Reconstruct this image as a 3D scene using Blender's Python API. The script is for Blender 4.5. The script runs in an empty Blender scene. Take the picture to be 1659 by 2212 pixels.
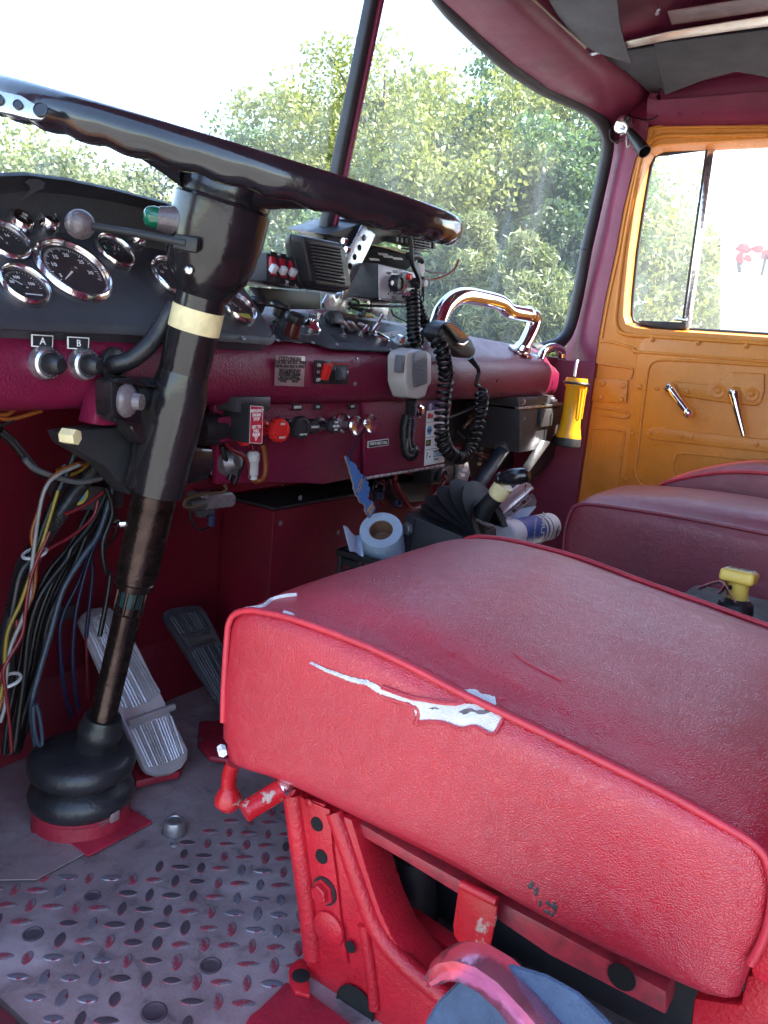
import bpy, bmesh, math, random
from mathutils import Vector as V, Matrix, noise
RND = random.Random(7)
rad = math.radians
scene = bpy.context.scene
COL = scene.collection

# ---------------------------------------------------------------- camera
FPX, PW, PH = 1750.0, 1659.0, 2212.0          # focal length in the 1659 x 2212 measuring frame
YAW, PITCH, ROLL = rad(33.8), rad(12.2), rad(5.1)
CAM = V((0, 0, .68))
FW = V((math.cos(YAW) * math.cos(PITCH), math.sin(YAW) * math.cos(PITCH), -math.sin(PITCH)))
_rt = V((math.sin(YAW), -math.cos(YAW), 0))
_up = _rt.cross(FW)
RT = _rt * math.cos(ROLL) + _up * math.sin(ROLL)
UP = _up * math.cos(ROLL) - _rt * math.sin(ROLL)
cd = bpy.data.cameras.new('camera')
cam = bpy.data.objects.new('camera', cd)
COL.objects.link(cam)
cd.sensor_fit = 'HORIZONTAL'
cd.sensor_width = 36
cd.lens = FPX / PW * 36
cd.clip_start = .02
cd.clip_end = 2000
cam.matrix_world = Matrix(((RT.x, UP.x, -FW.x, CAM.x), (RT.y, UP.y, -FW.y, CAM.y), (RT.z, UP.z, -FW.z, CAM.z), (0, 0, 0, 1)))
scene.camera = cam

# ---------------------------------------------------------------- sky, sun, exposure
SUN = V((.36, -.62, .80)).normalized()       # towards the sun: right and behind the cab
w = bpy.data.worlds.new('World')
scene.world = w
w.use_nodes = True
nt = w.node_tree
sky = nt.nodes.new('ShaderNodeTexSky')
sky.sky_type = 'NISHITA'
sky.sun_disc = False
sky.sun_elevation = math.asin(SUN.z)
sky.sun_rotation = math.atan2(SUN.x, SUN.y)
sky.air_density = 1.25
sky.dust_density = 1.1
sky.ozone_density = 2.0
bg = nt.nodes['Background']
bg.inputs['Strength'].default_value = .15
nt.links.new(sky.outputs[0], bg.inputs['Color'])
sd = bpy.data.lights.new('sun', 'SUN')
sd.energy = 4.5
sd.angle = rad(.5)
sd.color = (1, .95, .86)
sun = bpy.data.objects.new('sun', sd)
COL.objects.link(sun)
sun.rotation_euler = SUN.to_track_quat('Z', 'Y').to_euler()
vs = scene.view_settings
vs.view_transform = 'Standard'
vs.look = 'None'
vs.exposure = 2.6
vs.gamma = 1
vs.use_curve_mapping = False
scene.render.engine = 'CYCLES'
scene.cycles.use_denoising = True
scene.cycles.use_adaptive_sampling = True
scene.cycles.adaptive_threshold = .02
scene.cycles.max_bounces = 7
scene.cycles.diffuse_bounces = 4
scene.cycles.transparent_max_bounces = 16
scene.cycles.sample_clamp_indirect = 8

# ---------------------------------------------------------------- measuring helpers
def ray(px, py):
    return FW + RT * ((px - PW / 2) / FPX) - UP * ((py - PH / 2) / FPX)
def at(px, py, ax, v):
    d = ray(px, py); i = 'xyz'.index(ax)
    return CAM + d * ((v - CAM[i]) / d[i])
def atp(px, py, p0, n):
    d = ray(px, py)
    return CAM + d * ((p0 - CAM).dot(n) / d.dot(n))
def proj(p):
    q = p - CAM; z = q.dot(FW)
    return (PW / 2 + FPX * q.dot(RT) / z, PH / 2 - FPX * q.dot(UP) / z)

# ---------------------------------------------------------------- object helpers
def link(name, me, m, parent=None):
    o = bpy.data.objects.new(name, me)
    COL.objects.link(o)
    if m is not None and me is not None and not me.materials:
        me.materials.append(m)
    if parent is not None:
        o.parent = parent
        if parent.type == 'EMPTY':
            o.matrix_parent_inverse = Matrix.Translation(-parent.location)
    return o
def tag(o, label, cat, group=None, kind=None):
    if label: o['label'] = label
    if cat: o['category'] = cat
    if group: o['group'] = group
    if kind: o['kind'] = kind
    return o
def thing(name, loc, label, cat, group=None):
    e = bpy.data.objects.new(name, None)
    e.empty_display_size = .05
    e.location = V(loc)
    COL.objects.link(e)
    return tag(e, label, cat, group)
def finish(name, bm, m, parent, smooth=30):
    bmesh.ops.recalc_face_normals(bm, faces=bm.faces)
    me = bpy.data.meshes.new(name)
    bm.to_mesh(me); bm.free()
    if smooth:
        me.polygons.foreach_set('use_smooth', [True] * len(me.polygons))
        me.set_sharp_from_angle(angle=rad(smooth))
    return link(name, me, m, parent)
def bevel(bm, w, seg=2, ang=30):
    if w <= 0: return
    es = [e for e in bm.edges if len(e.link_faces) == 2 and e.calc_face_angle(0) > rad(ang)]
    bmesh.ops.bevel(bm, geom=es, offset=w, segments=seg, profile=.5, affect='EDGES', clamp_overlap=True)
def basis(x, y):
    x = V(x).normalized(); y = V(y); y = (y - x * y.dot(x)).normalized(); z = x.cross(y)
    return Matrix((x, y, z)).transposed()
def mat4(o, B):
    return Matrix.Translation(o) @ B.to_4x4()
I3 = Matrix.Identity(3)
def box(name, c, s, m, parent=None, rot=I3, bev=.002, seg=2):
    bm = bmesh.new()
    bmesh.ops.create_cube(bm, size=1)
    bmesh.ops.transform(bm, matrix=mat4(V(c), rot) @ Matrix.Diagonal((*s, 1)), verts=bm.verts)
    bevel(bm, bev, seg)
    return finish(name, bm, m, parent)
def add_prism(bm, pts, d):
    a = [bm.verts.new(p) for p in pts]; b = [bm.verts.new(V(p) + V(d)) for p in pts]
    n = len(a)
    bm.faces.new(a); bm.faces.new(b[::-1])
    for i in range(n): bm.faces.new((a[i], b[i], b[(i + 1) % n], a[(i + 1) % n]))
def prism(name, pts, d, m, parent=None, bev=0, seg=2):
    bm = bmesh.new()
    add_prism(bm, pts, d)
    bmesh.ops.recalc_face_normals(bm, faces=bm.faces)
    bevel(bm, bev, seg)
    return finish(name, bm, m, parent)
def spline(pts, n=6, closed=False):
    pts = [V(p) for p in pts]
    if len(pts) < 3 or n <= 1: return pts
    out = []; N = len(pts)
    for i in range(N if closed else N - 1):
        if closed: p0, p1, p2, p3 = pts[(i - 1) % N], pts[i], pts[(i + 1) % N], pts[(i + 2) % N]
        else: p0, p1, p2, p3 = pts[max(i - 1, 0)], pts[i], pts[i + 1], pts[min(i + 2, N - 1)]
        for k in range(n):
            t = k / n
            out.append(.5 * ((2 * p1) + (p2 - p0) * t + (2 * p0 - 5 * p1 + 4 * p2 - p3) * t * t + (3 * p1 - p0 - 3 * p2 + p3) * t ** 3))
    if not closed: out.append(pts[-1])
    return out
def add_tube(bm, pts, r, seg=8, cap=True, closed=False):
    pts = [V(p) for p in pts]; n = len(pts)
    rs = r if isinstance(r, (list, tuple)) else [r] * n
    t0 = (pts[1] - pts[0]).normalized()
    u = t0.orthogonal().normalized()
    rings = []
    for i, p in enumerate(pts):
        if closed: t = (pts[(i + 1) % n] - pts[i - 1]).normalized()
        else: t = (pts[min(i + 1, n - 1)] - pts[max(i - 1, 0)]).normalized()
        u = (u - t * u.dot(t)).normalized(); v = t.cross(u)
        rings.append([bm.verts.new(p + (u * math.cos(a) + v * math.sin(a)) * rs[i]) for a in [2 * math.pi * k / seg for k in range(seg)]])
    for i in range(n if closed else n - 1):
        A, B = rings[i], rings[(i + 1) % n]
        for k in range(seg): bm.faces.new((A[k], A[(k + 1) % seg], B[(k + 1) % seg], B[k]))
    if cap and not closed:
        bm.faces.new(rings[0][::-1]); bm.faces.new(rings[-1])
def tube(name, pts, r, m, parent=None, seg=8, n=6, closed=False):
    bm = bmesh.new()
    P = spline(pts, n, closed)
    if isinstance(r, (list, tuple)):
        k = len(r) - 1
        r = [r[min(int(i / (len(P) - 1) * k), k - 1)] * (1 - (i / (len(P) - 1) * k - min(int(i / (len(P) - 1) * k), k - 1))) + r[min(int(i / (len(P) - 1) * k), k - 1) + 1] * (i / (len(P) - 1) * k - min(int(i / (len(P) - 1) * k), k - 1)) for i in range(len(P))]
    add_tube(bm, P, r, seg, True, closed)
    return finish(name, bm, m, parent, 50)
def add_lathe(bm, o, axis, prof, seg=24, cap=True):
    B = mat4(V(o), basis(V(axis).orthogonal(), V(axis).cross(V(axis).orthogonal())))
    rings = []
    for r, z in prof:
        if r < 1e-6: rings.append([bm.verts.new(B @ V((0, 0, z)))])
        else: rings.append([bm.verts.new(B @ V((r * math.cos(2 * math.pi * k / seg), r * math.sin(2 * math.pi * k / seg), z))) for k in range(seg)])
    for A, C in zip(rings, rings[1:]):
        for k in range(seg):
            k2 = (k + 1) % seg
            if len(A) == 1 and len(C) == 1: continue
            if len(A) == 1: bm.faces.new((A[0], C[k], C[k2]))
            elif len(C) == 1: bm.faces.new((A[k], A[k2], C[0]))
            else: bm.faces.new((A[k], A[k2], C[k2], C[k]))
    if cap and len(rings[0]) > 1 and prof[0] != prof[-1]: bm.faces.new(rings[0][::-1])
    if cap and len(rings[-1]) > 1 and prof[0] != prof[-1]: bm.faces.new(rings[-1])
def lathe(name, o, axis, prof, m, parent=None, seg=24, smooth=35, cap=True):
    bm = bmesh.new()
    add_lathe(bm, o, axis, prof, seg, cap)
    bmesh.ops.remove_doubles(bm, verts=bm.verts, dist=1e-7)
    return finish(name, bm, m, parent, smooth)
def sheet(name, rows, m, parent=None, smooth=60, thick=0):
    """a surface through rows of points (every row the same count)"""
    bm = bmesh.new()
    vs_ = [[bm.verts.new(V(p)) for p in r] for r in rows]
    for A, B in zip(vs_, vs_[1:]):
        for k in range(len(A) - 1): bm.faces.new((A[k], A[k + 1], B[k + 1], B[k]))
    if thick:
        bmesh.ops.recalc_face_normals(bm, faces=bm.faces)
        bmesh.ops.solidify(bm, geom=bm.faces, thickness=thick)
    return finish(name, bm, m, parent, smooth)
def coil(name, path, rc, rw, turns, m, parent=None, per=10, lead=0.0):
    P = spline(path, 14)
    L = [0.0]
    for a, b in zip(P, P[1:]): L.append(L[-1] + (b - a).length)
    tot = L[-1]; N = int(turns * per); pts = []
    u = (P[1] - P[0]).orthogonal().normalized(); j = 0
    for i in range(N + 1):
        s = tot * i / N
        while j < len(L) - 2 and L[j + 1] < s: j += 1
        f = (s - L[j]) / max(L[j + 1] - L[j], 1e-9)
        p = P[j].lerp(P[j + 1], f); t = (P[j + 1] - P[j]).normalized()
        u = (u - t * u.dot(t)).normalized(); v = t.cross(u)
        a = 2 * math.pi * i / per
        e = min(1, i / per, (N - i) / per)
        pts.append(p + (u * math.cos(a) + v * math.sin(a)) * rc * e)
    bm = bmesh.new()
    add_tube(bm, pts, rw, 6)
    return finish(name, bm, m, parent, 60)
def text(name, s, o, xd, yd, size, m, parent=None, align='CENTER', thick=.0002, sx=1.0, bold=0):
    cu = bpy.data.curves.new(name, 'FONT')
    cu.body = s; cu.size = size; cu.align_x = align; cu.align_y = 'CENTER'; cu.extrude = thick; cu.resolution_u = 2
    cu.offset = bold * size
    t = bpy.data.objects.new(name, cu)
    me = bpy.data.meshes.new_from_object(t)
    bpy.data.objects.remove(t); bpy.data.curves.remove(cu)
    me.transform(mat4(V(o), basis(xd, yd)) @ Matrix.Diagonal((sx, 1, 1, 1)))
    me.materials.clear()
    me.name = name
    return link(name, me, m, parent)
_shared = {}
def put(name, key, make, B, m, parent):
    """a copy of a small shared mesh set at the 4x4 frame B"""
    k = (key, m.name)
    if k not in _shared:
        bm = bmesh.new(); make(bm)
        bmesh.ops.recalc_face_normals(bm, faces=bm.faces)
        me = bpy.data.meshes.new(name); bm.to_mesh(me); bm.free()
        me.polygons.foreach_set('use_smooth', [True] * len(me.polygons)); me.set_sharp_from_angle(angle=rad(35))
        me.materials.append(m); _shared[k] = me
    o = link(name, _shared[k], m, parent)
    o.matrix_basis = B
    return o
def fr(o, n, up=(0, 0, 1)):
    """frame at o with local z along n"""
    n = V(n).normalized(); x = V(up).cross(n)
    if x.length < 1e-4: x = V((1, 0, 0))
    x.normalize(); y = n.cross(x)
    return mat4(V(o), Matrix((x, y, n)).transposed())
def mk_screw(r, h=.5):
    def f(bm):
        add_lathe(bm, (0, 0, 0), (0, 0, 1), [(r, 0), (r, h * r * .5), (r * .7, h * r), (r * .35, h * r * 1.1), (r * .3, h * r * .6), (0, h * r * .6)], 12)
    return f
def mk_bolt(r):
    def f(bm):
        add_lathe(bm, (0, 0, 0), (0, 0, 1), [(r * 1.35, 0), (r * 1.35, r * .22), (r, r * .25), (r, r * .8), (r * .85, r * .9), (0, r * .9)], 6)
    return f
def screw(o, n, r, m, parent, name='screw', h=.5):
    return put(name, ('s', round(r, 5), h), mk_screw(r, h), fr(o, n), m, parent)
def bolt(o, n, r, m, parent, name='bolt'):
    return put(name, ('b', round(r, 5)), mk_bolt(r), fr(o, n), m, parent)
X, Y, Z = V((1, 0, 0)), V((0, 1, 0)), V((0, 0, 1))
# ---------------------------------------------------------------- materials
def nodes_of(name):
    m = bpy.data.materials.new(name); m.use_nodes = True
    t = m.node_tree
    return m, t, t.nodes['Principled BSDF']
def coords(t, scale=(1, 1, 1), gen='Object'):
    tc = t.nodes.new('ShaderNodeTexCoord'); mp = t.nodes.new('ShaderNodeMapping')
    mp.inputs['Scale'].default_value = scale
    t.links.new(tc.outputs[gen], mp.inputs[0])
    return mp.outputs[0]
def noise_n(t, vec, scale, detail=4, rough=.6, dist=0):
    n = t.nodes.new('ShaderNodeTexNoise')
    n.inputs['Scale'].default_value = scale; n.inputs['Detail'].default_value = detail
    n.inputs['Roughness'].default_value = rough; n.inputs['Distortion'].default_value = dist
    t.links.new(vec, n.inputs['Vector'])
    return n.outputs['Fac']
def ramp(t, fac, stops):
    r = t.nodes.new('ShaderNodeValToRGB')
    e = r.color_ramp.elements
    while len(e) < len(stops): e.new(.5)
    for k, (p, c) in enumerate(stops):
        e[k].position = p; e[k].color = (*c, 1) if len(c) == 3 else c
    t.links.new(fac, r.inputs[0])
    return r.outputs['Color']
def mixc(t, fac, a, b):
    x = t.nodes.new('ShaderNodeMix'); x.data_type = 'RGBA'
    for s, i in ((fac, 0), (a, 6), (b, 7)):
        if hasattr(s, 'links'): t.links.new(s, x.inputs[i])
        elif i == 0: x.inputs[0].default_value = s
        else: x.inputs[i].default_value = (*s, 1)
    return x.outputs[2]
def mapr(t, v, a, b, c, d):
    x = t.nodes.new('ShaderNodeMapRange')
    for i, k in enumerate((a, b, c, d)): x.inputs[i + 1].default_value = k
    t.links.new(v, x.inputs[0])
    return x.outputs[0]
def bump_n(t, p, h, dist, strength=1.0, prev=None):
    b = t.nodes.new('ShaderNodeBump')
    b.inputs['Strength'].default_value = strength; b.inputs['Distance'].default_value = dist
    t.links.new(h, b.inputs['Height'])
    if prev is not None: t.links.new(prev, b.inputs['Normal'])
    t.links.new(b.outputs[0], p.inputs['Normal'])
    return b.outputs[0]
def M(name, c, rough=.5, metal=0.0, bump=None, var=None, coat=0, wear=None, spec=.5, rvar=.12):
    """bump=(scale, depth)  var=(scale, amount of brightness change)  wear=(scale, threshold, colour)"""
    m, t, p = nodes_of(name)
    vec = coords(t)
    p.inputs['Metallic'].default_value = metal
    p.inputs['Specular IOR Level'].default_value = spec
    p.inputs['Coat Weight'].default_value = coat
    p.inputs['Coat Roughness'].default_value = .08
    sc, am = var or (14, .18)
    f = noise_n(t, vec, sc, 5, .65)
    col = ramp(t, f, [(.3, tuple(max(0, x * (1 - am)) for x in c)), (.7, tuple(min(1, x * (1 + am)) for x in c))])
    if wear:
        ws, wt, wc = wear
        g = noise_n(t, vec, ws, 8, .7)
        k = ramp(t, g, [(wt, (0, 0, 0)), (min(1, wt + .04), (1, 1, 1))])
        col = mixc(t, k, col, wc)
    t.links.new(col, p.inputs['Base Color'])
    f2 = noise_n(t, vec, sc * 2.7, 6, .7)
    t.links.new(mapr(t, f2, .25, .75, max(.03, rough - rvar), min(1, rough + rvar)), p.inputs['Roughness'])
    if bump: bump_n(t, p, noise_n(t, vec, bump[0], 3, .6), bump[1])
    return m
def leather(name, c, c2, grain=260.0, depth=.0012, rough=.42):
    m, t, p = nodes_of(name)
    vec = coords(t)
    # warped cells: the creased grain of worn vinyl
    wn = t.nodes.new('ShaderNodeTexNoise'); wn.inputs['Scale'].default_value = 60; wn.inputs['Detail'].default_value = 3
    t.links.new(vec, wn.inputs['Vector'])
    sc = t.nodes.new('ShaderNodeVectorMath'); sc.operation = 'MULTIPLY_ADD'
    sc.inputs[1].default_value = (.012, .012, .012); t.links.new(wn.outputs['Color'], sc.inputs[0]); t.links.new(vec, sc.inputs[2])
    vo = t.nodes.new('ShaderNodeTexVoronoi'); vo.feature = 'DISTANCE_TO_EDGE'; vo.inputs['Scale'].default_value = grain
    t.links.new(sc.outputs[0], vo.inputs['Vector'])
    cell = mapr(t, vo.outputs['Distance'], 0, .22, 0, 1)
    f = noise_n(t, vec, 7, 6, .65)
    col = ramp(t, f, [(.32, c2), (.62, c)])
    g = noise_n(t, vec, 26, 8, .75, .4)
    col = mixc(t, ramp(t, g, [(.60, (0, 0, 0)), (.74, (.45, .45, .45))]), col, tuple(x * .55 for x in c))
    cr = mapr(t, vo.outputs['Distance'], 0, .08, .25, 0)
    col = mixc(t, cr, col, tuple(x * .35 for x in c))
    t.links.new(col, p.inputs['Base Color'])
    t.links.new(mapr(t, noise_n(t, vec, 11, 5), .3, .7, rough - .09, rough + .1), p.inputs['Roughness'])
    p.inputs['Specular IOR Level'].default_value = .6
    p.inputs['Coat Weight'].default_value = .7
    p.inputs['Coat Roughness'].default_value = .33
    p.inputs['Coat IOR'].default_value = 1.62
    p.inputs['Coat Tint'].default_value = (.94, .94, 1, 1)
    n1 = bump_n(t, p, cell, depth, .55)
    n2 = bump_n(t, p, noise_n(t, vec, 30, 4, .6, .8), .004, .22, n1)
    t.links.new(n2, p.inputs['Coat Normal'])
    return m
def glass(name, haze=.04, tint=(1, 1, 1), rough=.02, refl=.03, glare_streak=0):
    m = bpy.data.materials.new(name); m.use_nodes = True
    t = m.node_tree; t.nodes.clear()
    out = t.nodes.new('ShaderNodeOutputMaterial')
    tr = t.nodes.new('ShaderNodeBsdfTransparent'); tr.inputs[0].default_value = (*tint, 1)
    gl = t.nodes.new('ShaderNodeBsdfGlossy'); gl.inputs['Roughness'].default_value = rough
    lw = t.nodes.new('ShaderNodeLayerWeight'); lw.inputs[0].default_value = .5
    pw = t.nodes.new('ShaderNodeMath'); pw.operation = 'POWER'; pw.inputs[1].default_value = 5
    t.links.new(lw.outputs['Facing'], pw.inputs[0])
    fz = t.nodes.new('ShaderNodeMath'); fz.operation = 'MULTIPLY_ADD'; fz.inputs[1].default_value = .3; fz.inputs[2].default_value = refl
    t.links.new(pw.outputs[0], fz.inputs[0])
    a = t.nodes.new('ShaderNodeMixShader')
    t.links.new(fz.outputs[0], a.inputs[0]); t.links.new(tr.outputs[0], a.inputs[1]); t.links.new(gl.outputs[0], a.inputs[2])
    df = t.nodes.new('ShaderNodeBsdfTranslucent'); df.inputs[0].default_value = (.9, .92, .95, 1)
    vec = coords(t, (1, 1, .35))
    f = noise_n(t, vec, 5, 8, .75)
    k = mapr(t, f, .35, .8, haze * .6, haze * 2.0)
    if glare_streak:      # pale glare painted into the haze as slanted noise
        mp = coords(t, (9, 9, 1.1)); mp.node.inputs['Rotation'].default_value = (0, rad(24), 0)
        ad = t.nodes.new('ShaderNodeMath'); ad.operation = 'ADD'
        t.links.new(k, ad.inputs[0]); t.links.new(mapr(t, noise_n(t, mp, 1.6, 5, .6), .56, .78, 0, glare_streak), ad.inputs[1]); k = ad.outputs[0]
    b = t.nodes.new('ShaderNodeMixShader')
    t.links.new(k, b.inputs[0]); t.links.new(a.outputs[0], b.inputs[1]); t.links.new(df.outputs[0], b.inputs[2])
    t.links.new(b.outputs[0], out.inputs[0])
    return m
def leaf_mat(name, c, c2):
    m = bpy.data.materials.new(name); m.use_nodes = True
    t = m.node_tree; t.nodes.clear()
    out = t.nodes.new('ShaderNodeOutputMaterial')
    d = t.nodes.new('ShaderNodeBsdfDiffuse'); tl = t.nodes.new('ShaderNodeBsdfTranslucent'); mx = t.nodes.new('ShaderNodeMixShader')
    gl = t.nodes.new('ShaderNodeBsdfGlossy'); gl.inputs['Roughness'].default_value = .45; m2 = t.nodes.new('ShaderNodeMixShader')
    f = noise_n(t, coords(t), 1.3, 6, .8)
    col = ramp(t, f, [(.35, c), (.65, c2)])
    t.links.new(col, d.inputs[0]); t.links.new(col, tl.inputs[0])
    mx.inputs[0].default_value = .4; m2.inputs[0].default_value = .06
    t.links.new(d.outputs[0], mx.inputs[1]); t.links.new(tl.outputs[0], mx.inputs[2])
    t.links.new(mx.outputs[0], m2.inputs[1]); t.links.new(gl.outputs[0], m2.inputs[2]); t.links.new(m2.outputs[0], out.inputs[0])
    return m
def floor_mat():
    m, t, p = nodes_of('worn_floor_plate')
    vec = coords(t)
    a = noise_n(t, vec, 5, 8, .7, .3); b = noise_n(t, vec, 22, 8, .75, .5); c = noise_n(t, vec, 3.1, 6, .6, .8)
    col = ramp(t, a, [(.3, (.20, .14, .155)), (.5, (.31, .235, .25)), (.68, (.43, .35, .37))])
    col = mixc(t, ramp(t, b, [(.34, (.6, .6, .6)), (.46, (0, 0, 0))]), col, (.075, .055, .065))
    col = mixc(t, ramp(t, c, [(.58, (0, 0, 0)), (.68, (.6, .6, .6))]), col, (.19, .045, .07))
    e_ = noise_n(t, vec, 4.2, 5, .6, .6)
    col = mixc(t, ramp(t, e_, [(.56, (0, 0, 0)), (.66, (.8, .8, .8))]), col, (.50, .41, .44))
    v2 = coords(t, (1, 9, 1)); s = noise_n(t, v2, 30, 4, .7)
    col = mixc(t, ramp(t, s, [(.62, (0, 0, 0)), (.7, (.5, .5, .5))]), col, (.38, .36, .4))
    d = noise_n(t, vec, 160, 3, .7)
    col = mixc(t, ramp(t, d, [(.66, (0, 0, 0)), (.72, (.6, .6, .6))]), col, (.45, .42, .42))
    t.links.new(col, p.inputs['Base Color'])
    p.inputs['Metallic'].default_value = .35
    t.links.new(mapr(t, b, .3, .7, .38, .68), p.inputs['Roughness'])
    bump_n(t, p, noise_n(t, vec, 90, 6, .7), .0012, .7)
    return m
def strip_mat(name, c, c2, scale, axis_scale):
    m, t, p = nodes_of(name)
    vec = coords(t, axis_scale)
    f = noise_n(t, vec, scale, 8, .75)
    t.links.new(ramp(t, f, [(.35, c2), (.6, c)]), p.inputs['Base Color'])
    t.links.new(mapr(t, f, .3, .7, .3, .6), p.inputs['Roughness'])
    bump_n(t, p, f, .001, .6)
    return m
RED = (.52, .018, .045)
m_seat = leather('red_vinyl', (.52, .010, .030), (.42, .008, .025), 430.0, .00055, .40)
m_seat_shaded = leather('shaded_red_vinyl', (.26, .007, .030), (.19, .006, .024), 380.0, .0005, .38)  # darker copy of the seat vinyl, shade put into its base colour
m_piping = M('red_piping', (.50, .03, .05), .38, bump=(220, .0006))
m_redpaint = M('red_frame_paint', (.50, .012, .026), .34, bump=(240, .0011), var=(9, .25), wear=(34, .70, (.16, .10, .09)))
m_redchip = M('chipped_red_paint', (.50, .012, .02), .28, bump=(120, .0006), wear=(30, .58, (.42, .33, .28)))
m_maroon = M('maroon_hammered_paint', (.155, .006, .035), .36, bump=(330, .0011), var=(8, .2), wear=(60, .76, (.07, .02, .03)))
m_firewall = M('maroon_firewall_paint', (.13, .004, .014), .42, bump=(120, .0008), var=(6, .3), wear=(18, .70, (.04, .012, .02)))
m_pillar = M('maroon_satin_paint', (.19, .024, .060), .45, spec=.3, bump=(160, .0004), var=(7, .15))
m_orange = M('orange_door_paint', (.68, .245, .030), .31, bump=(300, .0008), var=(6, .12))
m_wheel = M('black_gloss_plastic', (.012, .011, .014), .16, bump=(70, .0004), var=(20, .4), coat=.4)
m_redfloor = M('dirty_red_plate', (.27, .012, .030), .5, bump=(120, .0010), var=(14, .35), wear=(22, .60, (.12, .09, .10)))
m_bellows = M('matte_black_rubber', (.014, .013, .016), .62, bump=(160, .0006), var=(20, .4), spec=.3)
m_colblack = M('black_gloss_enamel', (.013, .011, .013), .19, bump=(60, .0006), var=(12, .4), coat=.15, wear=(40, .73, (.09, .055, .04)))
m_shaft = M('worn_brown_steel', (.050, .034, .031), .24, .85, bump=(90, .0005), var=(30, .4), wear=(70, .60, (.012, .010, .011)))
m_black = M('black_crackle_paint', (.020, .020, .026), .55, bump=(420, .0009), var=(10, .25))
m_panel = M('charcoal_panel', (.035, .036, .046), .5, bump=(400, .0006), var=(9, .25), wear=(30, .75, (.10, .10, .12)))
m_plastic = M('black_plastic', (.018, .018, .021), .45, bump=(350, .0004))
m_hole = M('dark_void', (.004, .004, .005), .9)
m_rubber = M('black_rubber', (.016, .015, .018), .42, bump=(110, .0010), var=(15, .45), wear=(40, .68, (.06, .05, .05)))
m_gasket = M('grey_black_gasket', (.030, .030, .036), .55, bump=(90, .0006))
m_chrome = M('chrome', (.84, .83, .85), .07, 1.0, var=(30, .05), rvar=.04)
m_chromeold = M('pitted_chrome', (.70, .66, .66), .16, 1.0, bump=(90, .0005), var=(30, .15), wear=(50, .70, (.30, .22, .20)))
m_alu = M('brushed_aluminium', (.62, .61, .64), .34, .9, bump=(200, .0005), var=(25, .2))
m_silver = M('silver_anodised_face', (.50, .50, .55), .42, .25, bump=(200, .0003), var=(12, .1))
m_steel = M('zinc_steel', (.52, .54, .58), .3, .9, bump=(120, .0004), var=(16, .2))
m_dullsteel = M('dull_steel', (.30, .28, .30), .45, .8, bump=(140, .0006), var=(20, .35))
m_gun = M('gunmetal_paint', (.060, .056, .062), .42, .3, bump=(150, .0005), var=(9, .2))
m_white = M('white_print', (.75, .75, .75), .5)
m_paper = M('white_paper', (.74, .75, .78), .75, bump=(60, .0005), var=(8, .06))
m_ink = M('black_ink', (.012, .012, .015), .6)
m_redplate = M('red_print', (.42, .012, .035), .4)
m_redknob = M('red_plastic', (.62, .022, .022), .3)
m_yellow = M('yellow_plastic', (.72, .50, .10), .42, bump=(200, .0005), var=(20, .15))
m_torch = M('amber_plastic', (.80, .38, .012), .30, var=(14, .1))
m_tape = M('cream_tape', (.72, .60, .33), .5, bump=(120, .0005), var=(40, .2), wear=(60, .74, (.25, .2, .13)))
m_lamp_green = M('green_lens', (.004, .11, .06), .12, coat=.5)
m_brownbake = M('brown_bakelite', (.075, .018, .014), .2, coat=.3)
m_knobgrey = M('grey_brown_knob', (.13, .105, .115), .28, var=(40, .3), coat=.2)
m_foam = M('white_batting', (.80, .78, .80), .95, bump=(700, .003), var=(50, .12), wear=(90, .74, (.45, .42, .42)))
m_foamdirt = M('grey_foam_stain', (.13, .11, .12), .95, bump=(300, .002))
m_blue = M('blue_wool_cloth', (.05, .085, .165), .95, bump=(900, .002), var=(30, .35), rvar=.03)
m_card = M('blue_card', (.06, .16, .42), .55, var=(30, .15))
m_cardback = M('tan_card', (.52, .33, .20), .7)
m_rollpaper = M('blue_paper_towel', (.46, .60, .78), .9, bump=(240, .0025), var=(18, .06))
m_cardboard = M('brown_cardboard', (.22, .115, .07), .85, var=(40, .2))
m_mic = M('grey_beige_plastic', (.42, .40, .40), .42, bump=(300, .0003), var=(16, .12), wear=(45, .74, (.25, .23, .22)))
m_micgrey = M('slate_plastic', (.13, .14, .17), .42)
m_headliner = M('black_headliner_board', (.030, .032, .040), .75, bump=(240, .0010), var=(6, .3))
m_liner_edge = M('aluminium_trim', (.62, .56, .48), .35, .8, bump=(90, .0005))
m_visorgrey = M('grey_vinyl_flap', (.055, .062, .075), .55, bump=(90, .0010), var=(6, .3))
m_ducttape = M('silver_tape', (.40, .42, .44), .42, .3, bump=(120, .0012))
m_wire = {k: M('wire_' + k, tuple(x * .28 for x in c), .45, bump=(160, .0004)) for k, c in dict(black=(.012, .012, .015), red=(.40, .012, .03), orange=(.62, .16, .02), white=(.62, .60, .60), yellow=(.62, .42, .03), blue=(.02, .035, .16), teal=(.01, .10, .12), grey=(.25, .24, .25), tan=(.30, .18, .08)).items()}  # all wire colours dimmed to stand in for the footwell shadow
m_hose = M('blue_grey_hose', (.03, .045, .07), .42, bump=(80, .0008))
m_clip = M('aluminium_clipboard', (.60, .57, .62), .33, .6, bump=(120, .0005), var=(12, .12))
m_labelblue = M('blue_label', (.035, .10, .36), .4)
m_labelnavy = M('navy_label', (.015, .02, .09), .4)
m_labelpurple = M('purple_label', (.07, .05, .22), .45)
m_skyblue = M('sky_blue_print', (.10, .33, .62), .5)
m_redink = M('red_ink', (.55, .04, .05), .5)
m_yellowink = M('yellow_ink', (.55, .50, .06), .5)
m_glass = glass('windshield_glass', .030, rough=.12, refl=.003, glare_streak=.07)
m_sideglass = glass('side_glass', .04, refl=.01)
m_dialglass = glass('dial_glass', .012, rough=.03)
m_floor = floor_mat()
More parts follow.
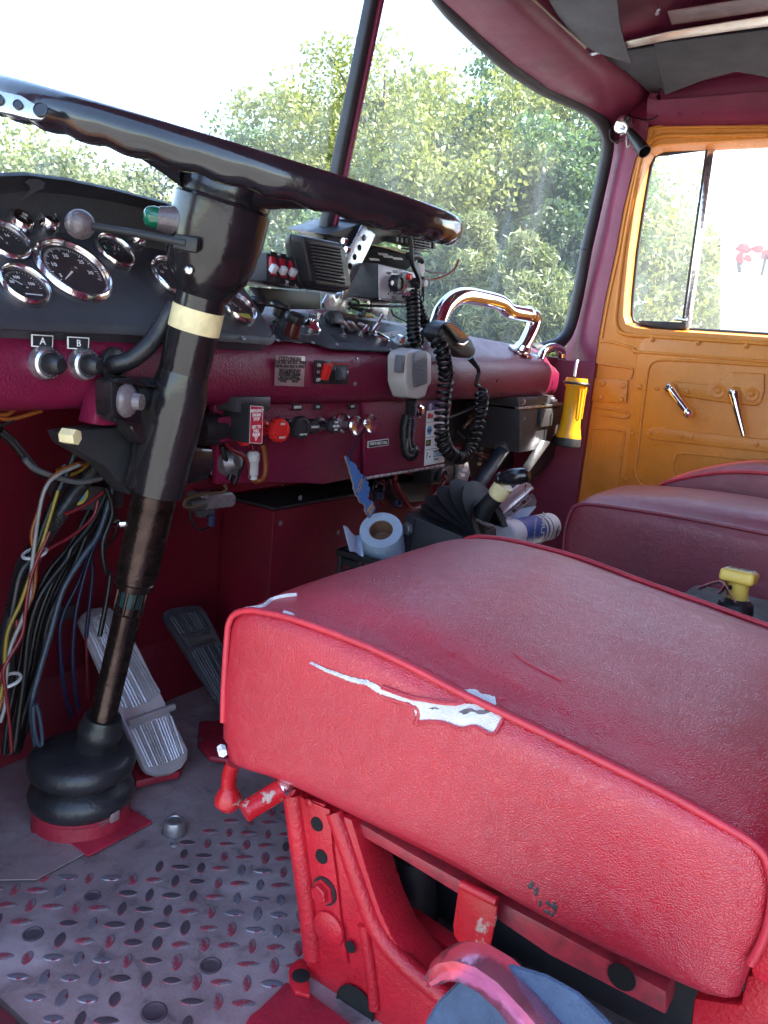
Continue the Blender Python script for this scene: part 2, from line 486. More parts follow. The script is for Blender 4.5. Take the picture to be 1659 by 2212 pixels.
m_sill = strip_mat('worn_red_sill', (.24, .02, .035), (.07, .04, .05), 24, (1, 1, 1))
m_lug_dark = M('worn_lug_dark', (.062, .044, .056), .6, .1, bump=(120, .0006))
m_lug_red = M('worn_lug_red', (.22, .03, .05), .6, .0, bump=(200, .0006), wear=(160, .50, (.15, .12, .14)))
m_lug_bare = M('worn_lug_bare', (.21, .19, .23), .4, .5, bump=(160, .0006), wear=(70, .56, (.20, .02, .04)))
m_pedal = M('worn_aluminium_pedal', (.50, .48, .52), .38, .6, bump=(90, .0008), var=(20, .22), wear=(40, .66, (.17, .15, .18)))
m_pedalblack = M('black_rubber_pedal', (.035, .033, .042), .42, bump=(150, .0008), var=(24, .4), wear=(34, .60, (.13, .12, .14)))
m_trim_reflect = M('worn_chrome_red_reflection', (.55, .22, .30), .2, .85, bump=(40, .001), var=(20, .3), wear=(30, .62, (.40, .05, .08)))  # red reflection of the seat painted into the chrome colour
m_plate = M('pink_brown_plate', (.36, .25, .25), .4, .4, var=(20, .2))
m_indicator = M('dark_lens', (.02, .012, .012), .2)
m_whitepaint = M('white_truck_paint', (.78, .78, .78), .25, coat=.3)
m_redtruck = M('red_truck_paint', (.5, .02, .03), .25, coat=.3)
m_darkglass = M('dark_glass', (.03, .035, .04), .05)
m_ground = M('gravel_lot', (.22, .21, .19), .9, bump=(3, .02), var=(.6, .25))
m_bark = M('grey_bark', (.10, .085, .07), .9, bump=(20, .02))
# ================================================================= setting outside
def ground():
    bm = bmesh.new()
    vs_ = [bm.verts.new(p) for p in ((-900, -900, -1.25), (900, -900, -1.25), (900, 900, -1.25), (-900, 900, -1.25))]
    bm.faces.new(vs_)
    tag(finish('ground', bm, m_ground, None, 0), None, None, kind='structure')
ground()

# ================================================================= cab body
XD = 2.12                                   # inner plane of the passenger door
WN_R, WP_R = V((-.11, -.994, -.1)), V((2.12, .90, .72))
WN_L, WP_L = V((.11, -.994, -.1)), V((.32, .90, .72))
def wsr(px, py, off=0):
    p = atp(px, py, WP_R, WN_R)
    return p + WN_R.normalized() * off
cab = thing('truck_cab', (1.22, .3, 0), 'maroon painted fire truck cab shell around the seats and windscreen', 'truck cab')
# floor with a raised sill under the open driver door
flo = box('floor', (1.26, .33, -.02), (1.76, 1.56, .04), m_floor, cab, bev=0)
prism('door_sill', [V((.37, -.5, -.03)), V((.37, 1.1, -.03)), V((.37, 1.1, .006)), V((.30, 1.1, .012)), V((.26, 1.1, -.06)), V((.26, -.5, -.06)), V((.30, -.5, .012)), V((.37, -.5, .006))][0:0] or
      [V((.372, -.45, -.03)), V((.372, -.45, .007)), V((.33, -.45, .012)), V((.27, -.45, -.02)), V((.27, -.45, -.06))], V((0, 1.55, 0)), m_sill, cab, .002)
# plates laid on the floor
prism('kick_plate', [at(*q, 'z', .004) for q in ((-160, 1905), (0, 1838), (84, 1797), (190, 1852), (60, 1990), (-160, 2080))][0:3] + [V((.62, .79, .004)), V((.5, .79, .004))], V((0, 0, .0015)), m_floor, cab)
# tread lugs of the floor plate
u_ = V((math.cos(rad(-52)), math.sin(rad(-52)), 0)); v_ = V((-u_.y, u_.x, 0))
def mk_lug(bm):
    n = 12; R0 = []
    for sx_, sy_, z_ in ((1, 1, 0), (.90, .86, .0012), (.66, .55, .0017)):
        R0.append([bm.verts.new(V((.0122 * math.cos(a) * sx_, .0056 * math.sin(a) * (1 - .22 * math.cos(a) ** 2) * sy_, z_))) for a in [2 * math.pi * k / n for k in range(n)]])
    for A, B in zip(R0, R0[1:]):
        for k in range(n): bm.faces.new((A[k], A[(k + 1) % n], B[(k + 1) % n], B[k]))
    bm.faces.new(R0[-1]).material_index = 1
    for f in bm.faces:
        if all(v.co.z > .001 for v in f.verts): f.material_index = 1
cnt = 0
RECESS = (((71, 2019), .0112), ((200, 1937), .0098), ((455, 2087), .0118), ((333, 2188), .013))
O_ = at(300, 2000, 'z', 0)
def tri_side(p, a, b): return (b[0] - a[0]) * (p[1] - a[1]) - (b[1] - a[1]) * (p[0] - a[0])
lug_poly = [(-30, 1840), (150, 1880), (300, 1900), (420, 1800), (520, 1745), (630, 1745), (668, 2110), (560, 2150), (430, 2230), (120, 2235), (-30, 2110)]
def inside(q, poly):
    c = False; j = len(poly) - 1
    for i in range(len(poly)):
        (xi, yi), (xj, yj) = poly[i], poly[j]
        if (yi > q[1]) != (yj > q[1]) and q[0] < (xj - xi) * (q[1] - yi) / (yj - yi) + xi: c = not c
        j = i
    return c
for i in range(-16, 17):
    for j in range(-16, 17):
        p = O_ + u_ * (i * .0262) + v_ * (j * .0262)
        q = proj(p)
        if not inside(q, lug_poly) or cnt >= 298: continue
        if any((at(*c_, 'z', 0) - p).length < r_ + .012 for c_, r_ in RECESS): continue
        h = (i + j) % 2
        w_ = noise.noise(p * 7) + noise.noise(p * 31) * .45
        lo = q[0] - 330; far = (q[1] - 1950) / 300
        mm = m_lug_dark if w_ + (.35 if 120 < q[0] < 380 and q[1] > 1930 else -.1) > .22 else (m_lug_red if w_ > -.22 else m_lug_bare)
        B = mat4(p + V((RND.uniform(-.0008, .0008), RND.uniform(-.0008, .0008), .0001)), basis(u_ if h else v_, v_ if h else -u_))
        B = B @ Matrix.Diagonal((RND.uniform(.85, 1.08), RND.uniform(.85, 1.1), RND.uniform(.5, 1), 1))
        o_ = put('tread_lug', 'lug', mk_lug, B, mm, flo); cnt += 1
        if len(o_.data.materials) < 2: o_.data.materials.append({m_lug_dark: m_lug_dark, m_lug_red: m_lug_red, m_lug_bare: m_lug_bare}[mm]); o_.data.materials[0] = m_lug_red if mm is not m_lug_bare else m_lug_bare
for q, r in RECESS:
    lathe('plug_recess', at(*q, 'z', 0), Z, [(r, 0), (r, .0012), (r * .86, .0018), (r * .7, .0004), (0, .0003)], m_lug_dark, flo)
# capped floor bolt
c = at(376, 1800, 'z', 0)
lathe('floor_switch', c, Z, [(.017, 0), (.017, .003), (.0145, .004), (.0145, .016), (.0125, .020), (.0095, .021), (.0085, .0195), (0, .0195)], m_dullsteel, flo)
for a, b in ((.9, .026), (4.0, .026)):
    screw(c + V((math.cos(a) * b, math.sin(a) * b, 0)), Z, .006, m_dullsteel, flo)
# firewall, kick panel, rear wall, roof
box('firewall', (1.22, 1.115, .33), (1.86, .03, .62), m_firewall, cab, bev=0)
for q in ((578, 1252), (610, 1045), (505, 1030), (285, 1130)):
    screw(at(*q, 'y', 1.10), -Y, .005, m_dullsteel, cab)
box('kick_panel', (2.115, .945, .33), (.03, .33, .66), m_pillar, cab, bev=.003)
box('kick_panel', (.325, .945, .33), (.03, .33, .66), m_pillar, cab, bev=.003)
box('cowl', (1.22, 1.01, .655), (1.9, .24, .02), m_pillar, cab, bev=.004)
box('unseen_open_driver_door', (-.13, 1.03, .42), (.86, .06, 1.0), m_orange, cab, rot=Matrix.Rotation(rad(-22), 3, 'Z'), bev=.02)  # out of view, added to keep light off the footwell
box('rear_wall', (1.22, -.47, .65), (1.9, .04, 1.42), m_pillar, cab, bev=.003)
box('toe_board', (1.22, 1.09, .05), (1.80, .02, .12), m_firewall, cab, rot=Matrix.Rotation(rad(-24), 3, 'X'), bev=.002)
# roof: a domed sheet with a rim
rows = []
for i in range(13):
    x = .24 + i * (2.22 - .24) / 12
    rows.append([V((x, y, 1.345 + .05 * (1 - ((x - 1.22) / 1.0) ** 2) * (1 - ((y - .15) / .66) ** 4))) for y in (-.48, -.3, -.1, .1, .3, .5, .65, .76)])
roof = sheet('roof', rows, m_pillar, cab, thick=.02)
# header over the windscreen
hd_g = [(700, -260), (880, -84), (950, -18), (1026, 56), (1102, 124), (1179, 180), (1255, 214), (1296, 238), (1322, 262)]
hd_t = [(820, -260), (1000, -110), (1070, -50), (1129, 0), (1179, 42), (1263, 114), (1331, 155), (1380, 196), (1400, 212)]
rows = []
for a, b in zip(hd_g, hd_t):
    A = wsr(*a); B = at(*b, 'y', .76)
    mid = A.lerp(B, .5) + V((0, 0, -.012)); m1 = A.lerp(B, .12) + V((0, -.004, -.016)); m2 = A.lerp(B, .88) + V((0, 0, -.010))
    rows.append([A + V((0, .02, .03)), A + V((0, .004, -.006)), m1, mid, m2, B, B + V((0, .006, .095))])
hdr = sheet('windscreen_header', rows, m_pillar, cab, 70, thick=.004)
# mirrored stretch of the header above the driver side
rows2 = [[V((2.44 - p.x, p.y, p.z)) for p in r] for r in rows[2:]]
sheet('windscreen_header', rows2, m_pillar, cab, 70, thick=.004)
# gusset where header, pillar and door rail meet
cg = [wsr(1316, 300, -.004), wsr(1318, 255, -.004), wsr(1290, 222, -.004), at(1340, 180, 'y', .775), at(1395, 196, 'y', .77), at(1432, 205, 'x', XD - .02), at(1440, 278, 'x', XD + .004), at(1392, 312, 'x', XD + .004), at(1350, 320, 'x', 2.16)]
cg = [p + V((.012, .012, .006)) for p in cg]
cc_ = sum(cg, V()) / len(cg) + V((.015, .02, 0))
bm = bmesh.new(); cv = bm.verts.new(cc_); rv = [bm.verts.new(p) for p in cg]
for k in range(len(rv)): bm.faces.new((cv, rv[k], rv[(k + 1) % len(rv)]))
bmesh.ops.solidify(bm, geom=bm.faces, thickness=.003)
finish('corner_gusset', bm, m_pillar, cab, 60)
# right pillar between windscreen and door
wl = [(1322, 245), (1336, 296), (1335, 343), (1314, 450), (1292, 540), (1272, 640), (1252, 720), (1232, 765), (1228, 830)]
dl = [(1400, 262), (1394, 303), (1371, 343), (1345, 450), (1329, 540), (1305, 650), (1291, 731), (1285, 780), (1280, 830)]
rows = []
for a, b in zip(wl, dl):
    A = wsr(*a); B = at(*b, 'x', XD)
    d = (B - A); nrm = V((-d.y, d.x, 0)).normalized()
    if nrm.x > 0: nrm = -nrm
    rows.append([A + V((.03, .03, 0)), A, A.lerp(B, .15) + nrm * .012, A.lerp(B, .5) + nrm * .017, A.lerp(B, .85) + nrm * .012, B, B + V((.05, .0, 0))])
sheet('door_pillar', rows, m_pillar, cab, 70, thick=.003)
sheet('door_pillar', [[V((2.44 - p.x, p.y, p.z)) for p in r] for r in rows], m_pillar, cab, 70, thick=.003)
# rail above the door
t_ = [(1400, 212), (1419, 216), (1500, 211), (1659, 198)]
b_ = [(1400, 262), (1438, 268), (1500, 267), (1659, 264)]
rows = [[at(*a, 'x', XD - .03), at(*a, 'x', XD - .03).lerp(at(*b, 'x', XD - .004), .5) + V((-.006, 0, 0)), at(*b, 'x', XD - .004), at(*b, 'x', XD - .004) + V((.05, 0, 0))] for a, b in zip(t_, b_)]
rows.append([p + V((0, -.9, -.02)) for p in rows[-1]])
rail = sheet('door_rail', rows, m_pillar, cab, 70, thick=.004)
for q in ((1466, 245), (1518, 243)):
    screw(at(*q, 'x', XD - .022), -X, .005, m_pillar, cab, 'rail_screw')
box('roof_edge', (2.16, .1, 1.33), (.09, 1.3, .07), m_pillar, cab, bev=.01)
box('rear_post', (2.16, -.36, .62), (.09, .22, 1.4), m_pillar, cab, bev=.01)
# windscreen panes, gasket and divider
pane = [(1266, 540), (1249, 635), (1232, 704), (1216, 733), (1190, 748), (1100, 765), (900, 768), (640, 762), (651, 700), (722, 490), (778, 230), (826, 0), (862, -160), (900, -110), (950, -10), (1026, 72), (1102, 140), (1179, 192), (1255, 226), (1291, 252), (1309, 282), (1312, 324), (1293, 420)]
PR = [wsr(*q) for q in pane]
ws = thing('windscreen', (1.22, 1.0, .72), 'two pane windscreen with dark centre bar and black rubber seal', 'windscreen')
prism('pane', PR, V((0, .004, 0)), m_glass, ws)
tube('gasket', [p for p in PR[:6]] + [], .0175, m_gasket, ws, 8, 3)
tube('gasket', PR[13:] + PR[:1], .0175, m_gasket, ws, 8, 3)
PL = [V((2.44 - p.x - .03, p.y, p.z)) for p in PR]
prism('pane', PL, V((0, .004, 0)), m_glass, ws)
tube('gasket', PL[13:] + PL[:6], .0125, m_gasket, ws, 8, 3)
d0, d1 = wsr(688, 560, .004), wsr(826, -120, .004)
dv = (d1 - d0).normalized()
Bd = basis(dv, V((1, 0, 0)))
box('divider', (d0 + d1) / 2, ((d1 - d0).length, .026, .022), m_gasket, ws, Bd, .005, 3)
box('divider_trim', (d0 + d1) / 2 + WN_R * .0125 + V((.008, 0, 0)), ((d1 - d0).length, .009, .010), m_pillar, ws, Bd, .002)

# ================================================================= roof lining pieces
def c5(x, y): return (1026 + x * .3815, y * .3815)
def roofp(x, y, z=1.335): return at(*c5(x, y), 'z', z)
lin = thing('roof_lining', (1.9, .5, 1.3), 'sagging black and grey roof lining boards above the passenger door', 'roof lining')
prism('lining_board', [roofp(x, y, 1.315) for x, y in ((885, 285), (1659, 165), (1900, 130), (1900, 480), (1659, 440), (1480, 405), (1280, 460), (1075, 535), (1050, 500), (1035, 530), (985, 520), (860, 410), (700, 310))], V((0, 0, .004)), m_headliner, lin, .0008)
prism('lining_board', [roofp(x, y, 1.305) for x, y in ((1012, 250), (1659, 170), (1900, 140), (1900, 500), (1659, 440), (1480, 405), (1280, 460), (1075, 538))], V((0, 0, .003)), m_headliner, lin, .0008)
fl = [(395, -40), (800, -40), (818, 120), (842, 230), (888, 362), (800, 335), (700, 302), (625, 262), (560, 205), (470, 90)]
prism('grey_flap', [roofp(x, y, 1.300 - .012 * (y > 300)) for x, y in fl], V((0, 0, .003)), m_visorgrey, lin)
prism('lining_trim', [roofp(x, y, 1.302) for x, y in ((848, 240), (1100, 185), (1400, 135), (1659, 95), (1900, 60), (1900, 115), (1659, 150), (1400, 185), (1100, 228), (865, 275))], V((0, 0, .003)), m_liner_edge, lin, .0008)
prism('lining_trim', [roofp(x, y, 1.296) for x, y in ((240, -40), (290, -40), (460, 120), (635, 270), (610, 298), (590, 290), (420, 140))], V((0, 0, .004)), m_liner_edge, lin, .001)
prism('lining_clip', [roofp(x, y, 1.294) for x, y in ((622, 312), (700, 292), (710, 306), (628, 328))], V((0, 0, .003)), m_steel, lin, .0006)
prism('roof_patch', [roofp(x, y, 1.33) for x, y in ((1090, 68), (1400, 20), (1900, -60), (1900, 30), (1659, 60), (1300, 115), (1115, 140))], V((0, 0, .002)), m_plate, cab)
tube('roof_hook', [roofp(1038, 40, 1.325), roofp(1040, 62, 1.30), roofp(1030, 75, 1.305)], .004, m_dullsteel, cab, 8)

# ================================================================= passenger door
def c6(x, y): return (1026 + x * .3815, 540 + y * .3815)
def dr(x, y, off=0): return at(*c6(x, y), 'x', XD - off)
door = thing('cab_door', (2.14, .3, .1), 'orange painted passenger door with chrome crank and lever handle', 'door')
fe = [(1400, 276), (1394, 303), (1371, 343), (1345, 450), (1329, 540), (1305, 650), (1291, 731), (1282, 807), (1276, 883), (1253, 1036), (1240, 1150), (1225, 1260)]
we = [(1424, 312), (1400, 322), (1389, 345), (1371, 450), (1358, 540), (1348, 640), (1346, 682)]
we_b = [(1352, 700), (1370, 707), (1400, 712), (1659, 729)]
FE = [at(*q, 'x', XD) for q in fe]; WE = [at(*q, 'x', XD) for q in we]; WB = [at(*q, 'x', XD) for q in we_b]
wr = V((XD, -.03, WB[-1].z)); dre = -.24
bm = bmesh.new()
def poly(bm, pts):
    return bm.faces.new([bm.verts.new(p) for p in pts])
top_f = at(1438, 267, 'x', XD); top_r = V((XD, dre, top_f.z))
poly(bm, [top_f, FE[0], FE[1], WE[1], WE[0], V((XD, WE[0].y, WE[0].z))][:5] + [V((XD, wr.y, WE[0].z)), V((XD, dre, WE[0].z)), top_r])
poly(bm, FE[1:7] + [WB[0], WE[6], WE[5], WE[4], WE[3], WE[2], WE[1]])
poly(bm, FE[6:] + [V((XD, dre, FE[-1].z)), V((XD, dre, wr.z)), wr] + WB[::-1])
poly(bm, [V((XD, dre, wr.z)), V((XD, dre, WE[0].z)), V((XD, wr.y, WE[0].z)), wr])
skin = finish('door_skin', bm, m_orange, door, 0)
op = WE[::-1][0:0] + WE + WB + [wr, V((XD, wr.y, WE[0].z))]
# reveal of the window opening, stepped outwards
R1 = [p.copy() for p in op]
def shift(pts, dx, s):
    cy = sum(p.y for p in pts) / len(pts); cz = sum(p.z for p in pts) / len(pts)
    return [V((XD + dx, cy + (p.y - cy) * s, cz + (p.z - cz) * s)) for p in pts]
loops = [R1, shift(R1, .006, .985), shift(R1, .020, .982), shift(R1, .032, .965), shift(R1, .05, .965)]
rows = [l + [l[0]] for l in loops]
sheet('window_reveal', rows, m_orange, door, 40)
tube('window_seal', shift(R1, .044, .955), .0055, m_gasket, door, 8, 3, True)
# raised lip round the opening and the outer edge bead
tube('window_bead', [at(x, y, 'x', XD) for x, y in ((1659, 290), (1530, 293), (1440, 293), (1412, 302), (1396, 322), (1384, 350), (1363, 450), (1347, 540), (1336, 630), (1330, 690), (1336, 712), (1352, 722), (1400, 727), (1659, 743))], .0060, m_orange, door, 8, 3)
tube('edge_bead', [at(x, y, 'x', XD) for x, y in ((1659, 274), (1438, 276), (1412, 284), (1402, 305), (1380, 345), (1354, 450), (1338, 540), (1314, 650), (1300, 731))], .004, m_orange, door, 8, 3)
g = shift(R1, .047, .97)
prism('door_glass', g, V((.004, 0, 0)), m_sideglass, door)
# vent window post, sill bar, latch
a, b = at(1537, 308, 'x', XD + .03), at(1481, 712, 'x', XD + .03)
Bv = basis(b - a, Y)
box('vent_post', (a + b) / 2 + V((.01, 0, 0)), ((b - a).length, .016, .014), m_chromeold, door, Bv, .002)
box('vent_seal', (a + b) / 2 + V((.012, .011, 0)), ((b - a).length, .007, .012), m_gasket, door, Bv, .002)
prism('vent_sill', [at(*c6(x, y), 'x', XD + .022) for x, y in ((925, 398), (1195, 410), (1195, 448), (1100, 448), (930, 420))], V((.02, 0, 0)), m_gasket, door, .002)
box('vent_latch', at(*c6(1165, 393), 'x', XD + .018), (.010, .032, .008), m_chromeold, door, bev=.002)
# embossed panel work
def bead(pts, r=.0048, off=.0015, m=m_orange, name='embossed_bead'):
    return tube(name, [dr(x, y, -r * .35 + off) for x, y in pts], r, m, door, 8, 4)
acc = [(838, 1345), (860, 1200), (920, 600), (935, 530), (965, 497), (1010, 490), (1300, 512), (1659, 545), (2500, 610), (2500, 1500), (838, 1500)]
prism('access_cover', [dr(x, y, .0035) for x, y in acc], V((.004, 0, 0)), m_orange, door, .0025, 2)
bead([(1659, 655), (1300, 632), (1070, 622), (1015, 632), (985, 665), (965, 780), (920, 1150), (905, 1240), (920, 1300), (980, 1350)], .0045, .004)
prism('embossed_bar', [dr(x, y, .008) for x, y in ((975, 1018), (1010, 1006), (1659, 1072), (2500, 1160), (2500, 1240), (1659, 1148), (995, 1073), (965, 1052))], V((.0055, 0, 0)), m_orange, door, .004, 3)
prism('regulator_boss', [dr(x, y, .009) for x, y in ((1065, 790), (1075, 755), (1110, 738), (1150, 745), (1330, 765), (1370, 745), (1450, 690), (1640, 700), (1640, 800), (1620, 865), (1590, 885), (1480, 872), (1340, 855), (1180, 830), (1120, 825), (1080, 815))], V((.0065, 0, 0)), m_orange, door, .005, 3)
bead([(1145, 1330), (1120, 1230), (1140, 1165), (1180, 1150), (1400, 1170), (1659, 1200)], .004, .004)
bead([(705, 520), (760, 520), (900, 560), (920, 610)], .0035)
bead([(690, 640), (780, 655), (880, 668), (892, 690), (880, 730)], .0035)
bead([(680, 890), (850, 915), (858, 950), (720, 935)], .0035)
bead([(640, 1300), (665, 1100), (670, 1030), (690, 1012), (830, 1022), (845, 1050), (830, 1180), (800, 1400)], .0035)
bead([(900, 575), (1659, 632)], .005, .003)
for q in ((1378, 800), (1567, 818)):
    lathe('embossed_ring', dr(*q, .009), -X, [(.017, 0), (.016, .0025), (.012, .0025), (.009, .0005), (0, .0004)], m_orange, door)
    screw(dr(*q, .0095), -X, .0055, m_orange, door)
for q in ((1003, 507), (1263, 525), (1537, 545), (930, 777), (1028, 783), (1202, 802), (890, 1042), (852, 1300), (1207, 1184)):
    screw(dr(*q, .004 if q[0] != 1202 else .0092), -X, .0062, m_orange, door)
for q in ((993, 1036), (1165, 1055), (1222, 1062), (1597, 1102)):
    screw(dr(*q, .0085), -X, .0055, m_orange, door)
hg = prism('hinge_plate', [dr(x, y, .008) for x, y in ((668, 725), (865, 738), (855, 868), (658, 855))], V((.008, 0, 0)), m_orange, door, .002)
for q in ((725, 757), (838, 769), (713, 832), (825, 849)):
    lathe('rivet', dr(*q, .008), -X, [(.0075, 0), (.007, .003), (.004, .0045), (0, .0048)], m_orange, hg, 12)
# window crank and lever handle
def handle(name, p0, p1, r0, r1, out, knob):
    A, B = dr(*p0, .012), dr(*p1, .03)
    h = lathe(name, dr(*p0, .009), -X, [(.017, 0), (.0165, .004), (.012, .009), (.012, .02), (.009, .026), (0, .027)], m_chrome, door)
    tube('lever', [A + V((-.012, 0, 0)), A.lerp(B, .25) + V((-.014, 0, 0)), B + V((-.006, 0, 0))], [r0, (r0 + r1) / 2, r1], m_chrome, h, 10)
    if knob: lathe('knob', B + V((.004, 0, 0)), -X, [(.004, 0), (.010, .003), (.0115, .010), (.010, .017), (.005, .021), (0, .0215)], m_chrome, h)
handle('window_crank', (1112, 782), (1210, 922), .0115, .0085, 0, True)
handle('door_lever', (1470, 812), (1525, 1052), .0155, .0055, 0, False)

# map lamp on the pillar corner
ml = thing('map_lamp', at(*c5(858, 725), 'x', 2.10), 'small chrome ball lamp with black shade on the pillar corner', 'lamp')
pA = at(*c5(858, 720), 'x', 2.09); pB = at(*c5(962, 860), 'x', 2.05)
lathe('lamp_ball', pA + (pA - pB) * .12, (pB - pA), [(0, -.027), (.012, -.024), (.022, -.014), (.0265, 0), (.022, .014), (.012, .022), (.008, .03), (0, .03)], m_chrome, ml)
lathe('lamp_shade', pA, (pB - pA), [(.007, .012), (.010, .02), (.0125, .05), (.016, (pB - pA).length), (.0145, (pB - pA).length), (.010, .03), (0, .03)], m_plastic, ml)
tube('lamp_cord', [at(*c5(x, y), 'x', 2.10) for x, y in ((840, 790), (790, 805), (762, 770), (775, 715), (820, 680), (900, 665), (960, 680), (1010, 672), (1040, 648))], .0018, m_wire['black'], ml, 6)
tube('lamp_bracket', [at(*c5(x, y), 'x', 2.105) for x, y in ((862, 760), (866, 830), (878, 822))], .004, m_dullsteel, ml, 6)
# ================================================================= dashboard
def c3(x, y): return (486 + x * .358, 432 + y * .358)
def c4(x, y): return (702 + x * .358, 702 + y * .358)
def c7(x, y): return (540 + x * .2279, 486 + y * .2279)
def c2(x, y): return (x * .358, 648 + y * .358)
def c1(x, y): return (x * .358, 108 + y * .358)
def c5b(x, y): return (486 + x * .2279, 837 + y * .2279)
def c6b(x, y): return (783 + x * .179, 729 + y * .179)
YF = .817
DSL = .43
def yws(x): return .90 + .1 * (1 - abs(x - 1.22) / .9) - .012
def dtop(y): return .657 + DSL * (y - .842)
DP0, DPN = V((1.2, .842, .6595)), V((0, -DSL, 1)).normalized()
def dt(px, py, off=0): return atp(px, py, DP0 + DPN * off, DPN)
dash = thing('dashboard', (1.2, .86, .57), 'maroon padded dashboard with switch panel, pull knobs and glove box', 'dashboard')
rows = []
for i in range(41):
    x = .30 + (1.985 - .30) * i / 40
    yb = yws(min(x, 2.0)); e = 1 if 0 < i < 40 else .985
    k = max(0, (i - 38) / 2) * .012
    wob = .0012 * noise.noise(V((x * 3, 0, 0)))
    pr_ = [(yb, dtop(yb) - .02), (yb, dtop(yb)), (.875, dtop(.875)), (.846 + k, .6585 - k), (.832 + k, .651 - k), (.823 + k, .641 - k), (.8185 + k, .628), (.817 + k + wob, .610), (.8175 + k, .594), (.821 + k, .580), (.829 + k, .570), (.842 + k, .5645), (.90, .562), (.90, .60)]
    rows.append([V((x, a, b)) for a, b in pr_])
rollo = sheet('dash_roll', rows, m_maroon, dash, 45)
prism('dash_end_cap', [p.copy() for p in rows[-1]], V((.004, 0, 0)), m_maroon, dash, .0015)
for q in (c3(793, 966), c3(783, 1108), c3(1180, 1000)):
    screw(at(*q, 'y', YF), -Y, .0045, m_steel, dash)
for q in (c4(1037, 338), c3(1640, 1090)):
    lathe('screw_hole', at(*q, 'y', YF), -Y, [(.003, 0), (.003, .0008), (0, .0009)], m_hole, dash, 10)
# lower panel and glove box
YL = .85
prism('lower_panel', [at(*q, 'y', YL) for q in ((462, 858), (782, 856), (780, 1030), (700, 1046), (585, 1040), (470, 1046))], V((0, .012, 0)), m_maroon, dash, .002)
gb = prism('glove_box_door', [at(*c4(*q), 'y', YL - .006) for q in ((232, 440), (768, 438), (716, 845), (246, 918))], V((0, .008, 0)), m_maroon, dash, .002)
prism('glove_box_side', [at(*c4(*q), 'y', YL + .004) for q in ((232, 440), (768, 438), (716, 845), (246, 918))], V((0, .14, 0)), m_firewall, dash)
a, b = at(*c4(246, 925), 'y', YL - .006), at(*c4(716, 848), 'y', YL - .006)
tube('piano_hinge', [a, b], .0032, m_dullsteel, gb, 8)
for k in range(1, 14):
    p = a.lerp(b, k / 14)
    lathe('hinge_knuckle', p, X, [(.0037, -.0012), (.0037, .0012)], m_maroon, gb, 8)
lk = lathe('glove_box_lock', at(*c3(1172, 1272), 'y', YL - .006), -Y, [(.0135, 0), (.0135, .002), (.0115, .004), (.0095, .0045), (.0095, .008), (.007, .0095), (0, .0095)], m_chrome, gb)
box('key_slot', at(*c3(1176, 1274), 'y', YL - .0162), (.0016, .001, .008), m_hole, lk, bev=0)
def plate(name, quad, yv, th, m, parent, bev=.0006):
    return prism(name, [at(*q, 'y', yv) for q in quad], V((0, th, 0)), m, parent, bev)
def ptext(s, px, py, yv, h, m, parent, sx=1.0, bold=.012, name='lettering', align='CENTER', rot=0):
    xd = X * math.cos(rot) + Z * math.sin(rot); yd = Z * math.cos(rot) - X * math.sin(rot)
    return text(name, s, at(px, py, 'y', yv), xd, yd, h, m, parent, align, sx=sx, bold=bold)
pp = plate('name_plate', [c3(865, 1456), c3(988, 1440), c3(988, 1480), c3(864, 1498)], YL - .008, .002, m_white, gb)
plate('name_plate_field', [c3(869, 1461), c3(984, 1445), c3(984, 1476), c3(868, 1493)], YL - .0086, .001, m_ink, gb, 0)
ptext('PUMP IN DIRECT GEAR', *c3(927, 1468), YL - .0092, .0075, m_white, gb, .72)
# instruction plate
ip = plate('instruction_plate', [c3(310, 936), c3(485, 943), c3(476, 1128), c3(303, 1120)], YF - .0035, .0025, m_plate, dash)
for k, (s, h, sx) in enumerate((('COLD ENGINE', .0092, .85), ('STARTING INSTRUCTIONS', .0078, .78), ('PARKING BRAKE MUST BE APPLIED', .0066, .66), ('THROTTLE MUST BE HELD', .006, .7), ('IN MAXIMUM FUEL POSI-', .006, .7), ('TION DURING CRANKING', .006, .7), ('AND UNTIL ENGINE IS', .006, .7), ('OPERATING ON ITS OWN', .006, .7), ('POWER.          68E2265', .006, .7))):
    yy = (960, 981, 1005, 1027, 1041, 1055, 1068, 1081, 1094)[k]
    ptext(s, *c3(396 - k * 1.0, yy), YF - .0042, h, m_ink, ip, sx)
# siren rocker panel
rp = plate('siren_switch_plate', [c3(545, 965), c3(745, 979), c3(741, 1113), c3(540, 1108)], YF - .0035, .0025, m_ink, dash)
box('rocker_well', at(*c3(608, 1035), 'y', YF - .004), (.017, .002, .034), m_plastic, rp, bev=.0008)
box('red_rocker', at(*c3(611, 1036), 'y', YF - .008), (.013, .010, .026), m_redknob, rp, rot=Matrix.Rotation(rad(16), 3, 'X'), bev=.0015)
box('rocker_well', at(*c3(697, 1055), 'y', YF - .004), (.028, .003, .024), m_plastic, rp, bev=.001)
box('black_rocker', at(*c3(699, 1055), 'y', YF - .008), (.017, .010, .018), m_panel, rp, rot=Matrix.Rotation(rad(-12), 3, 'X'), bev=.0015)
ptext('ON', *c3(568, 998), YF - .0042, .0075, m_white, rp, .8)
ptext('OFF', *c3(564, 1086), YF - .0042, .0075, m_white, rp, .8)
ptext('FEDERAL SIGNAL CORPORATION', *c3(694, 990), YF - .0042, .0048, m_redink, rp, .62)
box('emblem', at(*c3(640, 988), 'y', YF - .0042), (.0055, .0006, .006), m_redink, rp, bev=0)
ptext('\u0394 UNITROL \u0394', *c3(692, 1021), YF - .0042, .0058, m_white, rp, .7)
for q in ((562, 1037), (736, 1042)):
    screw(at(*c3(*q), 'y', YF - .0038), -Y, .0035, m_steel, rp)
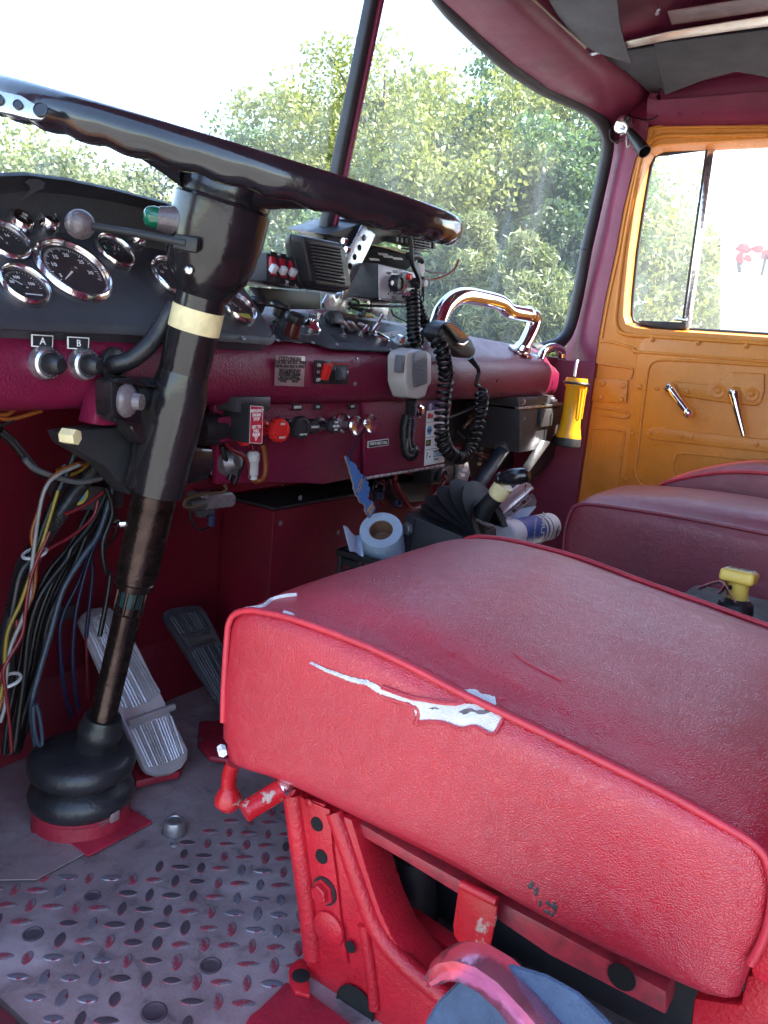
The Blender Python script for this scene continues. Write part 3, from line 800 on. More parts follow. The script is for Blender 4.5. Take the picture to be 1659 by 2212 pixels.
# small label plates over the pull knobs
for s, q in (('DEFROST', (440, 1250)), ('FAN', (561, 1248)), ('HEAT', (771, 1245))):
    x, y = q; hw = 28 if s == 'DEFROST' else 25
    pl = plate('label_plate', [c3(x - hw, y - 19), c3(x + hw, y - 15), c3(x + hw, y + 19), c3(x - hw, y + 17)], YL - .003, .002, m_black, dash)
    ptext(s, *c3(x, y + 1), YL - .0036, .006, m_white, pl, .72)
# pull knobs of the lower panel
def knob(q, prof, m, name, yv=YL, tilt=V((-.10, -1, .04)), seg=28, parent=None):
    return lathe(name, at(*q, 'y', yv), tilt, prof, m, parent or dash, seg)
def ribbed(o, axis, r, h, n, m, parent, name, dome=.15):
    bm = bmesh.new(); B = fr(o, axis)
    prof = [(r * .5, 0), (r * .93, h * .08), (r, h * .25), (r, h * .75), (r * .9, h * .97), (r * .72, h), (r * .68, h * (1 - dome)), (0, h * (1 - dome))]
    rings = []
    for rr, z in prof:
        ring = []
        for k in range(n * 4):
            a = 2 * math.pi * k / (n * 4)
            f = 1 - .07 * ((k % 4) in (0, 1)) * (rr > r * .85)
            ring.append(bm.verts.new(B @ V((rr * f * math.cos(a), rr * f * math.sin(a), z))) if rr > 0 else None)
        rings.append(ring if rr > 0 else [bm.verts.new(B @ V((0, 0, z)))])
    for A, C in zip(rings, rings[1:]):
        for k in range(n * 4):
            k2 = (k + 1) % (n * 4)
            bm.faces.new((A[k], A[k2], C[0]) if len(C) == 1 else (A[k], A[k2], C[k2], C[k]))
    return finish(name, bm, m, parent, 32)
ax = V((-.12, -1, .05)).normalized()
def pull(q, r, m, name, ribs, stem, h, stem_m=m_plastic, face=None, cap=None):
    """a pull knob whose cap centre lies at pixel q"""
    tip = at(*q, 'y', YL - stem)
    base = tip - ax * stem
    o = ribbed(tip, ax, r, h, ribs, m, dash, name) if ribs else lathe(name, tip, ax, [(r * .55, 0), (r * .95, h * .15), (r, h * .45), (r * .97, h * .75), (r * .85, h), (0, h * 1.04)], m, dash)
    lathe('knob_stem', base, ax, [(r * .62, 0), (r * .6, .006), (r * .34, .008), (r * .3, stem + .003)], stem_m, o)
    if face:
        f, fm = face
        xd = X * .99 + V((0, -.1, 0)); yd = Z
        p = tip + ax * (h * 1.06 + .0004)
        for s, dz, hh in f: text('lettering', s, p + Z * dz, xd, yd, hh, fm, o, sx=.8, bold=.015)
    return o
pull(c5b(474, 398), .0185, m_redknob, 'red_stop_knob', 14, .030, .016, m_redknob, ([('STOP', .0095, .0048), ('ENGINE', -.0105, .0042)], m_white))
pull(c5b(684, 375), .0182, m_plastic, 'black_throttle_knob', 18, .026, .014, m_plastic, ([('THROTTLE', -.0105, .004)], m_white))
pull(c5b(795, 368), .0125, m_plastic, 'defrost_knob', 0, .022, .014, m_plastic, ([('DEFROST', 0, .0052)], m_white))
pull(c5b(1000, 360), .0125, m_plastic, 'heater_fan_knob', 0, .038, .012, m_plastic, ([('TURN', .006, .0044), ('HEATER', 0, .0052), ('FAN', -.0058, .0046)], m_white))
lathe('hex_nut', at(*c5b(878, 345), 'y', YL), -Y, [(.012, 0), (.012, .008), (.008, .010), (.008, .020), (0, .02)], m_dullsteel, dash, 6)
for q, st in (((1076, 335), .010), ((1205, 360), .045), ((1338, 340), .050)):
    tip = at(*c5b(*q), 'y', YL - st)
    o = lathe('chrome_pull_knob', tip, ax, [(.006, 0), (.0145, .003), (.0165, .006), (.0165, .010), (.014, .0125), (.0128, .0118), (0, .012)], m_chromeold, dash)
    lathe('knob_stem', tip - ax * st, ax, [(.010, 0), (.010, .004), (.0055, .006), (.0055, st + .003)], m_steel, o)
text('lettering', 'HAND', at(*c5b(1340, 328), 'y', YL - .0635), X, Z, .0045, m_ink, dash, sx=.8)
text('lettering', 'CONTROL', at(*c5b(1340, 352), 'y', YL - .0635), X, Z, .0042, m_ink, dash, sx=.75)
# emergency stop: red sign on a bracket, black cone and second red knob at its left
es = thing('emergency_stop_sign', at(*c5b(300, 350), 'y', .80), 'red emergency engine stop sign on a black bracket beside the steering column', 'sign')
box('sign_bracket', at(*c5b(205, 150), 'y', .825) + V((0, .01, 0)), (.07, .05, .022), m_gun, es, bev=.003)
prism('sign_box', [at(*c5b(x, y), 'y', .795) for x, y in ((228, 160), (368, 172), (358, 540), (218, 530))], V((0, .05, 0)), m_plastic, es, .002)
sp = prism('sign_border', [at(*c5b(x, y), 'y', .7938) for x, y in ((246, 172), (362, 182), (352, 532), (236, 528))], V((0, .001, 0)), m_white, es)
prism('sign_face', [at(*c5b(x, y), 'y', .7928) for x, y in ((250, 177), (358, 187), (348, 527), (240, 523))], V((0, .001, 0)), m_redplate, es)
for s, x, y, h in (('EMERGENCY', 303, 222, .0062), ('ENGINE', 301, 262, .0062), ('STOP', 300, 300, .0066), ('LIFT TO', 298, 375, .0066), ('PULL', 297, 412, .0066), ('KNOB', 296, 448, .0066), ('\u25bd', 294, 487, .009)):
    text('lettering', s, at(*c5b(x, y), 'y', .7922), X, Z, h, m_white, es, sx=.78, bold=.02)
o = at(*c5b(110, 405), 'y', .83)
lathe('stop_cone', o + V((-.028, .02, 0)), V((1, -.25, 0)), [(.023, -.02), (.024, 0), (.020, .016), (.012, .024), (0, .024)], m_rubber, es)
ribbed(at(*c5b(140, 415), 'y', .825), V((1, -.3, 0)), .021, .014, 14, m_redknob, es, 'red_push_knob')
prism('cone_bracket', [at(*c5b(x, y), 'y', .83) for x, y in ((-60, 285), (150, 265), (180, 500), (-40, 520))], V((0, .004, 0)), m_maroon, es, .001)
# A and B starter buttons
for s, qx, qy, px, py in (('A', 275, 378, 258, 250), ('B', 508, 385, 475, 263)):
    pl = plate('letter_plate', [c2(px - 66, py - 44), c2(px + 66, py - 36), c2(px + 62, py + 39), c2(px - 66, py + 32)], YF - .003, .002, m_white, dash)
    plate('plate_field', [c2(px - 58, py - 36), c2(px + 58, py - 29), c2(px + 55, py + 31), c2(px - 58, py + 25)], YF - .0036, .001, m_ink, pl, 0)
    ptext(s, *c2(px, py), YF - .0042, .0105, m_white, pl)
    bo = at(*c2(qx - 14, qy), 'y', YF)
    o = lathe('starter_button', bo, -Y, [(.0185, 0), (.019, .004), (.017, .008), (.017, .011), (.0145, .013), (.0135, .010), (0, .010)], m_steel, dash)
    lathe('button_cap', bo, V((.16, -1, 0)), [(.0115, .006), (.0118, .016), (.0105, .024), (.007, .028), (0, .029)], m_rubber, o)
gr = at(*c2(665, 392), 'y', YF)
o = lathe('rubber_grommet', gr, V((.25, -1, 0)), [(.020, 0), (.0215, .003), (.0215, .007), (.018, .010), (.012, .011), (.012, .004), (0, .004)], m_rubber, dash)
tube('column_conduit', [gr + V((0, .02, 0)), at(*c2(690, 390), 'y', .80), at(*c2(800, 355), 'y', .785), at(*c2(890, 280), 'y', .775), at(*c2(960, 190), 'y', .77), at(*c2(1010, 100), 'y', .765), at(*c2(1060, 40), 'y', .76)], .0105, m_rubber, o, 12)

# ---------------------------------------------------------------- top switch panel
tp = thing('switch_panel', dt(*c3(700, 800)), 'charcoal dashboard switch panel crowded with toggles and knobs', 'switch panel')
prism('panel_plate', [dt(*c3(x, y), .0035) for x, y in ((285, 838), (300, 700), (340, 668), (620, 690), (980, 742), (1165, 790), (1235, 850), (1190, 905), (1080, 915), (640, 893), (575, 868), (540, 858), (440, 850))], DPN * -.0035, m_panel, tp, .0012)
def dn(q, off=.0035): return dt(*c3(*q), off)
def toggle(q, tip, m=m_chromeold, r=.0028, base=.0065, paddle=False):
    b = dn(q); t = at(*c3(*tip), 'y', b.y - .004)
    o = lathe('toggle_switch', b, DPN, [(base, 0), (base, .003), (base * .7, .0035), (base * .65, .008), (0, .008)], m_dullsteel, tp, 12)
    tube('toggle_lever', [b + DPN * .004, b.lerp(t, .5), t], [r * .8, r, r * 1.25], m, o, 8)
    return o
def mushroom(q, tip, r):
    b = dn(q, 0); t = at(*c3(*tip), 'y', b.y - .006); a_ = (t - b).normalized(); L = (t - b).length
    o = lathe('mushroom_knob', b, a_, [(.009, 0), (.009, .005), (.0045, .008), (.0045, L * .45), (.0085, L * .5), (.011, L * .85), (r, L * .95), (r, L * 1.05), (r * .8, L * 1.16), (0, L * 1.22)], m_rubber, tp)
mushroom((300, 760), (335, 640), .0165)
mushroom((180, 740), (205, 612), .0175)
# fluted brown knob
b = dn((392, 828), 0); t = at(*c3(430, 700), 'y', b.y - .012); a_ = (t - b).normalized(); L = (t - b).length
o = lathe('fluted_knob', b, a_, [(.016, 0), (.016, .003), (.013, .004), (.013, L * .15), (.0125, L * .9), (0, L * .9)], m_brownbake, tp)
ribbed(t - a_ * .010, a_, .0165, .013, 7, m_plastic, o, 'knob_cap')
lathe('knob_washer', b, DPN, [(.021, 0), (.021, .0016), (0, .0016)], m_steel, o)
# big chrome toggle
b = dn((512, 778)); o = lathe('chrome_toggle', b, DPN, [(.0185, 0), (.0185, .006), (.016, .009), (.012, .011), (.009, .016), (0, .017)], m_chrome, tp)
t = at(*c3(527, 690), 'y', b.y - .006)
tube('toggle_lever', [b + DPN * .012, b.lerp(t, .6), t], [.005, .0042, .0062], m_chrome, o, 10)
for q, p in (((555, 745), (575, 682)), ((708, 828), (710, 762)), ((812, 815), (862, 762)), ((880, 815), (925, 748)), ((905, 775), (948, 690))):
    toggle(q, p, m_chromeold, .0034)
for q in ((655, 745),):
    b = dn(q); t = at(*c3(662, 700), 'y', b.y - .004)
    box('rocker_cap', b.lerp(t, .6), (.034, .018, .026), m_plastic, tp, rot=Matrix.Rotation(rad(-20), 3, 'X'), bev=.004, seg=3)
for q, p in (((745, 785), (705, 735)), ((800, 790), (755, 740)), ((855, 795), (820, 750))):
    b = dn(q); t = at(*c3(*p), 'y', b.y - .01)
    o = box('paddle_base', b, (.020, .014, .006), m_panel, tp, bev=.001)
    d = t - b
    box('paddle', b.lerp(t, .55), (d.length * 1.05, .011, .0055), m_plate, o, rot=basis(d, Y), bev=.0016)
pl_ = prism('square_escutcheon', [dn(q, .005) for q in ((640, 808), (740, 812), (772, 856), (690, 850))], DPN * -.001, m_black, tp)
b = dn((932, 842)); lathe('push_button', b, DPN, [(.019, 0), (.019, .007), (.0165, .009), (.014, .0095), (0, .0095)], m_chrome, tp)
b = dn((1045, 860)); o = box('square_button_base', b, (.030, .024, .003), m_steel, tp, rot=Matrix.Rotation(math.atan(DSL), 3, 'X'), bev=.0008)
lathe('square_button', b, DPN, [(.011, 0), (.009, .010), (.0088, .014), (0, .014)], m_chromeold, o, 4)
for q in ((960, 818), (1042, 805)):
    prism('paper_label', [dn((q[0] + dx, q[1] + dy), .0042) for dx, dy in ((-46, -12), (40, -22), (46, 8), (-30, 14))], DPN * -.0006, m_paper, tp)
for q in ((320, 848), (530, 862), (672, 872), (1000, 905), (340, 672), (605, 698), (1160, 800)):
    screw(dn(q), DPN, .0036, m_steel, tp)
tube('engraved_ring', [dn((512 + 80 * math.cos(a), 782 + 32 * math.sin(a)), .0036) for a in [k * .35 for k in range(1, 14)]], .0006, m_dullsteel, tp, 5)
# ledge behind the panel
# ---------------------------------------------------------------- grab bar and small handle on the dash top
gbp = [c3(1272, 812), c3(1285, 745), c3(1318, 660), c3(1380, 598), c3(1450, 578), c3(1540, 590), c3(1659, 620), c6(200, 346), c6(300, 366), c6(335, 385), c6(330, 430), c6(300, 500), c6(262, 570)]
gbt = thing('grab_bar', dt(*c6(262, 575)), 'chrome grab bar bent over the passenger end of the dashboard', 'grab bar')
yl = [.872, .872, .872, .872, .872, .872, .872, .872, .872, .872, .872, .874, .876]
tube('bar', [at(*q, 'y', yy) for q, yy in zip(gbp, yl)], .0178, m_chrome, gbt, 16, 5)
for q in (c3(1272, 815), c6(258, 578)):
    lathe('bar_foot', dt(*q), DPN, [(.032, 0), (.032, .004), (.022, .008), (.0185, .02), (0, .02)], m_chrome, gbt)
for q, d in ((c6(305, 365), V((1, 0, -.2))),):
    lathe('bar_collar', at(*q, 'y', .872), d, [(.0178, -.012), (.0188, -.010), (.0188, .010), (.0178, .012)], m_chrome, gbt)
hk = thing('small_handle', dt(*c6(400, 600)), 'short chrome hook handle near the pillar end of the dashboard', 'handle')
tube('hook', [at(*c6(x, y), 'y', .862) for x, y in ((368, 620), (385, 580), (420, 553), (462, 552), (490, 572), (492, 606))], .0105, m_chrome, hk, 12)
prism('foot_plate', [at(*c6(x, y), 'y', .862) for x, y in ((315, 598), (360, 600), (400, 632), (340, 620))], V((0, .03, .012)), m_chrome, hk, .002)
lathe('hook_bolt', at(*c6(462, 590), 'y', .855), -Y, [(.007, 0), (.007, .004), (0, .005)], m_dullsteel, hk)

# ================================================================= gauge pod
GP0, GPN = V((.6, .80, .657)), V((0, -1, 1)).normalized()
def gp(px, py, off=0): return atp(px, py, GP0, GPN) + GPN * off
pod = thing('instrument_cluster', GP0, 'charcoal instrument cluster with chrome ringed dials behind the steering wheel', 'instrument cluster')
face = [(-90, 470), (0, 470), (150, 478), (300, 498), (420, 530), (515, 600), (545, 645), (588, 712), (592, 726), (580, 731), (300, 708), (0, 690), (-90, 685)]
FP = [gp(*q) for q in face]
prism('pod_face', FP, V((0, .045, -.045)), m_panel, pod, .004, 3)
# lower skirt
bt = [(-90, 682), (0, 688), (300, 706), (582, 730), (592, 722)]
sheet('pod_skirt', [[gp(*q, .001) for q in bt], [gp(*q) + V((0, -.003, -.004)) for q in bt], [gp(*q) + V((0, -.002, -.010)) for q in bt], [gp(*q) + V((0, .02, -.013)) for q in bt]], m_panel, pod, 50)
# hood arch
hood = [(-90, 392), (0, 381), (60, 379), (150, 391), (250, 412), (365, 442), (440, 470), (500, 520), (540, 600)]
hb = [(-90, 474), (0, 474), (60, 473), (150, 481), (250, 491), (365, 512), (425, 535), (480, 572), (525, 622)]
rows = []
for h, q in zip(hood, hb):
    B = gp(*q, -.002); T = at(*h, 'y', .885); 
    rows.append([B, B.lerp(T, .35) + V((0, .012, 0)), B.lerp(T, .8) + V((0, .008, 0)), T, T + V((0, .008, .004)), T + V((0, .02, 0)), T + V((0, .03, -.10))])
sheet('pod_hood', rows, m_black, pod, 50)
prism('hood_paint_chip', [at(*c1(x, y), 'y', .877) for x, y in ((150, 800), (180, 778), (240, 782), (272, 800), (265, 835), (215, 855), (160, 890), (125, 915), (150, 880), (185, 840), (175, 815))], V((0, .0006, 0)), m_gun, pod)
exg, esg = X, V((0, 1, 1)).normalized()
def ring_pts(c, r, a): return c + (exg * math.sin(a) + esg * math.cos(a)) * r
def gauge(q, r, marks=None, nums=None, needle=None, tick=(0, 0, 0), name='gauge', extra=None):
    c = gp(*q)
    g = lathe(name, c, GPN, [(r * 1.0, 0), (r * 1.02, .004), (r * .98, .0075), (r * .93, .0095), (r * .89, .0085), (r * .86, .005), (r * .83, .0052), (r * .81, .003)], m_chromeold, pod, 40, cap=False)
    lathe('dial', c, GPN, [(r * .83, .0012), (r * .83, .0022), (0, .0022)], m_ink, g, 32)
    n, a0, a1 = tick
    if n:
        bm = bmesh.new()
        for k in range(n + 1):
            a = a0 + (a1 - a0) * k / n; L = .12 if k % 5 == 0 else .07
            p0, p1 = ring_pts(c, r * .74, a) + GPN * .0026, ring_pts(c, r * (.74 - L), a) + GPN * .0026
            s = (p1 - p0).cross(GPN).normalized() * (r * (.013 if k % 5 == 0 else .008))
            bm.faces.new([bm.verts.new(p) for p in (p0 - s, p0 + s, p1 + s, p1 - s)])
        finish('tick_marks', bm, m_white, g, 0)
    for s, a, rr, h in (nums or []):
        text('numeral', s, ring_pts(c, r * rr, a) + GPN * .0026, exg, esg, h, m_white, g, bold=.015)
    if needle is not None:
        a = needle; p1 = ring_pts(c, r * .55, a) + GPN * .0032; p0 = ring_pts(c, -r * .15, a) + GPN * .0032
        s = (p1 - p0).cross(GPN).normalized()
        bm = bmesh.new(); bm.faces.new([bm.verts.new(p) for p in (p0 - s * r * .035, p0 + s * r * .035, p1 + s * r * .01, p1 - s * r * .01)])
        finish('needle', bm, m_white, g, 0)
        lathe('needle_hub', c, GPN, [(r * .09, .002), (r * .08, .0045), (0, .005)], m_plastic, g, 12)
    for (a, rr, w_, h_, mm) in (extra or []):
        p = ring_pts(c, r * rr, a) + GPN * .0027
        box('dial_mark', p, (w_ * r, h_ * r, .0004), mm, g, rot=basis(exg, esg), bev=0)
    lathe('dial_glass', c, GPN, [(r * .84, .0062), (r * .84, .0066), (0, .0072)], m_dialglass, g, 32)
    return g
pi = math.pi
gauge(c1(438, 1338), .0472, None, [('5', -2.05, .52, .007), ('10', -1.35, .5, .0078), ('15', -.72, .5, .0078), ('20', 0.05, .5, .0078), ('25', .85, .5, .0078), ('30', 1.6, .48, .0078)], -2.3, (50, -2.2, 1.9))
gauge(c1(140, 1435), .0285, None, [('50', -1.2, .45, .0055), ('100', -.3, .45, .0055), ('150', 1.15, .4, .0055)], -.9, (20, -1.6, 1.6), extra=[(2.6, .45, .7, .05, m_white)])
gauge(c1(22, 1165), .0288, None, [('8', -.6, .45, .006), ('16', .6, .45, .006)], -.4, (16, -1.3, 1.3))
gauge(c1(685, 1230), .0272, None, [('E', -1.0, .45, .006), ('F', 1.0, .45, .006)], .5, (12, -1.2, 1.2), extra=[(-.5, .3, .25, .1, m_lamp_green), (.3, .35, .12, .08, m_redink)])
gauge(c1(1045, 1383), .0355, None, [('10', -1.1, .5, .006), ('12', -.3, .5, .006), ('14', .5, .5, .006), ('16', 1.2, .45, .006)], .2, (24, -1.7, 1.7), extra=[(2.3, .55, .2, .14, m_redink)])
gauge((512, 668), .0290, None, [('0', -1.0, .45, .006)], -.6, (12, -1.2, 1.2), extra=[(2.9, .5, .8, .28, m_yellowink)])
for q, r in ((c1(105, 1070), .0148), (c1(277, 1063), .0140), (c1(812, 1165), .0118)):
    c = gp(*q)
    o = lathe('indicator_lamp', c, GPN, [(r * 1.05, 0), (r * 1.05, .006), (r * .95, .010), (r * .9, .014), (r * .8, .016), (r * .68, .0155), (r * .66, .010), (0, .010)], m_chromeold, pod, 28)
    lathe('lens', c, GPN, [(r * .66, .0095), (r * .6, .012), (0, .013)], m_indicator, o, 20)
screw(gp(*c2(945, 138), .0), GPN, .0042, m_steel, pod)
screw(gp(*c2(1467, 232), .0), GPN, .003, m_steel, pod)
# ================================================================= steering column and wheel
def c8(x, y): return (x * .358, 1188 + y * .358)
def atz(px, py, depth): return CAM + ray(px, py) * depth
CA, CB = at(190, 1690, 'z', .05), at(487, 420, 'y', .70)
def col(ypx):
    lo, hi = -.4, 1.6
    for _ in range(50):
        m_ = (lo + hi) / 2
        if proj(CA.lerp(CB, m_))[1] > ypx: lo = m_
        else: hi = m_
    return CA.lerp(CB, (lo + hi) / 2)
CAX = (CB - CA).normalized()
def cr(ypx, hw):
    p = col(ypx); return (hw * .985 * (p - CAM).dot(FW) / FPX, (p - CA).dot(CAX))
scol = thing('steering_column', (CA.x, CA.y, 0), 'black steering column with signal lever rising from a ribbed floor boot', 'steering column')
lathe('column_head', CA, CAX, [cr(648, 40), cr(640, 54), cr(622, 68), cr(592, 87), cr(555, 99), cr(505, 105), cr(441, 105), cr(437, 101), cr(430, 98)], m_colblack, scol, 40)
lathe('upper_tube', CA, CAX, [cr(865, 53), cr(860, 54), cr(640, 55), cr(600, 54)], m_colblack, scol, 32)
lathe('tape_band', CA, CAX, [cr(714, 54.5), cr(714, 56.5), cr(666, 56.5), cr(666, 54)], m_tape, scol, 32, cap=False)
lathe('column_jacket', CA, CAX, [cr(1066, 46), cr(1060, 60), cr(1000, 62), cr(900, 63), cr(850, 62), cr(825, 58), cr(800, 54), cr(790, 52)], m_colblack, scol, 36)
lathe('lower_tube', CA, CAX, [cr(1236, 43), cr(1235, 45), cr(1150, 47), cr(1060, 48), cr(1040, 48)], m_shaft, scol, 32)
lathe('tube_collar', CA, CAX, [cr(1268, 30), cr(1268, 41), cr(1254, 43), cr(1252, 40), cr(1246, 40), cr(1244, 44), cr(1232, 45), cr(1230, 38)], m_shaft, scol, 32)
lathe('teal_seal', CA, CAX, [cr(1305, 24), cr(1305, 28), cr(1262, 29), cr(1262, 24)], m_wire['teal'], scol, 24)
sp_ = lathe('splined_shaft', CA, CAX, [cr(1330, 26), cr(1262, 26)], m_shaft, scol, 24)
r0, z0 = cr(1320, 29); r1, z1 = cr(1264, 29)
Bc_ = fr(CA, CAX)
for k in range(10):
    a = 2 * pi * k / 10 + .2
    box('spline', Bc_ @ V((r0 * math.cos(a), r0 * math.sin(a), (z0 + z1) / 2)), (.004, .004, abs(z1 - z0)), m_shaft, sp_, rot=(Bc_.to_3x3() @ Matrix.Rotation(a, 3, 'Z')), bev=.0008)
lathe('lower_shaft', CA, CAX, [cr(1580, 31), cr(1555, 32), cr(1550, 28), cr(1340, 29), cr(1322, 30), cr(1318, 24)], m_shaft, scol, 28)
lathe('set_screw', col(1128) + (atz(*c2(800, 1335), 1.0) - atz(*c2(890, 1330), 1.0)) * .5, atz(*c2(800, 1335), 1.0) - atz(*c2(890, 1330), 1.0), [(.008, 0), (.008, .016), (.004, .018), (.004, .026), (.006, .028), (.004, .034), (0, .034)], m_chrome, scol, 10)
# rubber boot on a red flange
BC = at(176, 1768, 'z', 0)
kz = (BC - CAM).dot(FW) / FPX
R_ = 104 * kz
boot = lathe('floor_boot', BC, Z, [(R_ * a_, b_) for a_, b_ in ((.90, .026), (.98, .031), (1.03, .038), (1.04, .046), (1.0, .055), (.88, .061), (.82, .064), (.83, .067), (.92, .071), (1.02, .077), (1.06, .086), (1.03, .096), (.93, .1025), (.70, .106), (.50, .108), (.40, .109))], m_rubber, scol, 48, 60)
r_, z_ = cr(1645, 44)
lathe('boot_neck', CA, CAX, [cr(1690, 66), cr(1655, 54), cr(1625, 47), cr(1592, 43), cr(1588, 47), cr(1572, 48), cr(1566, 44), cr(1552, 41), cr(1546, 38), cr(1548, 30)], m_rubber, scol, 32, 60)
fl_ = lathe('boot_flange', BC, Z, [(R_ * .98, .001), (R_ * .94, .024), (R_ * .97, .026), (R_ * .97, .036), (R_ * .9, .037)], m_redfloor, scol, 44)
c_ = BC + V((-.19, -.98, 0)).normalized() * R_ * .97 + V((.016, 0, .031))
box('clamp_lug', c_, (.014, .010, .016), m_plate, fl_, bev=.002)
B4 = [at(x, y, 'z', .003) for x, y in ((328, 1779), (190, 1853))]
e1 = B4[1] - B4[0]; cen = BC.copy(); cen.z = .003
L_ = e1.length; d1 = e1.normalized(); d2 = V((d1.y, -d1.x, 0))
if (B4[0] + d2 - BC).length > (B4[0] - d2 - BC).length: d2 = -d2
prism('floor_flange', [B4[0], B4[1], B4[1] + d2 * L_ * 1.05, B4[0] + d2 * L_ * 1.05], V((0, 0, .004)), m_redfloor, scol, .001)
# signal lever, ball and pilot lamp
hd = (col(520) - CAM).dot(FW)
pb, pe = atz(*c1(482, 1052), hd - .035), atz(*c1(1130, 1168), hd - .055)
lv = tube('signal_lever', [pb, pb.lerp(pe, .5) + V((0, 0, .001)), pe], [.0040, .0042, .0058], m_plastic, scol, 10)
lathe('lever_ball', pb, Z, [(.0158 * math.sin(k * pi / 12), -.0158 * math.cos(k * pi / 12)) for k in range(13)], m_knobgrey, lv, 24, 60)
box('lever_slot', atz(*c1(1128, 1168), hd - .054), (.028, .016, .010), m_plastic, scol, rot=basis(pe - pb, Z), bev=.003)
la, lb = atz(*c1(1090, 1040), hd - .03), atz(*c1(880, 1000), hd - .04)
lo_ = lathe('pilot_lamp', la, lb - la, [(.0165, -.01), (.0165, .004), (.0135, .018), (.0128, (lb - la).length * .62), (.0115, (lb - la).length * .65), (0, (lb - la).length * .65)], m_knobgrey, scol, 20)
l_ = (lb - la).length
lathe('green_lens', la, lb - la, [(.0112, l_ * .6), (.0118, l_ * .8), (.0100, l_ * .98), (.006, l_ * 1.06), (0, l_ * 1.09)], m_lamp_green, lo_, 20, 60)
screw(atz(*c1(1140, 1330), (col(590) - CAM).dot(FW) - .045), (CAM - col(590)), .0052, m_chromeold, scol, h=.8)
# mounting bracket to the dash
br = prism('mount_bracket', [at(*c2(x, y), 'y', col(880).y + .006) for x, y in ((668, 500), (700, 480), (945, 470), (1010, 490), (1030, 560), (1000, 800), (870, 880), (848, 862), (795, 790), (800, 765), (700, 738), (675, 700))], V((0, .03, 0)), m_colblack, scol, .004, 2)
prism('bracket_lip', [at(*c2(x, y), 'y', col(880).y - .004) for x, y in ((700, 488), (712, 478), (948, 512), (945, 530), (716, 500))], V((0, .012, 0)), m_colblack, br, .002)
prism('bracket_lip', [at(*c2(x, y), 'y', col(880).y - .004) for x, y in ((705, 722), (720, 718), (838, 752), (834, 766), (712, 742))], V((0, .012, 0)), m_colblack, br, .002)
lathe('bracket_bolt', at(*c2(745, 605), 'y', col(880).y + .004), V((.5, -1, 0)), [(.018, 0), (.020, .004), (.017, .010), (.010, .014), (.009, .022), (0, .023)], m_knobgrey, br, 20)
prism('bracket_arm', [at(*c2(x, y), 'y', .79) for x, y in ((600, 590), (664, 478), (690, 720), (745, 748), (640, 760), (560, 752), (585, 655))], V((0, .03, 0)), m_maroon, scol, .003)
prism('lower_bracket', [at(*c2(x, y), 'y', .80) for x, y in ((385, 805), (560, 780), (720, 768), (800, 790), (870, 880), (880, 1000), (830, 1120), (790, 1180), (640, 1010), (420, 880))], V((0, .035, 0)), m_plastic, scol, .003)
prism('jacket_web', [at(*c2(x, y), 'y', col(1000).y + .004) for x, y in ((860, 860), (1290, 900), (1300, 1010), (1250, 1090), (1080, 1130), (890, 1165), (800, 1150), (850, 960))], V((0, .02, 0)), m_colblack, scol, .004)
lathe('pipe_nut', at(*c2(380, 818), 'y', .80), V((.4, -1, 0)), [(.009, 0), (.009, .018), (0, .018)], m_tape, scol, 6)

# ---------------------------------------------------------------- wheel, seen edge-on
NW = ray(0, 203).cross(ray(995, 500)).normalized()
if NW.z < 0: NW = -NW
den = CAX.dot(NW)
WC = CA + CAX * ((CAM - CA).dot(NW) / den)
dW = (WC - CAM).length
angR = (WC - CAM).angle(ray(1001, 501))
RT_ = .0162
RW = dW * math.sin(angR) - RT_
swh = thing('steering_wheel', WC, 'large glossy black steering wheel with finger grips and drilled spoke', 'steering wheel')
e1 = (RT - NW * RT.dot(NW)).normalized(); e2 = NW.cross(e1)
bm = bmesh.new(); n, mseg = 288, 14; rings = []
for i in range(n):
    a = 2 * pi * i / n; er = e1 * math.cos(a) + e2 * math.sin(a)
    lobe = .5 + .5 * math.cos(a * 40)
    ring = []
    for k in range(mseg):
        f = 2 * pi * k / mseg; cx, sz = math.cos(f), math.sin(f)
        g_ = max(0, -sz) ** 1.2
        r = RT_ * (1 + .17 * g_ * (lobe ** .8) - .03 * g_)
        ring.append(bm.verts.new(WC + er * (RW + r * cx) + NW * (r * sz)))
    rings.append(ring)
for i in range(n):
    A, B = rings[i], rings[(i + 1) % n]
    for k in range(mseg): bm.faces.new((A[k], A[(k + 1) % mseg], B[(k + 1) % mseg], B[k]))
finish('rim', bm, m_wheel, swh, 80)
zw = (WC - CA).dot(CAX)
hubr, zb = cr(436, 102)
lathe('hub', CA, CAX, [(hubr * .9, zb), (hubr * 1.0, zb + .002), (hubr * 1.0, zw - .030), (hubr * .97, zw - .020), (hubr * .84, zw - .004), (hubr * .5, zw + .012), (0, zw + .016)], m_colblack, swh, 40)
for k, ang in enumerate((rad(176), rad(-4), rad(90))):
    er = e1 * math.cos(ang) + e2 * math.sin(ang); sd_ = NW.cross(er)
    rows = []
    for t, dz, wd, th in ((.16, -.026, .05, .014), (.26, -.020, .045, .011), (.40, -.012, .040, .009), (.62, -.006, .036, .007), (.85, -.004, .036, .007), (1.0, -.002, .040, .007)):
        c = WC + er * (RW * t) + NW * dz
        rows.append([c + sd_ * wd * cx + NW * th * sz for cx, sz in ((-1, 0), (-.8, .8), (0, 1), (.8, .8), (1, 0), (.8, -.8), (0, -1), (-.8, -.8), (-1, 0))])
    sheet('spoke', rows, m_colblack, swh, 70)
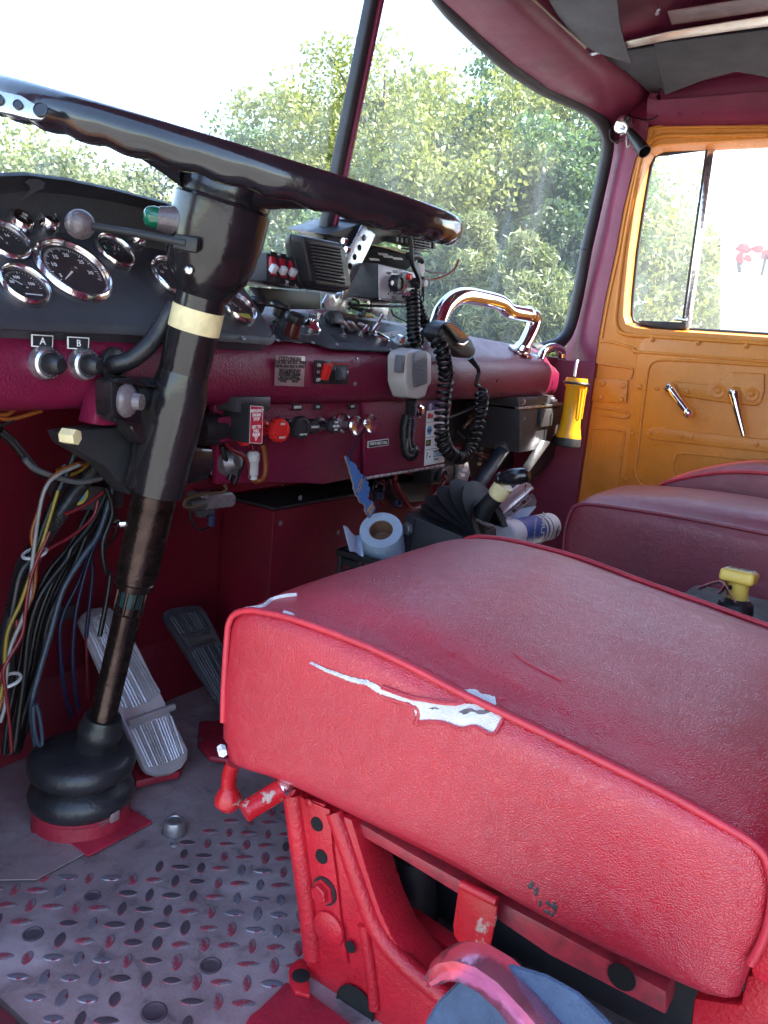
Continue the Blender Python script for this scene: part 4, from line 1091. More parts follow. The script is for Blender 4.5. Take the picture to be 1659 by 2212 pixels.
# drilled bright spoke plate under the rim at the far left
q0 = [(-60, 166), (0, 196), (45, 206), (68, 220), (92, 231), (104, 247), (90, 259), (62, 256), (28, 247), (-60, 230)]
dd = dW - .34
spk = prism('spoke_plate', [atz(*q, dd) for q in q0], V((.004, .006, 0)), m_steel, swh, .001)
for q, r in ((c1(108, 330), .0034), (c1(245, 362), .0052), (c1(-10, 300), .004)):
    lathe('drilled_hole', atz(*q, dd - .0012), -FW, [(r * 1.15, 0), (r * 1.1, .0012), (r, .0014), (r, .0006), (0, .0005)], m_wheel, spk, 18)

# ================================================================= pedals
def pedal(name, label, outline, Pb, Pt, m, ribs, cat='pedal'):
    t = thing(name, (Pb.x, Pb.y, 0), label, cat)
    n_ = (Pt - Pb).cross(X).normalized()
    if n_.z < 0: n_ = -n_
    f = lambda px, py, off=0: atp(px, py, Pb, n_) + n_ * off
    o = prism('treadle', [f(*q) for q in outline], n_ * -.010, m, t, .002)
    return t, o, f, n_
Pb, Pt = at(345, 1660, 'z', .035), at(225, 1325, 'y', 1.02)
t1, tr1, f1, n1 = pedal('brake_treadle', 'ribbed aluminium brake treadle right of the steering shaft', [c8(*q) for q in ((478, 425), (500, 385), (545, 353), (610, 345), (660, 346), (700, 375), (800, 520), (1010, 945), (1135, 1205), (1132, 1260), (1100, 1310), (1040, 1345), (960, 1358), (900, 1342), (870, 1315), (760, 1065), (590, 680))], Pb, Pt, m_pedal, 0)
def rib_mesh(name, f, rowsL, rowsR, n, r, m, parent, k0=0, k1=1):
    bm = bmesh.new()
    for i in range(n):
        u = (i + .5) / n
        a = f(rowsL[0][0] * (1 - u) + rowsR[0][0] * u, rowsL[0][1] * (1 - u) + rowsR[0][1] * u, .0006)
        b = f(rowsL[1][0] * (1 - u) + rowsR[1][0] * u, rowsL[1][1] * (1 - u) + rowsR[1][1] * u, .0006)
        e = .06 * (2 * abs(u - .5)) ** 3
        a, b = a.lerp(b, e), b.lerp(a, e)
        add_tube(bm, [a, b], r, 6)
    o = finish(name, bm, m, parent, 60); o['kind'] = 'stuff'
    return o
rib_mesh('tread_ribs', f1, (c8(500, 420), c8(745, 980)), (c8(680, 370), c8(985, 880)), 13, .0022, m_pedal, tr1)
rib_mesh('tread_ribs', f1, (c8(782, 1080), c8(900, 1325)), (c8(1035, 990), c8(1120, 1240)), 15, .0022, m_pedal, tr1)
tube('treadle_hinge', [f1(*c8(762, 1052), .004), f1(*c8(1040, 952), .004)], .0058, m_pedal, t1, 10)
prism('treadle_base', [at(*c8(x, y), 'z', .004) for x, y in ((780, 1310), (820, 1440), (1080, 1380), (1120, 1290))], V((0, 0, .012)), m_redfloor, t1, .002)
Pb2, Pt2 = at(505, 1540, 'z', .035), at(405, 1318, 'y', 1.03)
t2, tr2, f2, n2 = pedal('accelerator_treadle', 'black ribbed accelerator treadle beside the front of the driver seat', [c8(*q) for q in ((985, 395), (1000, 368), (1040, 348), (1180, 332), (1215, 340), (1250, 385), (1420, 720), (1560, 1000), (1400, 1080), (1340, 960))], Pb2, Pt2, m_pedalblack, 0)
rib_mesh('tread_ribs', f2, (c8(1012, 400), c8(1085, 510)), (c8(1215, 365), c8(1272, 470)), 11, .0022, m_pedalblack, tr2)
rib_mesh('tread_ribs', f2, (c8(1140, 605), c8(1375, 1010)), (c8(1330, 560), c8(1545, 985)), 11, .0024, m_pedalblack, tr2)
pb_ = prism('pedal_badge', [f2(*c8(x, y), .003) for x, y in ((1085, 515), (1275, 472), (1312, 545), (1142, 588))], n2 * -.003, m_gun, tr2, .0008)
xd_ = f2(*c8(1280, 500)) - f2(*c8(1100, 542))
text('lettering', 'WILLIAMS', f2(*c8(1195, 515), .0035), xd_, n2.cross(xd_), .014, m_plastic, pb_, sx=.85, bold=.02)
text('lettering', 'Air Controls', f2(*c8(1215, 555), .0035), xd_, n2.cross(xd_), .012, m_plastic, pb_, sx=.85, bold=.02)
prism('treadle_base', [at(*c8(x, y), 'z', .004) for x, y in ((1200, 1060), (1190, 1200), (1260, 1280), (1400, 1300), (1420, 1050))], V((0, 0, .010)), m_redfloor, t2, .004, 3)

# ================================================================= wiring left of the column
wl_ = thing('wiring_loom', at(60, 1600, 'y', .97), 'tangle of coloured wires and black looms hanging left of the column', 'wiring')
def wire(pts, r, c, yv=.94, parent=None, name='wire'):
    P = []
    for i, q in enumerate(pts):
        y = yv if not isinstance(yv, (tuple, list)) else yv[0] + (yv[1] - yv[0]) * i / (len(pts) - 1)
        P.append(at(*q, 'y', y))
    return tube(name, P, r * .66, m_wire[c] if isinstance(c, str) else c, parent or wl_, 8, 5)
loom = m_rubber
def loomcoil(pts, r, yv):
    P = spline([at(*q, 'y', yv) for q in pts], 10); rr = [r * (1 + .12 * (i % 2)) for i in range(len(P))]
    bm = bmesh.new(); add_tube(bm, spline(P, 3), [r * (1 + .10 * (i % 2)) for i in range(len(spline(P, 3)))], 8)
    return finish('corrugated_loom', bm, loom, wl_, 60)
loomcoil([c2(600, 980), c2(480, 1120), c2(330, 1330), c2(230, 1480), c2(170, 1610), c8(150, 90), c8(95, 320), c8(40, 560), c8(25, 800), c8(-20, 1000)], .0105, .90)
wire([c2(520, 760), c2(430, 980), c2(330, 1200), c2(250, 1400), c2(190, 1560), c8(120, 150), c8(70, 400)], .0075, 'black', .88)
wire([c2(700, 1040), c2(560, 1330), c2(430, 1500), c8(400, 60), c8(250, 260), c8(175, 480), c8(140, 800), c8(90, 1180)], .0070, 'black', .93)
wire([c2(640, 1040), c2(545, 1350), c8(440, 110), c8(300, 400), c8(250, 650), c8(170, 900), c8(80, 1210)], .0075, 'black', .95)
wire([c2(690, 1100), c2(600, 1400), c8(500, 40), c8(380, 240), c8(310, 480), c8(230, 760), c8(190, 950), c8(215, 1180)], .0060, m_hose, .92)
wire([c2(735, 1080), c2(650, 1350), c8(560, 0), c8(490, 230), c8(450, 440), c8(440, 700), c8(470, 960)], .0042, 'blue', .98)
wire([c2(600, 1380), c8(550, 20), c8(560, 130), c8(540, 330), c8(520, 520)], .0045, 'blue', 1.0)
wire([c2(560, 1450), c8(480, 180), c8(370, 420), c8(365, 640), c8(390, 850), c8(430, 1010)], .0045, 'blue', 1.0)
wire([c8(520, 520), c8(525, 700), c8(530, 900)], .004, 'red', 1.0)
wire([c8(440, 700), c8(455, 860), c8(480, 980)], .004, 'red', .985)
wire([c8(365, 640), c8(395, 880), c8(440, 1040)], .004, 'red', 1.005)
wire([c2(620, 1160), c2(540, 1220), c2(430, 1280), c2(390, 1290)], .0035, 'red', .87)
wire([c2(590, 1210), c2(560, 1310), c2(440, 1420), c2(300, 1500), c2(230, 1570), c2(215, 1640)], .0035, 'red', .885)
wire([c2(470, 985), c2(350, 1040), c2(275, 1130), c2(230, 1280), c2(190, 1420), c2(215, 1560), c8(215, 120), c8(200, 260), c8(140, 400), c8(70, 560), c8(30, 720), c8(10, 900), c8(-20, 1000)], .0036, 'orange', .87)
wire([c2(480, 995), c2(350, 1055), c2(272, 1140), c2(230, 1320), c8(190, 120), c8(180, 280), c8(130, 430), c8(60, 600), c8(35, 800), c8(30, 940), c8(0, 1040)], .0036, 'white', .868)
wire([c2(350, 1150), c2(290, 1350), c2(225, 1560), c8(170, 190), c8(120, 330), c8(50, 480), c8(30, 620), c8(25, 760), c8(0, 900)], .0036, 'yellow', .868)
wire([c2(300, 1400), c8(190, 150), c8(150, 400), c8(130, 520), c8(50, 660), c8(20, 740), c8(40, 900), c8(60, 1080), c8(70, 1220)], .0036, 'red', .866)
wire([c8(100, 420), c8(90, 560), c8(20, 700), c8(-10, 820)], .0034, 'red', .872)
for dx, yy, r in ((0, .955, .006), (26, .97, .005), (-24, .985, .0065), (48, .99, .0045), (-60, .94, .005), (70, 1.01, .005)):
    wire([c2(680 + dx * .4, 1060), c2(600 + dx, 1260), c2(480 + dx, 1480), c8(340 + dx, 150), c8(230 + dx, 420), c8(170 + dx, 720), c8(110 + dx, 1010), c8(60 + dx * .6, 1230)], r, 'black', yy)
wire([c2(640, 1130), c2(680, 1280), c2(620, 1470), c2(640, 1640), c8(665, 150), c8(640, 330), c8(600, 520)], .0055, 'black', .90)
wire([c2(690, 1260), c2(700, 1400), c2(620, 1520), c8(620, 80)], .004, 'black', 1.02)
wire([c8(70, 560), c8(90, 780), c8(130, 1000), c8(110, 1200)], .009, 'black', 1.0)
wire([c8(200, 940), c8(205, 1060), c8(230, 1170), c8(255, 1160), c8(240, 1010), c8(215, 930)], .004, m_hose, .9)
for p0_, p1_, p2_, cc in (((-20, 700), (60, 720), (250, 668), 'orange'), ((-20, 690), (40, 690), (90, 660), 'orange'), ((-10, 650), (60, 640), (110, 600), 'black'), ((-20, 760), (30, 750), (80, 720), 'black')):
    wire([c2(*p0_), c2(*p1_), c2(*p2_)], .004, cc, .86)
wire([c2(150, 960), c2(210, 1020), c2(360, 1075), c2(480, 1100), c2(610, 1075)], .0055, 'grey', .875)
wire([c2(0, 790), c2(80, 860), c2(160, 960), c2(240, 1040), c2(360, 1080)], .008, 'black', .885)
wire([c2(340, 1025), c2(450, 1000), c2(540, 990)], .0034, 'orange', .90)
wire([c2(420, 1060), c2(500, 1020), c2(560, 960)], .0034, 'yellow', .90)
wire([c2(350, 1030), c2(420, 990), c2(540, 985)], .003, 'white', .905)
for q, w_, h_, yy in ((c2(200, 1555), 58, 16, .868), (c8(42, 828), 50, 12, .862)):
    c = at(*q, 'y', yy)
    tube('cable_tie', [c + V((0.012 + .0135 * math.cos(a), .0135 * math.sin(a) + .016, .004 * math.cos(a))) for a in [2 * pi * k / 12 for k in range(12)]], .0022, m_mic, wl_, 6, 2, True)
for q in (c8(410, 375), c8(215, 565)):
    box('wire_clip', at(*q, 'y', 1.09), (.03, .012, .022), m_gun, wl_, bev=.003)
prism('fuse_block', [at(*c2(x, y), 'y', .93) for x, y in ((400, 1115), (640, 1125), (760, 1150), (750, 1255), (480, 1275), (420, 1220))], V((0, .05, 0)), m_gun, wl_, .004)
lathe('round_sticker', at(*c2(470, 1168), 'y', .928), -Y, [(.0155, 0), (.0155, .001), (.011, .0012), (.011, .0016), (0, .0016)], m_yellowink, wl_, 24)
lathe('sticker_centre', at(*c2(470, 1168), 'y', .9265), -Y, [(.0115, 0), (.0115, .0006), (0, .0006)], m_skyblue, wl_, 24)
# parts hanging under the panel right of the column
hang = thing('flasher_unit', at(*c2(1310, 1230), 'y', .88), 'grey translucent flasher can with wires under the lower panel', 'flasher')
prism('flasher_can', [at(*c2(x, y), 'y', .86) for x, y in ((1215, 1190), (1235, 1168), (1405, 1158), (1428, 1180), (1428, 1230), (1405, 1252), (1235, 1272), (1215, 1255))], V((0, .035, 0)), m_knobgrey, hang, .006, 3)
prism('flasher_bracket', [at(*c2(x, y), 'y', .868) for x, y in ((1200, 1270), (1300, 1262), (1295, 1310), (1205, 1315))], V((0, .012, 0)), m_gun, hang, .002)
def wireh(pts, r, c, yv): return wire(pts, r, c, yv, hang)
wireh([c2(1215, 1235), c2(1150, 1250), c2(1110, 1240), c2(1130, 1200), c2(1220, 1170), c2(1330, 1160), c2(1365, 1140), c2(1350, 1110)], .0035, 'tan', .855)
wireh([c2(1145, 1260), c2(1155, 1330), c2(1200, 1385), c2(1250, 1375), c2(1290, 1310)], .0028, 'black', .86)
lathe('flasher_plug', at(*c2(1275, 1330), 'y', .855), Z, [(.006, -.008), (.006, .008)], m_wire['blue'], hang, 10)
lathe('wire_sheath', at(*c2(1185, 1232), 'y', .862), X, [(.007, -.014), (.0085, -.010), (.0085, .014), (.006, .018)], m_gun, hang, 14)
con = thing('bullet_connector', at(*c5b(268, 740), 'y', .82), 'pale grey inline fuse holder hanging below the red sign', 'fuse holder')
pA, pB = at(*c5b(268, 630), 'y', .82), at(*c5b(268, 870), 'y', .82)
lathe('fuse_body', pA, pB - pA, [(.006, -.004), (.0095, 0), (.0095, .010), (.0080, .012), (.0075, (pB - pA).length * .8), (.0058, (pB - pA).length * .85), (.0058, (pB - pA).length), (0, (pB - pA).length)], m_mic, con, 16)
tube('orange_lead', [at(*c5b(x, y), 'y', .818) for x, y in ((355, 540), (375, 640), (385, 760), (365, 850), (310, 890), (272, 875))], .0042, m_wire['orange'], con, 8)
tube('red_lead', [at(*c5b(x, y), 'y', .822) for x, y in ((268, 620), (265, 580), (255, 540))], .003, m_wire['red'], con, 8)
tube('red_lead', [at(*c5b(x, y), 'y', .822) for x, y in ((10, 520), (60, 590), (160, 640), (210, 700), (232, 790), (225, 860))], .003, m_wire['red'], con, 8)
sol = thing('solenoid_cluster', at(*c2(1390, 960), 'y', .85), 'dark solenoid and tape wrapped leads under the emergency sign', 'solenoid')
lathe('solenoid_body', at(*c2(1395, 975), 'y', .845), V((.2, -1, .3)), [(.020, -.03), (.020, 0), (.015, .004), (.012, .012), (0, .013)], m_dullsteel, sol, 20)
for pts, cc in ((((1380, 890), (1410, 930), (1440, 990), (1420, 1060)), 'black'), (((1340, 880), (1360, 960), (1400, 1010), (1380, 1090)), 'black'), (((1350, 1000), (1380, 1020), (1415, 1000)), 'orange'), (((1470, 960), (1440, 1040), (1410, 1110)), 'black'), (((1400, 900), (1470, 930), (1500, 1010)), 'red')):
    wire([c2(*q) for q in pts], .006 if cc == 'black' else .003, cc, .842, sol)
# ================================================================= seats
XS = .570
def s1(x, y): return (432 + x * .4557, 1242 + y * .4557)
def s3(x, y): return (1026 + x * .3815, 1512 + y * .3815)
def s2(x, y): return (540 + x * .3906, 1674 + y * .3906)
top_px = [(480, 1600), (480, 1560), (482, 1490), (486, 1420), (489, 1379), (493, 1347), (507, 1326), (537, 1319), (569, 1323), (623, 1335), (705, 1363), (797, 1399), (888, 1442), (979, 1490), (1070, 1534), (1188, 1591), (1331, 1661), (1446, 1718), (1560, 1783), (1617, 1817), (1652, 1852), (1668, 1905), (1668, 1950), (1657, 2008), (1640, 2050), (1621, 2084)]
bot_px = [(1610, 2120), (1598, 2150), (1587, 2171), (1550, 2166), (1522, 2157), (1407, 2107), (1293, 2054), (1140, 1975), (1026, 1912), (900, 1845), (751, 1766), (592, 1686), (514, 1659), (490, 1647), (480, 1625)]
TOP = [at(*q, 'x', XS) for q in top_px]; BOT = [at(*q, 'x', XS) for q in bot_px]
PROF = TOP + BOT
cy = sum(p.y for p in PROF) / len(PROF); cz = sum(p.z for p in PROF) / len(PROF)
def cushion(name, prof, ntop, x0, x1, mat_, parent, crown=.018, bulge=.008, wear=True, nx=18, flip=1):
    """loft of the side outline across the seat: crowned top, softly bulged sides"""
    bm = bmesh.new(); rows = []
    N = len(prof)
    us = [0, .006, .02, .05, .09, .14] + [.14 + (.86 - .14) * k / nx for k in range(1, nx)] + [.86, .91, .95, .98, .994, 1]
    for u in us:
        x = x0 + (x1 - x0) * u
        e = min(u, 1 - u)
        ins = .010 * (1 - min(1, e / .02)) ** 2           # rolled edge
        cr_ = crown * (1 - (1 - min(1, e / .26)) ** 2)
        sag = -.007 * math.exp(-((e - .055) / .035) ** 2)
        row = []
        for i, p in enumerate(prof):
            d = V((0, p.y - cy0, p.z - cz0))
            L = d.length
            q = V((x, p.y, p.z)) - d * (ins / L)
            if i < ntop:
                up = max(0, min(1, (p.z - zlow) / (zhigh - zlow)))
                fy = (p.y - ymin) / (ymax - ymin)
                k = up ** 2 * max(0, math.sin(pi * max(0.0, min(1, fy * .90 + .05)))) ** .5
                q.z += (cr_ + sag) * k
                q.z += .0018 * noise.noise(V((x * 14, p.y * 14, 3))) * k * min(1, e / .05)
                # front edge swells a little
                q.y += .006 * (1 - up) * (fy > .8)
            row.append(bm.verts.new(q))
        rows.append(row)
    for A, B in zip(rows, rows[1:]):
        for k in range(N): bm.faces.new((A[k], A[(k + 1) % N], B[(k + 1) % N], B[k]))
    # end faces: fan to an inset, bulged centre
    for row, sgn in ((rows[0], -1), (rows[-1], 1)):
        prev = row
        for s, b in ((.97, .35), (.90, .7), (.75, .95), (.5, 1.0), (.25, 1.0)):
            ring = []
            for v in row:
                ring.append(bm.verts.new(V((v.co.x + sgn * bulge * b, cy0 + (v.co.y - cy0) * s, cz0 + (v.co.z - cz0) * s))))
            for k in range(N): bm.faces.new((prev[k], prev[(k + 1) % N], ring[(k + 1) % N], ring[k]))
            prev = ring
        c = bm.verts.new(V((row[0].co.x + sgn * bulge, cy0, cz0)))
        for k in range(N): bm.faces.new((prev[k], prev[(k + 1) % N], c))
    return finish(name, bm, mat_, parent, 75)
def dense(prof, n=3): return spline(prof, n, True)
cy0, cz0 = cy, cz
zlow = min(p.z for p in TOP) + .02; zhigh = max(p.z for p in TOP); ymin = min(p.y for p in PROF); ymax = max(p.y for p in PROF)
PD = dense(PROF, 3)
seat = thing('driver_seat', (.80, .34, 0), 'bright red vinyl driver seat with torn side on a red steel pedestal', 'seat')
cu = cushion('cushion', PD, len(TOP) * 3, XS, 1.052, m_seat, seat, crown=.021)
def bul(p, off=.0012):
    """set a point of the near side plane on the bulged side face"""
    ok, loc, nr, _ = cu.ray_cast(V((XS - .2, p.y, p.z)), X)
    return loc - X * off if ok else V((XS - .008 - off, p.y, p.z))
pip = [V((XS + .001, p.y, p.z)) for p in spline(TOP[1:], 3)]
tube('piping', pip, .0034, m_piping, cu, 8, 1)
pipf = [V((1.050, p.y, p.z + .002)) for p in spline(TOP[3:], 3)]
tube('piping', pipf, .0034, m_piping, cu, 8, 1)
def patch(name, pts, m_, parent, conv, jit=1.0, off=.0012, edge=None):
    P = []
    N = len(pts)
    for i in range(N):
        a, b = pts[i], pts[(i + 1) % N]; L = math.hypot(b[0] - a[0], b[1] - a[1]); n_ = max(1, int(L / 12))
        for k in range(n_):
            t = k / n_
            P.append((a[0] + (b[0] - a[0]) * t + RND.uniform(-jit, jit) * (2.2 if k else .3), a[1] + (b[1] - a[1]) * t + RND.uniform(-jit, jit) * (2.2 if k else .3) * (1 if a[0] > 790 else .4)))
    pts3 = [conv(*q) for q in P]
    bm = bmesh.new()
    vs_ = [bm.verts.new(p) for p in pts3]
    f = bm.faces.new(vs_)
    bmesh.ops.triangulate(bm, faces=[f])
    bmesh.ops.subdivide_edges(bm, edges=bm.edges, cuts=1, use_grid_fill=True)
    if edge is not None:
        for v in bm.verts: v.co = edge(v.co)
    return finish(name, bm, m_, parent, 0)
tear = [(535, 408), (600, 437), (725, 481), (800, 495), (870, 530), (1000, 575), (1050, 585), (1200, 618), (1370, 640), (1380, 660), (1415, 675), (1395, 752), (1310, 715), (1245, 722), (1150, 690), (1060, 690), (1030, 702), (1048, 640), (1000, 607), (930, 582), (870, 562), (830, 530), (780, 512), (720, 502), (590, 448)]
cnv = lambda x, y: at(*s1(x, y), 'x', XS - .006)
def pl(xs, ys, x):
    for k in range(len(xs) - 1):
        if x <= xs[k + 1]: return ys[k] + (ys[k + 1] - ys[k]) * (x - xs[k]) / max(1e-6, xs[k + 1] - xs[k])
    return ys[-1]
tx, ty_ = (535, 600, 725, 800, 870, 1000, 1050, 1200, 1370, 1380, 1415), (408, 437, 481, 495, 530, 575, 585, 618, 640, 662, 676)
bx_, by_ = (535, 590, 720, 790, 870, 930, 1000, 1028, 1034, 1060, 1150, 1245, 1310, 1395, 1415), (411, 447, 499, 514, 564, 584, 609, 634, 702, 692, 692, 722, 716, 752, 690)
rows = []
for k in range(141):
    x = 535 + 880 * k / 140
    a_, b_ = pl(tx, ty_, x) + RND.uniform(-2.2, 2.2), pl(bx_, by_, x) + RND.uniform(-2.6, 2.6) + (4 if x < 1000 else 0)
    if b_ < a_ + 2: b_ = a_ + 2
    rows.append([bul(cnv(x, a_ + (b_ - a_) * t), .0007 + (.0016 + .0022 * abs(noise.noise(V((x * .03, t * 3, 0))))) * math.sin(pi * t)) for t in (0, .25, .5, .75, 1)])
tp_ = sheet('torn_batting', rows, m_foam, cu, 60)
# curled vinyl lips along the tear
for seg_ in ([(870, 526), (1000, 575), (1050, 585), (1200, 618), (1370, 640)], [(1415, 678), (1395, 752), (1310, 717), (1245, 724), (1150, 692), (1060, 692), (1030, 704)], [(1030, 704), (1048, 640), (1000, 608), (930, 589), (870, 570)]):
    tube('torn_lip', [bul(cnv(*q), .0016) for q in seg_], .0021, m_seat, cu, 6, 4)
patch('foam_stain', [(1222, 650), (1260, 640), (1300, 652), (1350, 650), (1362, 662), (1330, 670), (1290, 664), (1250, 662)], m_foamdirt, cu, cnv, 1.6, edge=lambda p: bul(p, .0026))
patch('foam_stain', [(1080, 632), (1110, 622), (1140, 630), (1128, 645), (1095, 644)], m_foamdirt, cu, cnv, 1.4, edge=lambda p: bul(p, .0026))
def topsurf(px, py, lift=.0016):
    """first hit of the pixel ray on the cushion"""
    d = ray(px, py).normalized()
    ok, loc, nr, _ = cu.ray_cast(CAM, d)
    return loc + nr * lift if ok else at(px, py, 'z', .39)
patch('worn_batting', [(1252, 545), (1300, 548), (1335, 572), (1395, 582), (1406, 618), (1380, 622), (1335, 600), (1290, 574)], m_foam, cu, lambda x, y: topsurf(*s1(x, y)), 1.2)
for pts, r in (([(160, 190), (205, 168), (250, 160), (300, 150), (340, 120), (400, 103), (460, 97)], .0022), ([(400, 180), (425, 188), (440, 196)], .0024), ([(100, 820), (104, 832), (108, 846)], .0032)):
    tube('frayed_thread', [topsurf(*s1(*q), .0006) for q in pts], r, m_foam, cu, 6, 3)
for pts in ([(1490, 370), (1560, 420), (1659, 470), (1720, 500)],):
    tube('stitch_crease', [topsurf(*s1(*q), -.0004) for q in pts], .0013, m_seat, cu, 6, 3)
for pts in (((318, 1050), (340, 1075), (352, 1095)), ((380, 1150), (420, 1160), (450, 1150)), ((410, 1190), (440, 1170), (460, 1160)), ((430, 1205), (445, 1190))):
    for q in pts:
        for _ in range(3):
            qq = (q[0] + RND.uniform(-16, 16), q[1] + RND.uniform(-14, 14))
            p = topsurf(*s3(*qq), .0004)
            lathe('grime_fleck', p, -X, [(RND.uniform(.0009, .0022), 0), (.0006, .0003), (0, .0003)], m_gun, cu, 7)
# ---------------------------------------------------------------- pedestal under the driver seat
XP = .602
def pq(x, y, off=0): return at(*s2(x, y), 'x', XP - off)
ped = prism('pedestal', [pq(*q) for q in ((205, 85), (560, 250), (585, 330), (640, 520), (720, 760), (790, 915), (880, 1030), (1010, 1190), (1120, 1290), (1250, 1390), (1250, 1560), (420, 1460), (345, 1300), (318, 1240), (312, 1050), (300, 900))], V((.045, 0, 0)), m_redpaint, seat, .003)
def rib(pts, r, name='pressed_rib', off=.001): return tube(name, [pq(*q, off) for q in pts], r, m_redpaint, ped, 10, 5)
rib([(238, 100), (290, 480), (330, 780), (352, 1000)], .0118, off=-.002)
rib([(470, 200), (520, 340), (580, 520), (650, 720), (700, 840), (780, 960), (900, 1080), (1030, 1190), (1150, 1290)], .0105, off=-.002)
rib([(628, 825), (650, 950), (675, 1130), (690, 1290)], .0062)
prism('strap_plate', [pq(*q, .004) for q in ((290, 130), (440, 195), (455, 420), (480, 600), (500, 800), (540, 1050), (400, 985), (370, 800), (330, 480))], V((.003, 0, 0)), m_redpaint, ped, .0012)
for q, r in (((370, 272), .0070), ((395, 452), .0070), ((554, 952), .0058)):
    lathe('bolt_hole', pq(*q, .0045), -X, [(r * 1.12, 0), (r * 1.05, .0008), (r, .0003), (r * .95, .0002), (0, .0002)], m_hole, ped, 18)
bolt(pq(408, 645, .0045), V((-1, .1, 0)), .0105, m_redpaint, ped)
lathe('washer', pq(415, 640, .004), -X, [(.0155, 0), (.0155, .0016), (0, .0017)], m_rubber, ped, 20)
lathe('plug_cap', pq(440, 848, .0045), -X, [(.0195, 0), (.019, .003), (.015, .0055), (0, .0065)], m_redpaint, ped, 24)
lathe('lightening_hole', pq(580, 1285, .0035), -X, [(.024, 0), (.023, .0018), (.0215, .0002), (0, .0002)], m_hole, ped, 24)
prism('foot_flange', [at(*s2(x, y), 'z', .006) for x, y in ((212, 1110), (225, 1070), (262, 1040), (310, 1030), (330, 1240), (250, 1220), (220, 1170))], V((0, 0, .005)), m_redpaint, ped, .001)
lathe('flange_hole', at(*s2(282, 1110), 'z', .0112), Z, [(.010, 0), (.009, .0006), (0, .0002)], m_hole, ped, 16)
prism('seat_base_plate', [at(*s2(x, y), 'z', .002) for x, y in ((0, 1345), (60, 1300), (200, 1160), (330, 1220), (700, 1500), (300, 1700), (-40, 1420))], V((0, 0, .003)), m_redfloor, seat)
# seat frame rails seen below the cushion
XR = .612
def rq(x, y, off=0): return at(*s2(x, y), 'x', XR - off)
prism('frame_rail', [rq(*q) for q in ((560, 240), (900, 440), (1170, 590), (1659, 850), (2300, 1200), (2300, 1330), (1659, 1000), (1350, 790), (1140, 655), (850, 475), (580, 320))], V((.03, 0, 0)), strip_mat('cracked_red_rail', (.44, .03, .05), (.20, .03, .04), 60, (1, 1, 1)), seat, .002)
prism('frame_beam', [rq(*q, -.05) for q in ((690, 655), (1000, 880), (1400, 1150), (1700, 1330), (2300, 1650), (2300, 1800), (1200, 1330), (950, 1120), (760, 830))], V((.02, 0, 0)), m_redpaint, seat, .002)
prism('frame_backing', [V((.74, .47, .03)), V((.74, -.02, .03)), V((.74, -.02, .24)), V((.74, .47, .24))], V((.2, 0, 0)), m_plastic, seat)
lathe('suspension_bellows', at(*s2(905, 520), 'x', .70) + V((0, 0, -.12)), Z, [(.045, 0), (.044, .01), (.038, .03), (.036, .045), (.033, .06), (.030, .085), (.027, .10), (.026, .14)], m_rubber, seat, 28)
lathe('bellows_rod', at(*s2(920, 520), 'x', .70) + V((0, 0, -.02)), Z, [(.014, 0), (.014, .05)], m_dullsteel, seat, 16)
tab = prism('release_tab', [rq(*q, .016) for q in ((1168, 580), (1372, 682), (1362, 790), (1330, 940), (1300, 978), (1262, 985), (1160, 935), (1126, 890), (1122, 830), (1150, 640))], V((.003, 0, 0)), m_redchip, seat, .0012)
tube('tab_bend', [rq(1170, 600, .017), rq(1368, 700, .017)], .005, m_redpaint, tab, 8)
# levers
a1_ = [at(*s1(x, y), 'x', .60) for x, y in ((160, 890), (142, 940), (135, 1000), (136, 1050))]
lv1 = tube('tilt_lever', a1_, [.0085, .0085, .0085, .009], m_redchip, seat, 12)
lathe('lever_tip', a1_[-1] + V((0, 0, .006)), V((0, 0, -1)), [(.008, -.006), (.012, 0), (.0155, .008), (.0155, .014), (.010, .021), (0, .023)], m_redchip, lv1, 18)
a2_ = at(*s1(395, 1010), 'x', .575); b2_ = at(*s1(210, 1125), 'x', .535)
lv2 = tube('slide_handle', [a2_, b2_], .0105, m_redchip, seat, 14)
lathe('handle_end', a2_, a2_ - b2_, [(.0108, -.004), (.0112, .004), (.009, .010), (.006, .011), (0, .0105)], m_chrome, lv2, 18)
prism('latch_plate', [at(*s1(x, y), 'x', XP - .002) for x, y in ((490, 1060), (520, 1065), (590, 1090), (590, 1115), (500, 1085))], V((.006, 0, 0)), m_redpaint, seat, .001)
screw(at(*s1(516, 1080), 'x', XP - .003), -X, .005, m_redpaint, seat)
prism('rear_bracket', [at(*s3(x, y), 'x', .585) for x, y in ((1560, 1530), (1640, 1360), (1900, 1380), (1900, 1660), (1700, 1640), (1570, 1580))], V((.02, 0, 0)), m_redpaint, seat, .003)
prism('rear_frame', [at(*s3(x, y), 'x', .62) for x, y in ((1240, 1690), (1500, 1730), (1540, 1560), (1900, 1640), (1900, 2000), (1200, 2000))], V((.02, 0, 0)), m_redpaint, seat, .003)
lathe('frame_slot', at(*s3(830, 1570), 'x', .61), -X, [(.012, 0), (.011, .001), (0, .001)], m_hole, seat, 16)

